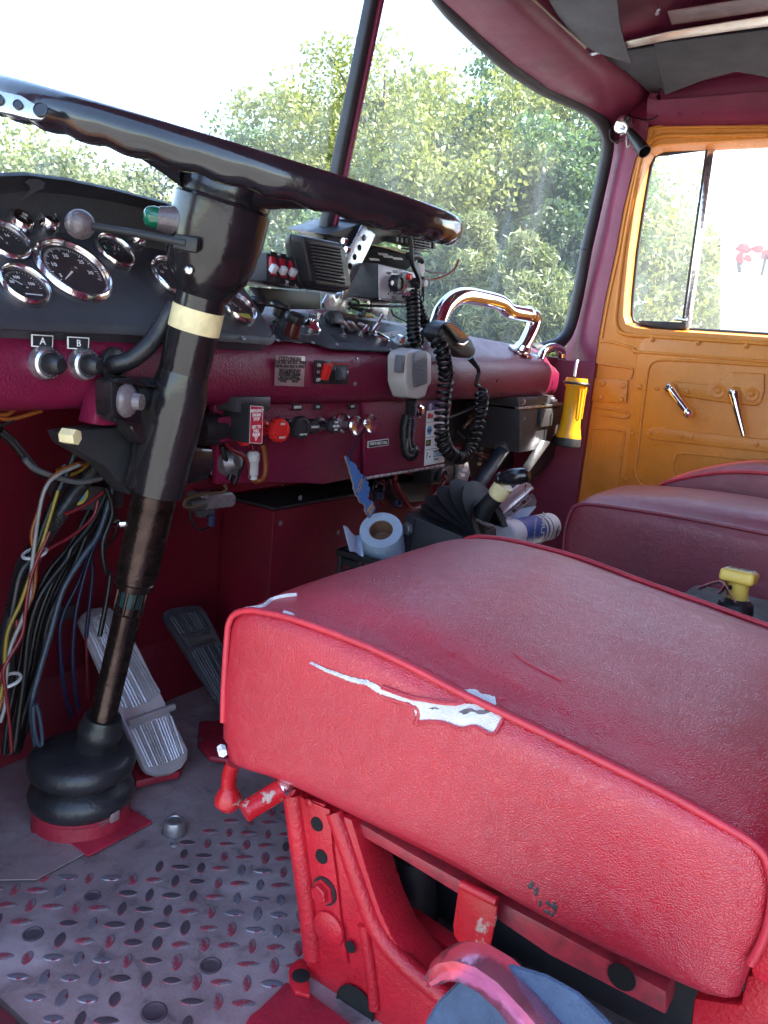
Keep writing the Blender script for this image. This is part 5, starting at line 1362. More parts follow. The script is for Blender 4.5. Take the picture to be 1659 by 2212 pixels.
# ---------------------------------------------------------------- passenger bench
zz = .385
YB = .575
pser = thing('passenger_seat', (1.9, .2, 0), 'shaded red vinyl passenger bench cushion in front of the orange door', 'seat')
Pp = [V((1.5, y, z)) for y, z in ((.585, .24), (.592, .28), (.594, .33), (.588, .365), (.574, .381), (.545, .388), (.48, .392), (.40, .395), (.30, .396), (.20, .395), (.10, .392), (.02, .388), (-.06, .380), (-.10, .36), (-.11, .30), (-.10, .20), (-.04, .19), (.10, .19), (.30, .19), (.45, .19), (.56, .195), (.58, .21))]
cy0 = .25; cz0 = .30; zlow = .24; zhigh = .396; ymin = -.11; ymax = .594
xA = at(1243, 1090, 'y', .58).x
pc = cushion('cushion', dense(Pp, 3), 15 * 3, xA, 1.86, m_seat_shaded, pser, crown=.030, bulge=.006)
for xx in (xA + .001, 1.856):
    tube('piping', [V((xx, p.y, p.z)) for p in spline(Pp[:15], 3)], .0042, m_seat_shaded, pc, 8, 1)

P2 = [V((1.5, -.11 + (p.y + .11) * .9, p.z + .072 * max(0, min(1, (p.z - .24) / .12)) - .06 * max(0, (p.y - .30) / .29) ** 2 * max(0, min(1, (p.z - .24) / .12)))) for p in Pp]
cz0 = .33; zlow = .26; zhigh = .464
jser = thing('jump_seat', (1.97, .2, 0), 'narrow raised shaded red vinyl cushion against the orange door', 'seat')
jc = cushion('cushion', dense(P2, 3), 15 * 3, 1.872, 2.085, m_seat_shaded, jser, crown=.016, bulge=.003)
tube('piping', [V((1.874, p.y, p.z)) for p in spline(P2[:15], 3)], .0045, m_piping, jc, 8, 1)
box('seat_base', (1.8, .2, .10), (.5, .5, .19), m_plastic, pser, bev=.01)
# ================================================================= radio gear on the dash top
def ybox(name, quad, yv, depth, m, parent, bev=.002, conv=c7, up=0):
    """a box whose front face has these pixel corners in the plane y = yv"""
    return prism(name, [at(*conv(*q), 'y', yv) for q in quad], V((0, depth, up)), m, parent, bev)
# four-rocker switch box
sb = thing('rocker_switch_box', at(*c7(350, 600), 'y', .90), 'black box of four red rocker switches with two paper labels', 'switch box')
ybox('switch_housing', ((160, 258), (524, 332), (558, 612), (160, 535)), .885, .10, m_panel, sb, .003)
for k, x in enumerate((215, 306, 397, 484)):
    y = 402 + k * 18
    w_ = box('rocker_well', at(*c7(x, y), 'y', .8845), (.0145, .003, .046), m_plastic, sb, bev=.001)
    box('red_rocker', at(*c7(x - 2, y - 30), 'y', .881), (.0105, .008, .022), m_redplate, w_, rot=Matrix.Rotation(rad(-14), 3, 'X'), bev=.0012)
    box('rocker_tip', at(*c7(x + 10, y + 12), 'y', .876), (.0105, .009, .012), m_paper, w_, rot=Matrix.Rotation(rad(38), 3, 'X'), bev=.0012)
    box('rocker_foot', at(*c7(x + 6, y + 42), 'y', .882), (.0105, .006, .012), m_redplate, w_, rot=Matrix.Rotation(rad(-20), 3, 'X'), bev=.0012)
for x0, s in ((276, ('TRAFFIC', 'BREAKER (R)')), (366, ('TRAFFIC', 'BREAKER (L)'))):
    pl = ybox('paper_label', ((x0, 512 + (x0 - 276) * .2), (x0 + 86, 529 + (x0 - 276) * .2), (x0 + 86, 580 + (x0 - 276) * .2), (x0, 560 + (x0 - 276) * .2)), .8835, .001, m_paper, sb, 0)
    for k, t_ in enumerate(s):
        text('lettering', t_, at(*c7(x0 + 44, 537 + (x0 - 276) * .2 + k * 22), 'y', .883), X, Z, .0046, m_ink, pl, sx=.78, bold=.01)
ybox('box_stand', ((60, 590), (670, 640), (670, 800), (380, 800), (200, 770)), .93, .02, m_plastic, sb, .002)
# loudspeaker
lsp = thing('radio_loudspeaker', at(*c7(720, 660), 'y', .88), 'black slatted extension loudspeaker on the dash beside the rocker switches', 'loudspeaker')
def lofted(name, A, B, m, parent, bev=.003):
    bm = bmesh.new(); a = [bm.verts.new(p) for p in A]; b = [bm.verts.new(p) for p in B]; n = len(a)
    bm.faces.new(a); bm.faces.new(b[::-1])
    for i in range(n): bm.faces.new((a[i], a[(i + 1) % n], b[(i + 1) % n], b[i]))
    bmesh.ops.recalc_face_normals(bm, faces=bm.faces)
    bevel(bm, bev, 3, 20)
    return finish(name, bm, m, parent)
fq = ((475, 90), (850, 160), (895, 225), (955, 585), (925, 630), (600, 585), (555, 550), (470, 150))
fa = [at(*c7(*q), 'y', .855) for q in fq]
cn = sum(fa, V()) / len(fa)
body = [cn + (p - cn) * 1.0 + V((.004, .036, -.004)) for p in fa]
grl = [cn + (p - cn) * 1.06 + V((0, .016, 0)) for p in fa]
lofted('speaker_case', grl, body, m_plastic, lsp, .006)
lofted('speaker_face', [cn + (p - cn) * .93 + V((0, -.006, 0)) for p in fa], [cn + (p - cn) * 1.04 + V((0, .018, 0)) for p in fa], m_plastic, lsp, .005)
for k in range(11):
    y = 178 + k * 32; xo = 560 + k * 6.5
    a, b = at(*c7(xo, y - 6 + (0)), 'y', .8475), at(*c7(xo + 290 - k * 2, y + 42), 'y', .8475)
    box('grille_slat', (a + b) / 2, ((b - a).length, .006, .0032), m_panel, lsp, rot=basis(b - a, Y), bev=.0012)
    a, b = at(*c7(xo, y + 9), 'y', .849), at(*c7(xo + 290 - k * 2, y + 57), 'y', .849)
    box('grille_gap', (a + b) / 2, ((b - a).length, .0016, .0038), m_hole, lsp, rot=basis(b - a, Y), bev=0)
box('maker_badge', at(*c7(882, 497), 'y', .848), (.012, .001, .004), m_mic, lsp, bev=0)
for q in ((880, 150), (905, 230)):
    lathe('case_screw', at(*c7(*q), 'y', .90), V((1, -.2, 0)), [(.005, 0), (.005, .008), (0, .009)], m_chromeold, lsp, 12)
# perforated bracket
pbk = thing('perforated_bracket', at(*c7(800, 830), 'y', .95), 'bare zinc mounting strap with a row of holes behind the loudspeaker', 'bracket')
PQ = lambda x, y: at(*c7(x, y), 'y', .925)
prism('strap', [PQ(*q) for q in ((1066, 0), (1105, 20), (1120, 50), (1145, 52), (1190, 92), (1120, 250), (960, 560), (905, 700), (885, 690), (900, 480), (915, 280))], V((0, .003, 0)), m_steel, pbk, .0006)
for q in ((1082, 122), (1038, 215), (992, 303), (947, 390)):
    lathe('strap_hole', PQ(*q) + V((0, -.0002, 0)), -Y, [(.0058, 0), (.0056, .0006), (.0050, .0002), (0, .0002)], m_hole, pbk, 16)
lathe('strap_screw', PQ(1082, 122) + V((0, -.001, 0)), -Y, [(.0045, 0), (.0045, .002), (.002, .0026), (0, .0024)], m_dullsteel, pbk, 12)
prism('strap_foot', [at(*c7(*q), 'y', .935) for q in ((735, 655), (900, 650), (850, 812), (800, 818), (735, 800), (700, 785), (690, 740))], V((0, .004, 0)), m_steel, pbk, .001)
prism('strap_leg', [at(*c7(*q), 'y', .94) for q in ((905, 640), (935, 640), (905, 840), (830, 815))], V((0, .02, 0)), m_steel, pbk, .001)
lathe('strap_hole', at(*c7(776, 730), 'y', .9345), -Y, [(.0085, 0), (.008, .0006), (.007, .0002), (0, .0002)], m_paper, pbk, 16)
ybox('zinc_post', ((1140, 710), (1320, 735), (1310, 905), (1140, 830)), .955, .004, m_steel, pbk, .001)
# siren control head
scn = thing('siren_control_head', at(*c7(1400, 720), 'y', .90), 'siren control box with silver face, black dial and red button', 'control box')
ybox('control_housing', ((1212, 362), (1608, 455), (1600, 756), (1212, 695)), .892, .14, m_black, scn, .002)
fc = ybox('control_face', ((1222, 372), (1600, 463), (1592, 748), (1226, 688)), .889, .002, m_silver, scn, .001)
YS = .8885
def cp(x, y, o=0): return at(*c7(x, y), 'y', YS - o)
d_ = ribbed(cp(1345, 550), -Y, .0155, .020, 8, m_plastic, fc, 'rotary_dial')
lathe('dial_centre', cp(1345, 550, .0195), -Y, [(.0045, 0), (.0045, .001), (.0025, .0012), (0, .001)], m_dullsteel, d_, 16)
lathe('red_button', cp(1462, 487), V((.2, -1, 0)), [(.0065, 0), (.0065, .010), (.0058, .0102), (.0058, .015), (0, .0155)], m_redknob, fc, 18)
lathe('button_collar', cp(1458, 487), V((.2, -1, 0)), [(.0085, 0), (.0085, .007), (.0066, .0072), (.0066, .002)], m_mic, fc, 18, cap=False)
lathe('small_knob', cp(1545, 548), -Y, [(.010, 0), (.010, .014), (.008, .016), (0, .016)], m_plastic, fc, 18)
lathe('small_knob', cp(1612, 552), -Y, [(.007, 0), (.007, .014), (0, .015)], m_mic, fc, 14)
lathe('toggle_nut', cp(1440, 658), -Y, [(.008, 0), (.008, .004), (.006, .005), (0, .006)], m_chrome, fc, 6)
tube('toggle_lever', [cp(1442, 658, .003), cp(1475, 655, .014), cp(1500, 655, .022)], [.003, .0032, .0045], m_chrome, fc, 8)
text('lettering', 'SVP', cp(1453, 588, .0006), X, Z, .0125, m_redink, fc, sx=.9, bold=.02)
tube('logo_frame', [cp(*q, .0004) for q in ((1420, 568), (1486, 578), (1484, 604), (1420, 598))], .0006, m_redink, fc, 5, 1, True)
for q in ((1375, 442), (1376, 600), (1376, 640), (1365, 688), (1318, 455), (1378, 488)):
    tube('window_outline', [cp(q[0] + dx, q[1] + dy, .0003) for dx, dy in ((-18, -10), (18, -4), (18, 12), (-18, 6))], .0006, m_ink, fc, 5, 1, True)
for q in ((1318, 455), (1312, 652), (1330, 630), (1412, 655), (1510, 540)):
    lathe('print_dot', cp(*q, .0002), -Y, [(.0022, 0), (.002, .0004), (0, .0004)], m_ink, fc, 8)
tube('control_lip', [at(*c7(1230, 700), 'y', .886), at(*c7(1592, 760), 'y', .886)], .0016, m_steel, fc, 6)
# two-way radio above
twr = thing('two_way_radio', at(*c7(1250, 350), 'y', .98), 'black two way radio with finned heat sink tilted above the siren control', 'radio')
prism('radio_body', [at(*c7(*q), 'y', .935) for q in ((735, 88), (1060, -20), (1200, -60), (1660, 30), (1660, 120), (1360, 130), (1205, 190), (1165, 185), (905, 230), (880, 130))], V((0, .10, .01)), m_plastic, twr, .003)
prism('radio_tray', [at(*c7(*q), 'y', .945) for q in ((1080, 290), (1190, 195), (1560, 270), (1590, 330), (1480, 440), (1200, 372), (1060, 365))], V((0, .06, 0)), m_hole, twr, .003)
prism('tray_rail', [at(*c7(*q), 'y', .938) for q in ((1170, 192), (1330, 210), (1480, 262), (1475, 275), (1320, 228))], V((0, .006, 0)), m_tape, twr, .001)
for q in ((1262, 277), (1180, 326), (1400, 318), (1310, 300)):
    ybox('vent_slot', ((q[0] - 50, q[1] - 14), (q[0] + 40, q[1] - 6), (q[0] + 52, q[1] + 14), (q[0] - 38, q[1] + 8)), .943, .001, m_mic, twr, 0)
for k in range(9):
    x = 1385 + k * 44
    ybox('heat_fin', ((x, 110 + k * 5), (x + 26, 115 + k * 5), (x + 26, 165 + k * 8), (x, 160 + k * 8)), .915, .03, m_plastic, twr, .001)
for k in range(7):
    ybox('heat_fin', ((1545, 60 + k * 26), (1720, 92 + k * 26), (1720, 104 + k * 26), (1545, 72 + k * 26)), .905, .03, m_gun, twr, .0008)
ybox('radio_top', ((1190, -60), (1700, 40), (1700, 75), (1205, -20)), .90, .12, m_panel, twr, .002)
for k in range(8):
    x = 1425 + k * 12
    tube('strain_relief', [at(*c7(x, 55), 'y', .895), at(*c7(x + 2, 90), 'y', .895)], .0022, m_rubber, twr, 6, 1)
# things seen in the gap below the boxes
gap = thing('dash_clutter', at(*c7(1050, 830), 'y', .96), 'loose cables and a yellow plug lying behind the siren control', 'cables')
for pts, r, cc in ((((950, 770), (1000, 790), (1080, 810), (1140, 815)), .0055, 'black'), (((920, 750), (1100, 765), (1300, 770), (1500, 765)), .004, 'black'), (((960, 700), (1020, 720), (1035, 770)), .003, 'black'), (((1340, 800), (1360, 850), (1430, 890), (1500, 930)), .003, 'black'), (((930, 720), (960, 760), (930, 800)), .004, 'grey')):
    wire([c7(*q) for q in pts], r, cc, .955, gap, 'cable')
ybox('yellow_plug', ((1072, 840), (1180, 852), (1175, 885), (1075, 870)), .955, .012, m_yellow, gap, .002)
ybox('white_plug', ((1090, 715), (1120, 718), (1118, 742), (1088, 738)), .95, .01, m_plate, gap, .002)
lathe('dark_cap', at(*c7(1045, 840), 'y', .955), -Y, [(.008, 0), (.008, .008), (0, .009)], m_hose, gap, 14)
ybox('paper_scrap', ((1325, 800), (1360, 880), (1345, 912), (1300, 905)), .945, .002, m_paper, gap, 0)
# connectors hanging from the radio
plug = thing('inline_connector', at(*c7(1630, 420), 'y', .90), 'pinkish white inline power connector hanging below the radio heat sink', 'connector')
prism('connector_body', [at(*c7(*q), 'y', .90) for q in ((1598, 360), (1655, 355), (1662, 440), (1645, 492), (1630, 492), (1600, 420))], V((0, .012, 0)), m_paper, plug, .002)
tube('connector_boot', [at(*c7(x, y), 'y', .903) for x, y in ((1500, 295), (1560, 290), (1610, 310), (1625, 358))], .0075, m_rubber, plug, 10)
tube('connector_lead', [at(*c7(x, y), 'y', .90) for x, y in ((1640, 490), (1640, 600), (1632, 740), (1620, 850), (1610, 960))], .0036, m_wire['black'], plug, 8)
tube('amber_lead', [at(*c3(x, y), 'y', .915) for x, y in ((1170, 462), (1230, 482), (1310, 465), (1380, 420), (1410, 360))], .0026, m_wire['orange'], plug, 6)
tube('tan_lead', [at(*c3(x, y), 'y', .915) for x, y in ((1180, 400), (1240, 435), (1330, 440))], .0022, m_wire['tan'], plug, 6)

# ================================================================= microphones and coiled cords
# grey-beige microphone on a steel hook
mic = thing('hand_microphone', at(*c6b(610, 760), 'y', .79), 'grey beige hand microphone clipped on the maroon dash roll', 'microphone')
def mq(x, y, yv): return at(*c6b(x, y), 'y', yv)
mo = [(480, 165), (600, 130), (735, 145), (782, 185), (782, 545), (738, 600), (705, 725), (600, 752), (500, 735), (460, 620), (440, 540), (440, 240)]
A_ = [mq(*q, .775) for q in mo]; cn = sum(A_, V()) / len(A_)
lofted('microphone_body', [cn + (p - cn) * .94 + V((0, -.012, 0)) for p in A_], [cn + (p - cn) * 1.0 + V((0, .026, 0)) for p in A_], m_mic, mic, .005)
go = [(612, 195), (665, 165), (765, 160), (780, 200), (776, 560), (640, 605), (618, 590), (606, 400)]
lofted('microphone_grille', [mq(*q, .757) for q in go], [mq(*q, .762) for q in go], m_micgrey, mic, .0015)
for k in range(15):
    y = 268 + k * 20
    a, b = mq(616 + k * .8, y + 26, .7562), mq(782, y - 6, .7562)
    tube('grille_rib', [a, b], .0011, m_micgrey, mic, 6)
text('lettering', 'Y vertex', mq(715, 232, .7562), X + Z * .03, Z, .006, m_mic, mic, sx=.7)
box('push_to_talk', mq(450, 318, .772), (.013, .014, .030), m_micgrey, mic, bev=.002)
prism('hook_plate', [mq(*q, .800) for q in ((368, 240), (415, 242), (420, 320), (402, 345), (402, 470), (420, 480), (420, 545), (352, 545), (362, 478), (405, 470), (405, 330), (365, 300))], V((0, .003, 0)), m_steel, mic, .0006)
for q in ((398, 270), (405, 515)): screw(mq(*q, .7995), -Y, .0042, m_chrome, mic)
rel = tube('cord_boot', [mq(590, 745, .782), mq(585, 850, .785), mq(575, 960, .79)], [.010, .0085, .006], m_rubber, mic, 10)
for k in range(9): lathe('boot_ring', mq(588 - k, 800 + k * 16, .783 + k * .0007), Z, [(.0095, -.0012), (.0105, 0), (.0095, .0012)], m_rubber, mic, 12)
coil('coiled_cord', [mq(545, 930, .79), mq(510, 1080, .79), mq(510, 1220, .79), mq(530, 1350, .79), mq(560, 1420, .79), mq(610, 1420, .788), mq(625, 1370, .786), mq(590, 1350, .785)], .0075, .0032, 26, m_wire['black'], mic)
coil('coiled_cord', [mq(600, 990, .795), mq(572, 1140, .796), mq(570, 1260, .796), mq(590, 1340, .796)], .006, .003, 14, m_wire['black'], mic)
tube('cord_tail', [mq(575, 960, .785), mq(565, 1100, .782), mq(545, 1270, .782), mq(540, 1380, .782), mq(575, 1425, .782), mq(625, 1400, .782), mq(610, 1350, .782), mq(565, 1365, .783)], .0028, m_wire['grey'], mic, 8)
lathe('blue_tape', mq(575, 1050, .786), Z, [(.008, -.012), (.0085, 0), (.008, .012)], m_wire['blue'], mic, 10)
# black microphone lying over the dash edge
mb = thing('black_microphone', at(*c3(1370, 860), 'y', .80), 'black hand microphone with chrome grille lying over the dash edge', 'microphone')
bo_ = [(1262, 775), (1300, 745), (1340, 738), (1470, 850), (1495, 905), (1492, 950), (1460, 972), (1420, 965), (1330, 915), (1262, 860), (1245, 820)]
A_ = [at(*c3(*q), 'y', .79) for q in bo_]; cn = sum(A_, V()) / len(A_)
lofted('microphone_body', [cn + (p - cn) * .93 + V((0, -.010, .004)) for p in A_], [cn + (p - cn) * 1.0 + V((0, .022, .004)) for p in A_], m_plastic, mb, .005)
go = [(1322, 752), (1345, 736), (1372, 742), (1468, 822), (1470, 848), (1440, 868), (1412, 862)]
lofted('microphone_grille', [at(*c3(*q), 'y', .772) for q in go], [at(*c3(*q), 'y', .782) for q in go], m_gun, mb, .002)
for k in range(10):
    u = k / 9
    a = at(*c3(1332 + 86 * u, 752 + 76 * u), 'y', .7705); b = at(*c3(1372 + 92 * u, 745 + 78 * u), 'y', .7705)
    tube('grille_bar', [a, b], .0016, m_chrome, mb, 6)
prism('grille_trim', [at(*c3(*q), 'y', .771) for q in ((1412, 862), (1440, 868), (1470, 848), (1468, 862), (1442, 884), (1412, 878))], V((0, .008, 0)), m_chromeold, mb, .001)
tube('cord_boot', [at(*c3(x, y), 'y', yy) for x, y, yy in ((1480, 950, .795), (1505, 985, .79), (1525, 1012, .788))], [.008, .006, .0045], m_rubber, mb, 10)
tube('cord_lead', [at(*c3(x, y), 'y', .788) for x, y in ((1525, 1010), (1532, 1040), (1522, 1085), (1515, 1115), (1535, 1125))], .0042, m_wire['black'], mb, 8)
lo = [at(*c3(x, y), 'y', yy) for x, y, yy in ((1545, 1130, .790), (1550, 1200, .792), (1535, 1300, .80), (1510, 1400, .80), (1480, 1490, .80), (1440, 1545, .798), (1400, 1552, .796), (1350, 1520, .795), (1315, 1450, .795), (1305, 1350, .795), (1312, 1250, .793), (1325, 1150, .79), (1335, 1050, .785), (1320, 950, .78), (1290, 870, .785), (1262, 820, .80))]
coil('coiled_cord', lo, .0122, .0038, 38, m_wire['black'], mb)
# cord of the two-way radio hanging in front of the siren control
rc = thing('coiled_cable', at(*c3(1150, 880), 'y', .86), 'black coiled cable hanging from the radio in front of the siren control', 'cable')
tube('cord_lead', [at(*c3(x, y), 'y', .872) for x, y in ((1075, 190), (1110, 195), (1122, 260), (1130, 380), (1165, 470), (1168, 530), (1150, 545))], .0042, m_wire['black'], rc, 8)
coil('coiled_cord', [at(*c3(x, y), 'y', yy) for x, y, yy in ((1135, 545, .872), (1132, 600, .868), (1136, 680, .862), (1136, 760, .856), (1140, 830, .85), (1155, 882, .845))], .0105, .0036, 13, m_wire['black'], rc)
coil('coiled_cord', [at(*c3(x, y), 'y', .878) for x, y in ((1150, 545), (1162, 620), (1180, 690), (1205, 740), (1225, 780))], .0085, .0036, 10, m_wire['black'], rc)
tube('cord_lead', [at(*c3(x, y), 'y', .862) for x, y in ((1225, 780), (1195, 800), (1185, 850), (1175, 885))], .006, m_wire['black'], rc, 8)
lathe('cord_plug', at(*c3(1172, 880), 'y', .856), V((.2, -.3, 1)), [(.009, -.008), (.009, 0), (.006, .003), (.006, .012)], m_brownbake, rc, 14)

# ================================================================= paper sheet on the glove box
st = thing('phone_number_sticker', at(*c4(665, 840), 'y', .842), 'white emergency phone number sticker with purple heading on the glove box', 'sticker')
YK = YL - .0072
def kq(u, v, off=0):
    a = V((*c4(617, 462), 0)).lerp(V((*c4(742, 448), 0)), u); b = V((*c4(598, 850), 0)).lerp(V((*c4(719, 826), 0)), u)
    q = a.lerp(b, v); return at(q.x, q.y, 'y', YK - off)
def krect(name, u0, v0, u1, v1, m_, off): return prism(name, [kq(u0, v0, off), kq(u1, v0, off), kq(u1, v1, off), kq(u0, v1, off)], V((0, .0004, 0)), m_, st)
krect('sheet', 0, 0, 1, 1, m_paper, 0)
krect('heading', 0, 0, 1, .145, m_labelpurple, .0005)
ux = kq(1, .5) - kq(0, .5); uz = kq(.5, 0) - kq(.5, 1)
def kt(s, u, v, h, m_, al='CENTER'): text('lettering', s, kq(u, v, .0009), ux, uz, h, m_, st, al, sx=.72, bold=.01)
lathe('heading_logo', kq(.17, .085, .0006), -Y, [(.0062, 0), (.0062, .0003), (0, .0003)], m_paper, st, 18)
lathe('heading_logo', kq(.17, .085, .0009), -Y, [(.0045, 0), (.0045, .0003), (0, .0003)], m_labelpurple, st, 18)
krect('logo_bar', .15, .06, .19, .11, m_paper, .0014)
kt('Colonial Pipeline', .68, .055, .0066, m_white); kt('Important Phone', .66, .105, .0066, m_white)
for s, u, v, h, mm in (('In an Emergency', .62, .18, .006, m_ink), ('First call 911', .62, .225, .0055, m_ink), ('1-800-926', .62, .27, .006, m_redink), ('Hazardous or', .62, .385, .006, m_ink), ('Suspicious', .62, .425, .006, m_ink), ('call Colonial', .62, .465, .0052, m_ink), ('1-800-926', .62, .51, .006, m_redink), ('Before You Dig', .62, .62, .006, m_ink), ('Call 811 to have', .66, .66, .0052, m_ink), ('lines marked before', .66, .70, .0048, m_ink), ('General Questions', .64, .80, .006, m_ink), ('call 1-800-215-3220 or', .66, .84, .0048, m_skyblue), ('678-762-2200 for more', .66, .88, .0048, m_skyblue), ('information', .6, .93, .0048, m_ink)):
    kt(s, u, v, h, mm)
for v in (.325, .565, .755): krect('rule', .03, v, .97, v + .006, m_ink, .0005)
krect('truck_picture', .06, .205, .32, .26, m_redink, .0006); krect('truck_picture', .08, .185, .2, .206, m_redink, .0006)
for u in (.12, .27): lathe('picture_wheel', kq(u, .265, .0009), -Y, [(.0022, 0), (.002, .0003), (0, .0003)], m_ink, st, 10)
lathe('blue_disc', kq(.18, .455, .0006), -Y, [(.0088, 0), (.0088, .0004), (0, .0004)], m_skyblue, st, 22)
for u in (.13, .23): lathe('binocular_mark', kq(u, .46, .001), -Y, [(.0032, 0), (.0032, .0003), (0, .0003)], m_labelnavy, st, 12)
krect('shield', .05, .605, .28, .70, m_ink, .0006); text('lettering', '811', kq(.165, .65, .0011), ux, uz, .0085, m_yellowink, st, sx=.75, bold=.02)
text('lettering', '?', kq(.12, .85, .0009), ux, uz, .018, m_labelpurple, st, sx=.8, bold=.02); kt('info', .27, .87, .005, m_ink)
# ================================================================= footwell and centre things
# heater box against the firewall
hb_ = thing('heater_box', at(660, 1240, 'y', .98), 'maroon heater box with dark top standing in the footwell', 'heater')
p_ = at(592, 1104, 'y', .965)
zt = p_.z
box('heater_case', (p_.x + .28, p_.y + .065, zt / 2), (.56, .13, zt), m_firewall, hb_, bev=.004)
box('heater_top', (p_.x + .28, p_.y + .064, zt + .003), (.555, .125, .006), m_black, hb_, bev=.002)
for q in ((605, 1130), (730, 1150)): screw(at(*q, 'y', p_.y - .0005), -Y, .005, m_dullsteel, hb_)
# underdash ledge
box('dash_ledge', (1.25, .99, at(640, 1050, 'y', .90).z + .02), (.85, .18, .03), m_firewall, dash, bev=.004)
for q in ((648, 1075), (812, 1048), (940, 1040)): screw(at(*q, 'y', .90), -Y, .005, m_dullsteel, dash)
# dark equipment behind the dash right of the glove box
eq = thing('fuse_panel', at(1030, 1000, 'y', .95), 'dark fuse panel and black leads in the opening right of the glove box', 'fuse panel')
prism('fuse_board', [at(*q, 'y', .96) for q in ((955, 862), (1110, 858), (1110, 1010), (1010, 1030), (955, 1010))], V((0, .03, 0)), m_plastic, eq, .003)
for k in range(8): box('terminal', at(1046 - k * 1.5, 925 + k * 11, 'y', .955), (.010, .008, .008), m_tape if k % 2 else m_dullsteel, eq, bev=.001)
for pts, r, cc in ((((1090, 865), (1060, 890), (1020, 905), (1000, 925)), .006, 'tan'), (((1095, 868), (1065, 895), (1030, 905)), .005, 'orange'), (((1080, 862), (1045, 885), (1012, 900)), .004, 'tan'), (((1040, 900), (1020, 912), (1000, 918)), .003, 'orange'), (((1020, 968), (1040, 985), (1060, 990)), .004, 'red'), (((1015, 960), (1035, 980), (1058, 982)), .003, 'red'), (((985, 930), (1010, 960), (1000, 1000), (1020, 1030)), .006, 'black'), (((1100, 870), (1080, 930), (1060, 970)), .006, 'black'), (((960, 905), (1000, 890), (1050, 865)), .005, 'grey')):
    wire(pts, r, cc, .90, eq)
# orange-tan loom under the roll
hs = thing('heater_hose', at(1060, 1010, 'y', .86), 'blue grey rubber heater hose curving down beside the steel cabinet', 'hose')
tube('hose', [at(*c4(x, y), 'y', .86) for x, y in ((1130, 660), (1095, 720), (1040, 800), (980, 890), (935, 950), (900, 1010))], .0165, m_hose, hs, 14)
lathe('hose_band', at(*c4(1072, 745), 'y', .86), at(*c4(1040, 800), 'y', .86) - at(*c4(1095, 720), 'y', .86), [(.0170, -.008), (.0182, -.006), (.0182, .006), (.0170, .008)], m_dullsteel, hs, 20)
vl = thing('valve_bracket', at(*c4(840, 900), 'y', .87), 'dirty pale metal valve bracket below the hanging microphone cord', 'bracket')
prism('bracket_plate', [at(*c4(*q), 'y', .87) for q in ((800, 815), (862, 812), (878, 890), (860, 950), (800, 945), (812, 880))], V((0, .01, 0)), m_clip, vl, .002)
for q in ((845, 875), (832, 905)): prism('bracket_tab', [at(*c4(q[0] + dx, q[1] + dy), 'y', .865) for dx, dy in ((-14, -12), (14, -8), (14, 12), (-14, 10))], V((0, .004, 0)), m_paper, vl, .001)
sk = thing('power_socket', at(*c4(700, 905), 'y', .87), 'black accessory power socket with red lead under the glove box', 'socket')
ybox('socket_block', ((640, 860), (775, 845), (780, 950), (645, 965)), .875, .05, m_plastic, sk, .003, c4)
lathe('socket_ring', at(*c4(702, 908), 'y', .873), -Y, [(.017, 0), (.017, .006), (.013, .008), (.012, .004), (0, .004)], m_gun, sk, 20)
lathe('socket_pin', at(*c4(705, 912), 'y', .866), -Y, [(.004, 0), (.004, .010), (0, .011)], m_steel, sk, 10)
tube('red_lead', [at(*c4(x, y), 'y', .855) for x, y in ((712, 915), (728, 930), (700, 970), (640, 1040), (570, 1100), (515, 1105), (480, 1060), (440, 990), (425, 950))], .0042, m_wire['red'], sk, 8)
tube('red_lead', [at(*c4(x, y), 'y', .865) for x, y in ((430, 900), (430, 960), (470, 1020), (505, 1080), (515, 1105))], .0042, m_wire['red'], sk, 8)
for pts, cc in ((((350, 930), (360, 1000), (330, 1050), (350, 1080)), 'red'), (((370, 930), (395, 1000), (430, 1060), (450, 1100)), 'black'), (((400, 930), (400, 980), (440, 1050)), 'red'), (((330, 930), (290, 980), (300, 1040), (270, 1080)), 'black'), (((390, 920), (360, 970), (350, 1040)), 'black'), (((430, 930), (450, 1000), (430, 1060)), 'black'), (((300, 940), (350, 960), (380, 930)), 'black')):
    wire([c4(*q) for q in pts], .0042, cc, .885, sk)
for q in ((330, 1028), (440, 1075)): box('blue_splice', at(*c4(*q), 'y', .88), (.02, .012, .016), m_wire['blue'], sk, bev=.003)
ybox('heater_motor', ((450, 950), (640, 930), (650, 1060), (460, 1080)), .93, .06, m_plastic, sk, .006, c4)
# steel cabinet at the passenger end
cab_ = thing('steel_cabinet', at(1150, 1000, 'y', .80), 'grey steel wall cabinet with flip lid under the passenger end of the dash', 'cabinet')
ybox('cabinet_body', ((1180, 512), (1440, 480), (1400, 650), (1340, 740), (1172, 772)), .815, .16, m_gun, cab_, .003, c4)
ybox('cabinet_lid', ((1165, 440), (1395, 425), (1392, 470), (1170, 500)), .810, .12, m_gun, cab_, .003, c4)
ybox('lid_lip', ((1170, 498), (1438, 470), (1438, 484), (1172, 512)), .807, .012, m_steel, cab_, .001, c4)
ybox('handle_plate', ((1312, 512), (1428, 496), (1418, 602), (1302, 618)), .806, .010, m_gun, cab_, .002, c4)
for q in ((1192, 462), (1370, 450), (1385, 462)): bolt(at(*c4(*q), 'y', .81), -Y, .0065, m_steel, cab_)
lathe('cabinet_rivet', at(*c4(1204, 566), 'y', .815), -Y, [(.004, 0), (.003, .002), (0, .0022)], m_dullsteel, cab_, 10)
ybox('cabinet_brace', ((1340, 700), (1362, 705), (1235, 885), (1225, 882)), .80, .02, m_steel, cab_, .001, c4)
prism('side_strut', [at(*c4(*q), 'y', .86) for q in ((1370, 690), (1440, 660), (1420, 760), (1330, 870), (1240, 960), (1225, 890))], V((0, .03, 0)), m_plastic, cab_, .003)
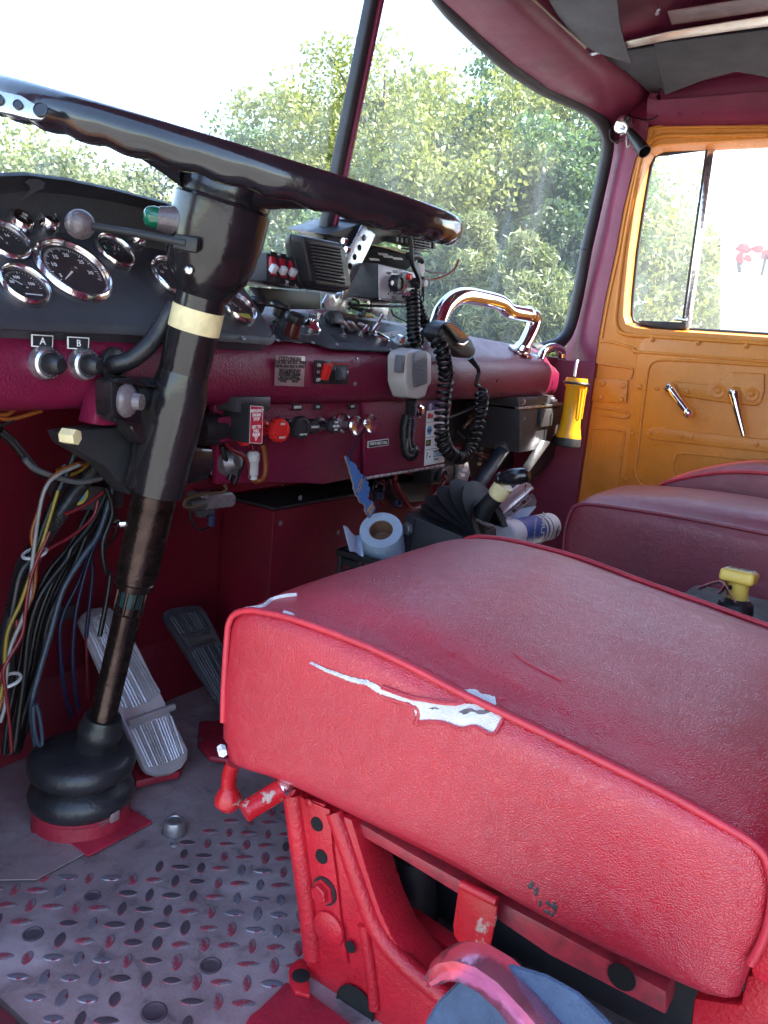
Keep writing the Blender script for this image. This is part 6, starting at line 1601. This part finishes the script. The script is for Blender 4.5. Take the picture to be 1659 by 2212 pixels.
# amber hand torch in a clip
fl2 = thing('flashlight', at(1232, 950, 'y', .78), 'amber plastic flashlight strapped to the pillar at the dash end', 'flashlight')
tA, tB = at(*c6(578, 725), 'y', .775), at(*c6(525, 1085), 'y', .775)
L2 = (tB - tA).length
lathe('torch_body', tA, tB - tA, [(0, 0), (.026, .0), (.028, .006), (.028, L2 * .12), (.0245, L2 * .15), (.0235, L2 * .55), (.0255, L2 * .75), (.0295, L2 * .86), (.032, L2 * .93), (.032, L2 * .94)], m_torch, fl2, 32)
lathe('torch_bezel', tA, tB - tA, [(.0322, L2 * .935), (.033, L2 * .95), (.033, L2 * 1.06), (.029, L2 * 1.08), (0, L2 * 1.08)], m_plastic, fl2, 28)
e_ = (tB - tA).normalized(); s_ = e_.cross(Y).normalized()
for k in (-.4, -.15, .12):
    a = tA + e_ * L2 * .16 + s_ * .07 * k - Y * .023; b = tA + e_ * L2 * .62 + s_ * .06 * k - Y * .023
    tube('grip_ridge', [a, b], .0035, m_torch, fl2, 8)
prism('switch_guard', [at(*c6(*q), 'y', .77) for q in ((608, 730), (632, 755), (645, 800), (632, 826), (612, 815), (602, 770))], V((0, .014, 0)), m_torch, fl2, .003)
tube('torch_loop', [at(*c6(x, y), 'y', .775) for x, y in ((563, 715), (568, 680), (576, 640), (582, 625))], .0035, m_paper, fl2, 8)
tube('clip_band', [tA + e_ * L2 * .08 + (s_ * math.cos(a) + Y * math.sin(a)) * .030 for a in [2 * pi * k / 14 for k in range(14)]], .0035, m_plastic, fl2, 6, 2, True)
# air freshener on a thread
af = thing('air_freshener', at(*c4(265, 1160), 'y', .80), 'blue tree shaped card air freshener hanging from a chrome pull knob', 'air freshener')
fa_ = [(1145, 648), (1160, 668), (1185, 690), (1225, 720), (1250, 745), (1250, 775), (1275, 790), (1272, 812), (1300, 825), (1335, 850), (1335, 880), (1358, 895), (1352, 930), (1375, 955), (1372, 975), (1358, 1000), (1365, 1030), (1350, 1048), (1370, 1072), (1395, 1075), (1425, 1150), (1370, 1240), (1325, 1160), (1335, 1140), (1318, 1105), (1285, 1090), (1270, 1070), (1265, 1040), (1240, 1020), (1235, 985), (1218, 955), (1222, 915), (1205, 880), (1198, 835), (1185, 810), (1180, 770), (1165, 730), (1140, 660)]
YA = .79
prism('card_back', [at(*c5b(x - 5, y + 3), 'y', YA + .0012) for x, y in fa_], V((0, .0012, 0)), m_cardback, af)
cd_ = prism('card', [at(*c5b(x + 4, y), 'y', YA) for x, y in fa_], V((0, .0012, 0)), m_card, af)
def tilt_text(s, a, b, h):
    pa, pb = at(*c5b(*a), 'y', YA - .001), at(*c5b(*b), 'y', YA - .001)
    text('lettering', s, (pa + pb) / 2, pb - pa, V((0, 0, 1)) if (pb - pa).x > 0 else Z, h, m_labelnavy, af, sx=.8)
prism('card_band', [at(*c5b(*q), 'y', YA - .0006) for q in ((1250, 985), (1300, 852), (1318, 870), (1268, 1000))], V((0, .0005, 0)), m_cardback, af)
prism('card_band', [at(*c5b(*q), 'y', YA - .0006) for q in ((1345, 1165), (1400, 1088), (1415, 1138), (1372, 1215))], V((0, .0005, 0)), m_cardback, af)
tilt_text('CAR-FRESHNER', (1262, 985), (1308, 865), .0062)
tilt_text('New Car Scent', (1362, 1190), (1406, 1110), .0062)
tube('thread', [at(*c5b(x, y), 'y', yy) for x, y, yy in ((1320, 400, .80), (1270, 470, .795), (1215, 560, .792), (1165, 650, .79))], .0011, m_wire['blue'], af, 6)
tube('thread', [at(*c5b(x, y), 'y', yy) for x, y, yy in ((1320, 400, .80), (1255, 500, .795), (1210, 600, .792), (1185, 700, .7885))], .0011, m_wire['blue'], af, 6)
# black crate and paper towel roll
YR = .78
cr_ = thing('plastic_crate', (1.2, .72, 0), 'black slatted plastic crate holding the paper roll behind the driver seat', 'crate')
XC = 1.13
A0, B0 = at(735, 1192, 'x', XC), at(880, 1230, 'x', XC)
Lc = A0.y - B0.y; zc0 = A0.z
for k in range(5):
    z = zc0 - .016 - k * .026
    box('crate_slat', (XC, A0.y - Lc / 2, z), (.006, Lc, .013), m_plastic, cr_, bev=.0015)
    box('crate_slat', (XC + .13, A0.y - Lc / 2, z), (.006, Lc, .013), m_plastic, cr_, bev=.0015)
    box('crate_slat', (XC + .065, A0.y - .003, z), (.13, .006, .013), m_plastic, cr_, bev=.0015)
box('crate_rim', (XC - .001, A0.y - Lc / 2, zc0), (.014, Lc + .012, .012), m_plastic, cr_, bev=.003)
box('crate_rim', (XC + .13, A0.y - Lc / 2, zc0), (.014, Lc + .012, .012), m_plastic, cr_, bev=.003)
box('crate_rim', (XC + .065, A0.y + .0005, zc0 + .0005), (.13, .012, .012), m_plastic, cr_, bev=.003)
box('crate_floor', (XC + .065, A0.y - Lc / 2, .07), (.12, Lc - .01, .14), m_plastic, cr_, bev=.003)
for k in range(4): box('crate_post', (XC - .004, A0.y - .004 - (Lc - .01) * k / 3.0, zc0 - .07), (.006, .008, .14), m_plastic, cr_, bev=.001)
pr_t = thing('paper_towel_roll', at(*c4(330, 1380), 'y', YR), 'pale blue paper towel roll with brown core and a loose sheet', 'paper roll')
c0 = at(*c4(338, 1236), 'y', YR); zc = (c0 - CAM).dot(FW)
vdir = (CAM - c0).normalized(); axr = (vdir * .74 + V((-.10, .12, .66))).normalized()
rr = 132 * .358 * zc / FPX
lathe('roll', c0, axr, [(rr * .54, -.11), (rr * .99, -.11), (rr, -.09), (rr, -.004), (rr * .985, 0), (rr * .8, .001), (rr * .56, .0005), (rr * .54, -.002)], m_rollpaper, pr_t, 48, cap=False)
lathe('core', c0, axr, [(rr * .54, -.10), (rr * .54, -.001), (rr * .50, -.001), (rr * .50, -.10)], m_cardboard, pr_t, 32, cap=False)
lathe('core_end', c0 - axr * .035, axr, [(rr * .50, 0), (rr * .5, .001), (0, .001)], m_cardboard, pr_t, 24)
sh = []
for k in range(9):
    u = k / 8
    top = V((*c4(215 - 105 * u - 8 * math.sin(u * 3), 1262 - 48 * u ** 1.6 + 14 * math.sin(u * 6)), 0)); btm = V((*c4(235 - 85 * u, 1395 - 30 * u + 6 * math.sin(u * 7)), 0))
    yv = YR - .035 - .02 * u + .012 * math.sin(u * 5)
    sh.append([at(*(top.lerp(btm, t).xy), 'y', yv + .004 * math.sin(t * 5)) for t in (0, .25, .5, .75, 1)])
sheet('loose_sheet', sh, m_rollpaper, pr_t, 80, thick=.0006)
# gear shift: box, bellows, lever, grip
gs = thing('gear_shift', at(*c4(700, 1300), 'y', .66), 'black gear shift with pleated bellows, taped neck and oval grip', 'gear lever')
XG, XL = 1.22, 1.27
bx = [at(*c4(*q), 'x', XG) for q in ((490, 1148), (600, 1190), (830, 1285), (840, 1480), (405, 1480))]
prism('shift_box', bx, V((.13, 0, 0)), m_black, gs, .003)
prism('box_top', [at(*c4(*q), 'x', XG - .002) + V((0, 0, .001)) for q in ((492, 1142), (560, 1170), (830, 1282), (824, 1290), (555, 1180), (488, 1154))], V((.13, 0, .004)), m_panel, gs, .001)
bolt(at(*c4(497, 1228), 'x', XG), -X, .0095, m_dullsteel, gs)
tube('box_seam', [at(*c4(545, 1172), 'x', XG - .0003), at(*c4(500, 1400), 'x', XG - .0003)], .0012, m_hole, gs, 6)
pv = at(*c4(1010, 1245), 'x', XL)
tips = [(592, 1112), (602, 1075), (628, 1028), (700, 968), (785, 930), (880, 940), (955, 1060)]
rows = []
for k in range(len(tips) * 4 - 3):
    i, f = divmod(k, 4); f /= 4
    a = V((*tips[i], 0)); b = V((*tips[min(i + 1, len(tips) - 1)], 0)); q = a.lerp(b, f)
    T = at(*c4(q.x, q.y), 'x', XL)
    ridge = (1.0, .955, .86, .955)[k % 4] if f or True else 1
    wid = (.062, .054, .042, .054)[k % 4]
    d = (T - pv) * ridge
    row = []
    for th in range(-6, 7):
        a_ = th / 6 * pi / 2
        row.append(pv + d * (abs(math.cos(a_)) ** .55) + X * (wid * math.sin(a_)))
    rows.append(row)
sheet('bellows', rows, m_bellows, gs, 80)
tube('lever', [at(*c4(940, 1150), 'x', XL), at(*c4(985, 1085), 'x', XL), at(*c4(1040, 1030), 'x', XL), at(*c4(1090, 975), 'x', XL)], [.019, .016, .0145, .0145], m_bellows, gs, 14)
na, nb = at(*c4(1040, 1025), 'x', XL), at(*c4(1085, 965), 'x', XL)
lathe('taped_neck', na, nb - na, [(.0155, -.004), (.0175, 0), (.018, (nb - na).length * .6), (.0165, (nb - na).length)], m_tape, gs, 20)
ga, gb_ = at(*c4(1035, 930), 'x', XL - .01), at(*c4(1232, 905), 'x', XL - .01)
Lg = (gb_ - ga).length; rg = 48 * .358 * (ga - CAM).dot(FW) / FPX
lathe('grip', ga, gb_ - ga, [(0, 0), (rg * .62, 0), (rg * .66, .002), (rg * .78, .006), (rg * .80, Lg * .12), (rg * .74, Lg * .15), (rg * .92, Lg * .24), (rg * 1.06, Lg * .5), (rg * 1.02, Lg * .75), (rg * .82, Lg * .93), (rg * .5, Lg * 1.0), (0, Lg * 1.01)], m_wheel, gs, 30)
lathe('grip_button', ga, ga - gb_, [(rg * .40, -.001), (rg * .40, .001), (0, .0012)], m_gun, gs, 18)
# clipboard and tub
cb = thing('metal_clipboard', at(*c4(1100, 1200), 'y', .70), 'bright aluminium form holder leaning behind the gear shift grip', 'clipboard')
YC = .70
prism('clipboard_panel', [at(*c4(*q), 'y', YC) for q in ((1000, 1135), (1012, 1098), (1195, 945), (1240, 958), (1262, 985), (1035, 1195), (1005, 1195))], V((.004, .008, 0)), m_clip, cb, .0015)
prism('hinge_strip', [at(*c4(*q), 'y', YC - .004) for q in ((1020, 1192), (1262, 980), (1262, 992), (1026, 1206))], V((0, .008, 0)), m_steel, cb, .001)
prism('lower_leaf', [at(*c4(*q), 'y', YC - .002) for q in ((1035, 1206), (1235, 1025), (1256, 1050), (1100, 1185), (1062, 1222))], V((.004, .01, 0)), m_clip, cb, .0015)
for k in range(7):
    u = k / 6.5
    x, y = 1048 + 190 * u, 1200 - 168 * u
    prism('hinge_tooth', [at(*c4(x + dx, y + dy), 'y', YC - .005) for dx, dy in ((0, 0), (16, -14), (22, -4), (6, 10))], V((0, .004, 0)), m_gun if k % 2 else m_steel, cb, 0)
lathe('rivet_hole', at(*c4(1210, 972), 'y', YC - .0004), -Y, [(.004, 0), (.0035, .0004), (0, .0004)], m_gun, cb, 10)
pt = thing('loose_papers', at(*c4(1180, 1200), 'y', .715), 'folded pale papers stuffed between the clipboard and the tub', 'papers')
prism('sheet', [at(*c4(*q), 'y', .715) for q in ((1090, 1195), (1190, 1110), (1275, 1095), (1265, 1110), (1190, 1195), (1130, 1225))], V((0, .003, 0)), m_rollpaper, pt)
prism('sheet', [at(*c4(*q), 'y', .722) for q in ((1180, 1090), (1258, 1020), (1278, 1060), (1270, 1100), (1200, 1150))], V((0, .004, 0)), m_micgrey, pt)
tb = thing('caulk_tube', at(*c4(1250, 1260), 'y', .68), 'white cartridge with blue label lying beside the gear shift', 'cartridge')
ta, tbb = at(*c4(1065, 1275), 'y', .69), at(*c4(1350, 1215), 'y', .69)
dxt = (tbb - ta).normalized(); Lt = (tbb - ta).length
rt = 92 * .358 * (ta - CAM).dot(FW) / FPX
lathe('cartridge', ta, dxt, [(0, -.002), (rt * .9, 0), (rt, .004), (rt, Lt * .3)], m_paper, tb, 36)
lathe('blue_label', ta, dxt, [(rt * 1.005, Lt * .24), (rt * 1.005, Lt * .66)], m_labelblue, tb, 36)
lathe('white_end', ta, dxt, [(rt, Lt * .64), (rt, Lt * .99), (rt * .93, Lt), (rt * .90, Lt * .985), (0, Lt * .985)], m_paper, tb, 36)
for u0, u1 in ((.70, .735), (.80, .82)): lathe('navy_stripe', ta, dxt, [(rt * 1.004, Lt * u0), (rt * 1.004, Lt * u1)], m_labelnavy, tb, 36)
vt = (CAM - ta).normalized(); nt_ = (vt - dxt * vt.dot(dxt)).normalized(); sd2 = dxt.cross(nt_)
def wraptext(s, u, h, m_, rotup=0, ang=0.0):
    n_ = (nt_ * math.cos(ang) + sd2 * math.sin(ang)).normalized()
    o_ = ta + dxt * (Lt * u) + n_ * (rt * 1.02)
    text('lettering', s, o_, -(dxt.cross(n_)) if rotup else dxt, dxt if rotup else n_.cross(dxt), h, m_, tb, sx=.9, bold=.02)
wraptext('FUTURA', .55, .027, m_white, 1, .35)
wraptext('NITRILE EXAM GLOVES', .38, .0075, m_white, 1, .35)
wraptext('MED', .90, .016, m_labelnavy, 1, .5)
# yellow push-pull knob, belt strap, black console edge
ky = thing('parking_brake_knob', at(1593, 1290, 'y', .33), 'square yellow push pull brake knob on a stem between the seats', 'knob')
k0 = at(1597, 1245, 'x', 1.15)
box('knob_head', k0, (.046, .044, .017), m_yellow, ky, rot=Matrix.Rotation(rad(8), 3, 'Y'), bev=.005, seg=3)
box('knob_print', k0 + V((0, 0, .0092)), (.037, .034, .001), m_tape, ky, rot=Matrix.Rotation(rad(8), 3, 'Y'), bev=0)
for i, s in enumerate(('PARKING BRAKE', 'PUSH TO RELEASE', 'PULL TO APPLY')):
    text('lettering', s, k0 + V((.010 - i * .010, 0, .0102 + (i - 1) * .0013)), V((.1, -1, 0)), V((1, .1, -.14)), .0055, m_ink, ky, sx=.7)
kb = at(1592, 1292, 'x', 1.15)
o = lathe('knob_stem', k0 - V((0, 0, .006)), kb - k0, [(.0155, 0), (.0145, .006), (.0135, (kb - k0).length), (0, (kb - k0).length)], m_yellow, ky, 20)
lathe('stem_pin', at(1577, 1268, 'x', 1.135), V((-1, -.2, 0)), [(.003, 0), (.003, .004), (0, .0045)], m_hole, o, 8)
con_ = thing('centre_console', (1.25, .25, 0), 'black low console under the yellow knob between the two seats', 'console')
box('console_body', (1.27, .22, .10), (.36, .5, .20), m_bellows, con_, bev=.01)
lathe('valve_collar', kb - V((0, 0, .012)), Z, [(.024, -.006), (.022, .006), (.016, .012), (0, .012)], m_plastic, con_, 20)
kz_ = (kb.z - .02 - .22)
box('valve_mount', (kb.x + .03, kb.y, (kb.z - .02 + .2) / 2), (.16, .16, max(.02, kb.z - .02 - .2)), m_bellows, con_, bev=.008)
sbt = thing('seat_belt', at(1540, 1290, 'x', 1.10), 'maroon webbing seat belt loop tucked beside the yellow knob', 'seat belt')
SB = lambda x, y: (1188 + x * .2838, 918 + y * .2838)
rows = []
for q in ((1110, 1240), (1180, 1210), (1240, 1190), (1285, 1180), (1318, 1190), (1330, 1220), (1300, 1262), (1275, 1285)):
    p = at(*SB(*q), 'x', 1.10); rows.append([p, p + V((.045, .004, -.012))])
sheet('webbing', rows, m_seat_shaded, sbt, 60, thick=.0016)
rows = []
for q in ((1330, 1195), (1350, 1230), (1380, 1290), (1420, 1350)):
    p = at(*SB(*q), 'x', 1.098); rows.append([p, p + V((.045, .01, -.01))])
sheet('webbing', rows, m_seat_shaded, sbt, 60, thick=.0016)
# belt buckle end and blue cloth pad in front of the pedestal
bl = thing('blue_cushion', at(1150, 2200, 'x', .44), 'blue wool covered pad with a curved worn chrome trim tinted as if reflecting red near the sill', 'pad')
XB = .44
edge = [(930, 2090), (945, 2068), (980, 2052), (1030, 2056), (1080, 2080), (1130, 2120), (1190, 2180), (1260, 2260), (1330, 2350)]
outer = [(905, 2212), (912, 2180), (925, 2150), (945, 2132), (980, 2130), (1030, 2150), (1075, 2190), (1110, 2240), (1150, 2330)]
rows = []
for i, (a, b) in enumerate(zip(edge, outer)):
    A = at(*a, 'x', XB); B = at(*b, 'x', XB - .01); 
    rows.append([A + V((.02, 0, -.004)), A, A.lerp(B, .3) + V((-.010, 0, .004)), A.lerp(B, .65) + V((-.012, 0, .001)), B, B + V((.012, 0, -.004))])
trim = [(928, 2100), (932, 2078), (952, 2058), (985, 2048), (1035, 2058), (1085, 2088), (1150, 2150), (1230, 2240), (1300, 2330)]
trim_o = [(935, 2122), (948, 2128), (975, 2118), (1010, 2122), (1050, 2148), (1090, 2190), (1130, 2250), (1170, 2310), (1200, 2390)]
rows = []
for a, b in zip(trim, trim_o):
    A = at(*a, 'x', XB + .004); B = at(*b, 'x', XB - .006)
    rows.append([A + V((.016, 0, -.004)), A, A.lerp(B, .25) + V((-.008, 0, .002)), A.lerp(B, .5) + V((-.003, 0, -.002)), A.lerp(B, .75) + V((-.009, 0, 0)), B, B + V((.012, 0, -.002))])
sheet('edge_trim', rows, m_trim_reflect, bl, 60)
pad = [(905, 2212), (915, 2172), (940, 2130), (1000, 2070), (1060, 2040), (1120, 2040), (1200, 2062), (1280, 2105), (1340, 2160), (1390, 2215), (1450, 2300), (1450, 2420), (880, 2420)]
pp_ = [at(*q, 'x', XB + .02) for q in pad]; cnp = sum(pp_, V()) / len(pp_)
lofted('pad', [cnp + (p - cnp) * .9 + V((-.012, 0, 0)) for p in pp_], [p + V((.05, 0, -.075)) for p in pp_], m_blue, bl, .008)
# ================================================================= outside: trees and a parked truck
import numpy as np
NR = np.random.default_rng(11)
leafm = [leaf_mat('leaf_yellow_green', (.18, .22, .045), (.27, .29, .085)), leaf_mat('leaf_mid_green', (.07, .14, .04), (.14, .21, .07)), leaf_mat('leaf_dark_green', (.035, .07, .022), (.07, .11, .035)), leaf_mat('leaf_cedar', (.14, .18, .055), (.22, .25, .095)), leaf_mat('leaf_autumn', (.19, .21, .07), (.13, .18, .06))]
GZ = -1.25
def gdir(px, py=700):
    d = ray(px, py); d.z = 0
    return d.normalized()
def tree(px, top_py, dist, width, kind, mat_i, label, n=5200, leaf=.13, low=.12):
    d = gdir(px, top_py)
    dt_ = ray(px, top_py); s = dist / math.hypot(dt_.x, dt_.y)
    base = V((d.x * dist, d.y * dist, GZ)); H = CAM.z + dt_.z * s - GZ
    t = thing('conifer_tree' if kind == 'cone' else 'broadleaf_tree', base, label, 'tree', 'trees beyond the windscreen')
    tr_ = max(.06, H * .018)
    lean = V((NR.uniform(-.05, .05), NR.uniform(-.05, .05), 0)) * H
    tpts = [base, base + lean * .3 + Z * H * .3, base + lean * .7 + Z * H * .62, base + lean + Z * H * .92]
    tk = tube('trunk', tpts, [tr_, tr_ * .8, tr_ * .5, tr_ * .15], m_bark, t, 8)
    # clump centres
    cl = []
    if kind == 'cone':
        for k in range(70):
            h = NR.uniform(.03, .98); r = width * .5 * (1 - h) ** .85 * NR.uniform(.35, 1.0); a = NR.uniform(0, 2 * pi)
            cl.append((base.x + lean.x * h + r * math.cos(a), base.y + lean.y * h + r * math.sin(a), GZ + H * (low + (1 - low) * h), width * .09 * (1.15 - h * .6)))
    else:
        for k in range(64):
            u = NR.normal(size=3); u /= np.linalg.norm(u); rr = NR.uniform(.45, 1.0)
            h = .5 + .5 * u[2] * rr
            wob = 1 + .28 * math.sin(3 * math.atan2(u[1], u[0]) + px) + .18 * NR.normal()
            wz = width * .5 * wob * (1.0 if h < .6 else 1 - .4 * (h - .6))
            cl.append((base.x + lean.x * .6 + u[0] * rr * wz, base.y + lean.y * .6 + u[1] * rr * wz, GZ + H * (low + (1 - low) * (.03 + .95 * h)), width * NR.uniform(.07, .14)))
    # limbs reach some clumps
    bm = bmesh.new()
    for c in cl[:14]:
        e = V(c[:3]); f = max(.12, min(.85, (e.z - GZ) / H * .75)); a = base + lean * f + Z * H * f
        add_tube(bm, spline([a, a.lerp(e, .5) + V((0, 0, .06 * H * .3)), e], 3), [tr_ * .4, tr_ * .35, tr_ * .3, tr_ * .24, tr_ * .18, tr_ * .14, tr_ * .1], 5)
    finish('limbs', bm, m_bark, tk, 60)
    C_ = np.array(cl); idx = NR.integers(0, len(cl), n)
    P = NR.normal(size=(n, 3)); P /= np.linalg.norm(P, axis=1)[:, None]
    P *= (NR.uniform(0, 1, n) ** .45)[:, None]
    P[:, 2] *= .75
    P = C_[idx, :3] + P * C_[idx, 3][:, None] * 1.35
    a = NR.normal(size=(n, 3)); a /= np.linalg.norm(a, axis=1)[:, None]
    b = NR.normal(size=(n, 3)); b -= a * (a * b).sum(1)[:, None]; b /= np.linalg.norm(b, axis=1)[:, None]
    sz = leaf * NR.uniform(.5, 1.25, n)[:, None]
    la, lb = (a * sz * (.95 if kind != 'cone' else 1.2)), (b * sz * (.55 if kind != 'cone' else .28))
    nn = np.cross(a, b) * sz * .18
    verts = np.stack([P - la, P + lb + nn, P + la, P - lb + nn], 1).reshape(-1, 3)
    me = bpy.data.meshes.new('crown')
    f4 = np.arange(n * 4).reshape(n, 4)
    tri = np.concatenate([f4[:, [0, 1, 2]], f4[:, [0, 2, 3]]])
    me.vertices.add(len(verts)); me.vertices.foreach_set('co', verts.astype(np.float32).ravel())
    me.loops.add(tri.size); me.loops.foreach_set('vertex_index', tri.astype(np.int32).ravel())
    me.polygons.add(len(tri)); me.polygons.foreach_set('loop_start', np.arange(0, tri.size, 3, dtype=np.int32)); me.polygons.foreach_set('loop_total', np.full(len(tri), 3, dtype=np.int32))
    me.update(); me.validate()
    link('crown', me, leafm[mat_i], t)
TREES = [
    (40, 268, 24, 6.5, 'b', 0, 'pale sunlit tree at the far left below the wheel rim', 5200, .15),
    (165, 300, 21, 5.0, 'b', 4, 'yellowing bush left of the small dark tree', 4200, .14),
    (-70, 285, 20, 6.0, 'b', 3, 'light green tree cut by the left edge of the view', 3600, .15),
    (265, 385, 17, 3.2, 'b', 4, 'low golden bush beyond the instrument hood', 3200, .11),
    (342, 352, 20, 2.6, 'b', 2, 'small dark tree standing against bright sky left of the column', 3000, .12),
    (430, 262, 30, 3.0, 'b', 0, 'thin pale tree just left of the tall dark tree mass', 2600, .16),
    (545, 228, 22, 4.2, 'b', 1, 'round topped tree at the left end of the tall tree mass', 5200, .14),
    (640, 176, 24, 5.2, 'b', 1, 'tall tree left of the windscreen bar', 6000, .15),
    (760, 150, 21, 5.0, 'b', 0, 'tall tree right behind the windscreen bar', 6000, .14),
    (880, 92, 19, 5.2, 'b', 0, 'tallest leafy tree right of the windscreen bar', 7500, .13),
    (985, 150, 17, 4.6, 'b', 0, 'sunlit tree in the middle of the right pane', 7000, .12),
    (1095, 60, 22, 5.6, 'b', 1, 'high tree reaching the header at the top of the right pane', 7500, .14),
    (1220, 110, 18, 5.4, 'b', 0, 'bright green tree below the curved header corner', 8000, .12),
    (1330, 130, 17, 4.6, 'b', 1, 'green tree half hidden by the right pillar', 6000, .12),
    (700, 400, 15, 4.2, 'b', 2, 'shady undergrowth tree behind the radio gear', 5200, .12),
    (880, 420, 14, 3.6, 'b', 1, 'lower leafy tree above the two way radio', 5200, .11),
    (1020, 470, 12.5, 3.4, 'cone', 3, 'pale cedar rising behind the grab bar', 6500, .11),
    (1150, 500, 12, 3.4, 'cone', 3, 'broad pale cedar at the lower right of the pane', 7000, .11),
    (1245, 430, 13.5, 3.0, 'b', 2, 'dark leafy tree beside the pillar above the dash end', 5200, .11),
    (600, 470, 16, 3.0, 'cone', 3, 'soft blue green conifer between column and loudspeaker', 4200, .12),
    (1410, 480, 16, 4.6, 'b', 0, 'overexposed tree seen through the vent window', 4200, .14),
    (1500, 560, 22, 5.0, 'b', 3, 'washed out tree behind the parked truck', 3600, .15),
]
for px, ty, di, wd, kd, mi, lb_, n_, lf in TREES:
    tree(px, ty, di, wd, kd, mi, lb_, int(n_ * 3.4), lf * .56)
# woodland floor mass far behind, one uncountable thicket
n = 30000
a0 = math.atan2(gdir(-260).y, gdir(-260).x); a1 = math.atan2(gdir(1420).y, gdir(1420).x)
A = NR.uniform(min(a0, a1), max(a0, a1), n); D_ = NR.uniform(25, 31, n)
u = (A - min(a0, a1)) / (max(a0, a1) - min(a0, a1))
hmax = np.where(u < .58, 6.2 + 1.2 * np.sin(u * 26), 2.6 + .6 * np.sin(u * 40)) 
hh = NR.uniform(0, 1, n) * hmax
P = np.stack([np.cos(A) * D_, np.sin(A) * D_, GZ + hh], 1)
a = NR.normal(size=(n, 3)); a /= np.linalg.norm(a, axis=1)[:, None]; b = NR.normal(size=(n, 3)); b -= a * (a * b).sum(1)[:, None]; b /= np.linalg.norm(b, axis=1)[:, None]
sz = NR.uniform(.12, .3, n)[:, None]
verts = np.stack([P - a * sz, P + b * sz * .6, P + a * sz, P - b * sz * .6], 1).reshape(-1, 3)
me = bpy.data.meshes.new('thicket'); me.from_pydata(verts.tolist(), [], np.arange(n * 4).reshape(n, 4).tolist())
tag(link('thicket', me, leafm[2]), 'mixed green undergrowth behind the trees', 'undergrowth', kind='stuff')  # dark leaf colour stands in for shaded hollows between the crowns

# white truck parked alongside, seen through the door window
pk = thing('parked_truck', (6.2, .9, GZ), 'white truck cab with red markings parked outside the passenger window', 'truck')
XT = 5.6
def tq(x, y, off=0): return at(*c5(x, y), 'x', XT - off)
prism('truck_side', [tq(*q) for q in ((1395, 1250), (1420, 1200), (1470, 920), (1500, 890), (1600, 870), (2600, 860), (2600, 2600), (1380, 2600), (1385, 1500))], V((2.0, 0, 0)), m_whitepaint, pk, .04, 3)
prism('truck_window', [tq(*q, .02) for q in ((1500, 1135), (1750, 1125), (2200, 1120), (2200, 1260), (1500, 1275))], V((.03, 0, 0)), m_alu, pk, .01)
prism('window_band', [tq(*q, .03) for q in ((1490, 1285), (2200, 1275), (2200, 1325), (1495, 1340))], V((.03, 0, 0)), m_alu, pk, .01)
tube('window_seal', [tq(*q, .03) for q in ((1450, 1080), (1470, 930), (1500, 900), (1560, 885), (1900, 880))], .012, m_alu, pk, 6)
for cx_, cy_, w_, h_ in ((1520, 1405, 42, 24), (1600, 1410, 34, 18), (1500, 1465, 20, 42), (1545, 1462, 22, 18), (1660, 1440, 46, 30), (1580, 1330, 50, 10)):
    prism('red_marking', [tq(cx_ + w_ * math.cos(a) * (1 + .2 * math.sin(3 * a + cx_)), cy_ + h_ * math.sin(a) * (1 + .2 * math.cos(2 * a + cy_)), .012) for a in [2 * pi * k / 16 for k in range(16)]], V((.01, 0, 0)), m_redtruck, pk)
prism('door_mirror', [tq(*q, .25) for q in ((1415, 1270), (1450, 1262), (1460, 1480), (1420, 1490))], V((.08, .05, 0)), m_whitepaint, pk, .02)
prism('truck_lamp', [tq(*q, .03) for q in ((1480, 1490), (1500, 1480), (1505, 1540), (1485, 1545))], V((.02, 0, 0)), m_darkglass, pk, .005)
prism('grab_rail', [tq(*q, .05) for q in ((1640, 1440), (1655, 1440), (1625, 1560), (1615, 1560))], V((.03, 0, 0)), m_darkglass, pk, .005)
for yy in (.2, -2.2): lathe('wheel', V((6.0, yy, GZ + .5)), X, [(.25, -.3), (.48, -.3), (.5, -.26), (.5, .0), (.2, .02), (0, .02)], m_rubber, pk, 28)
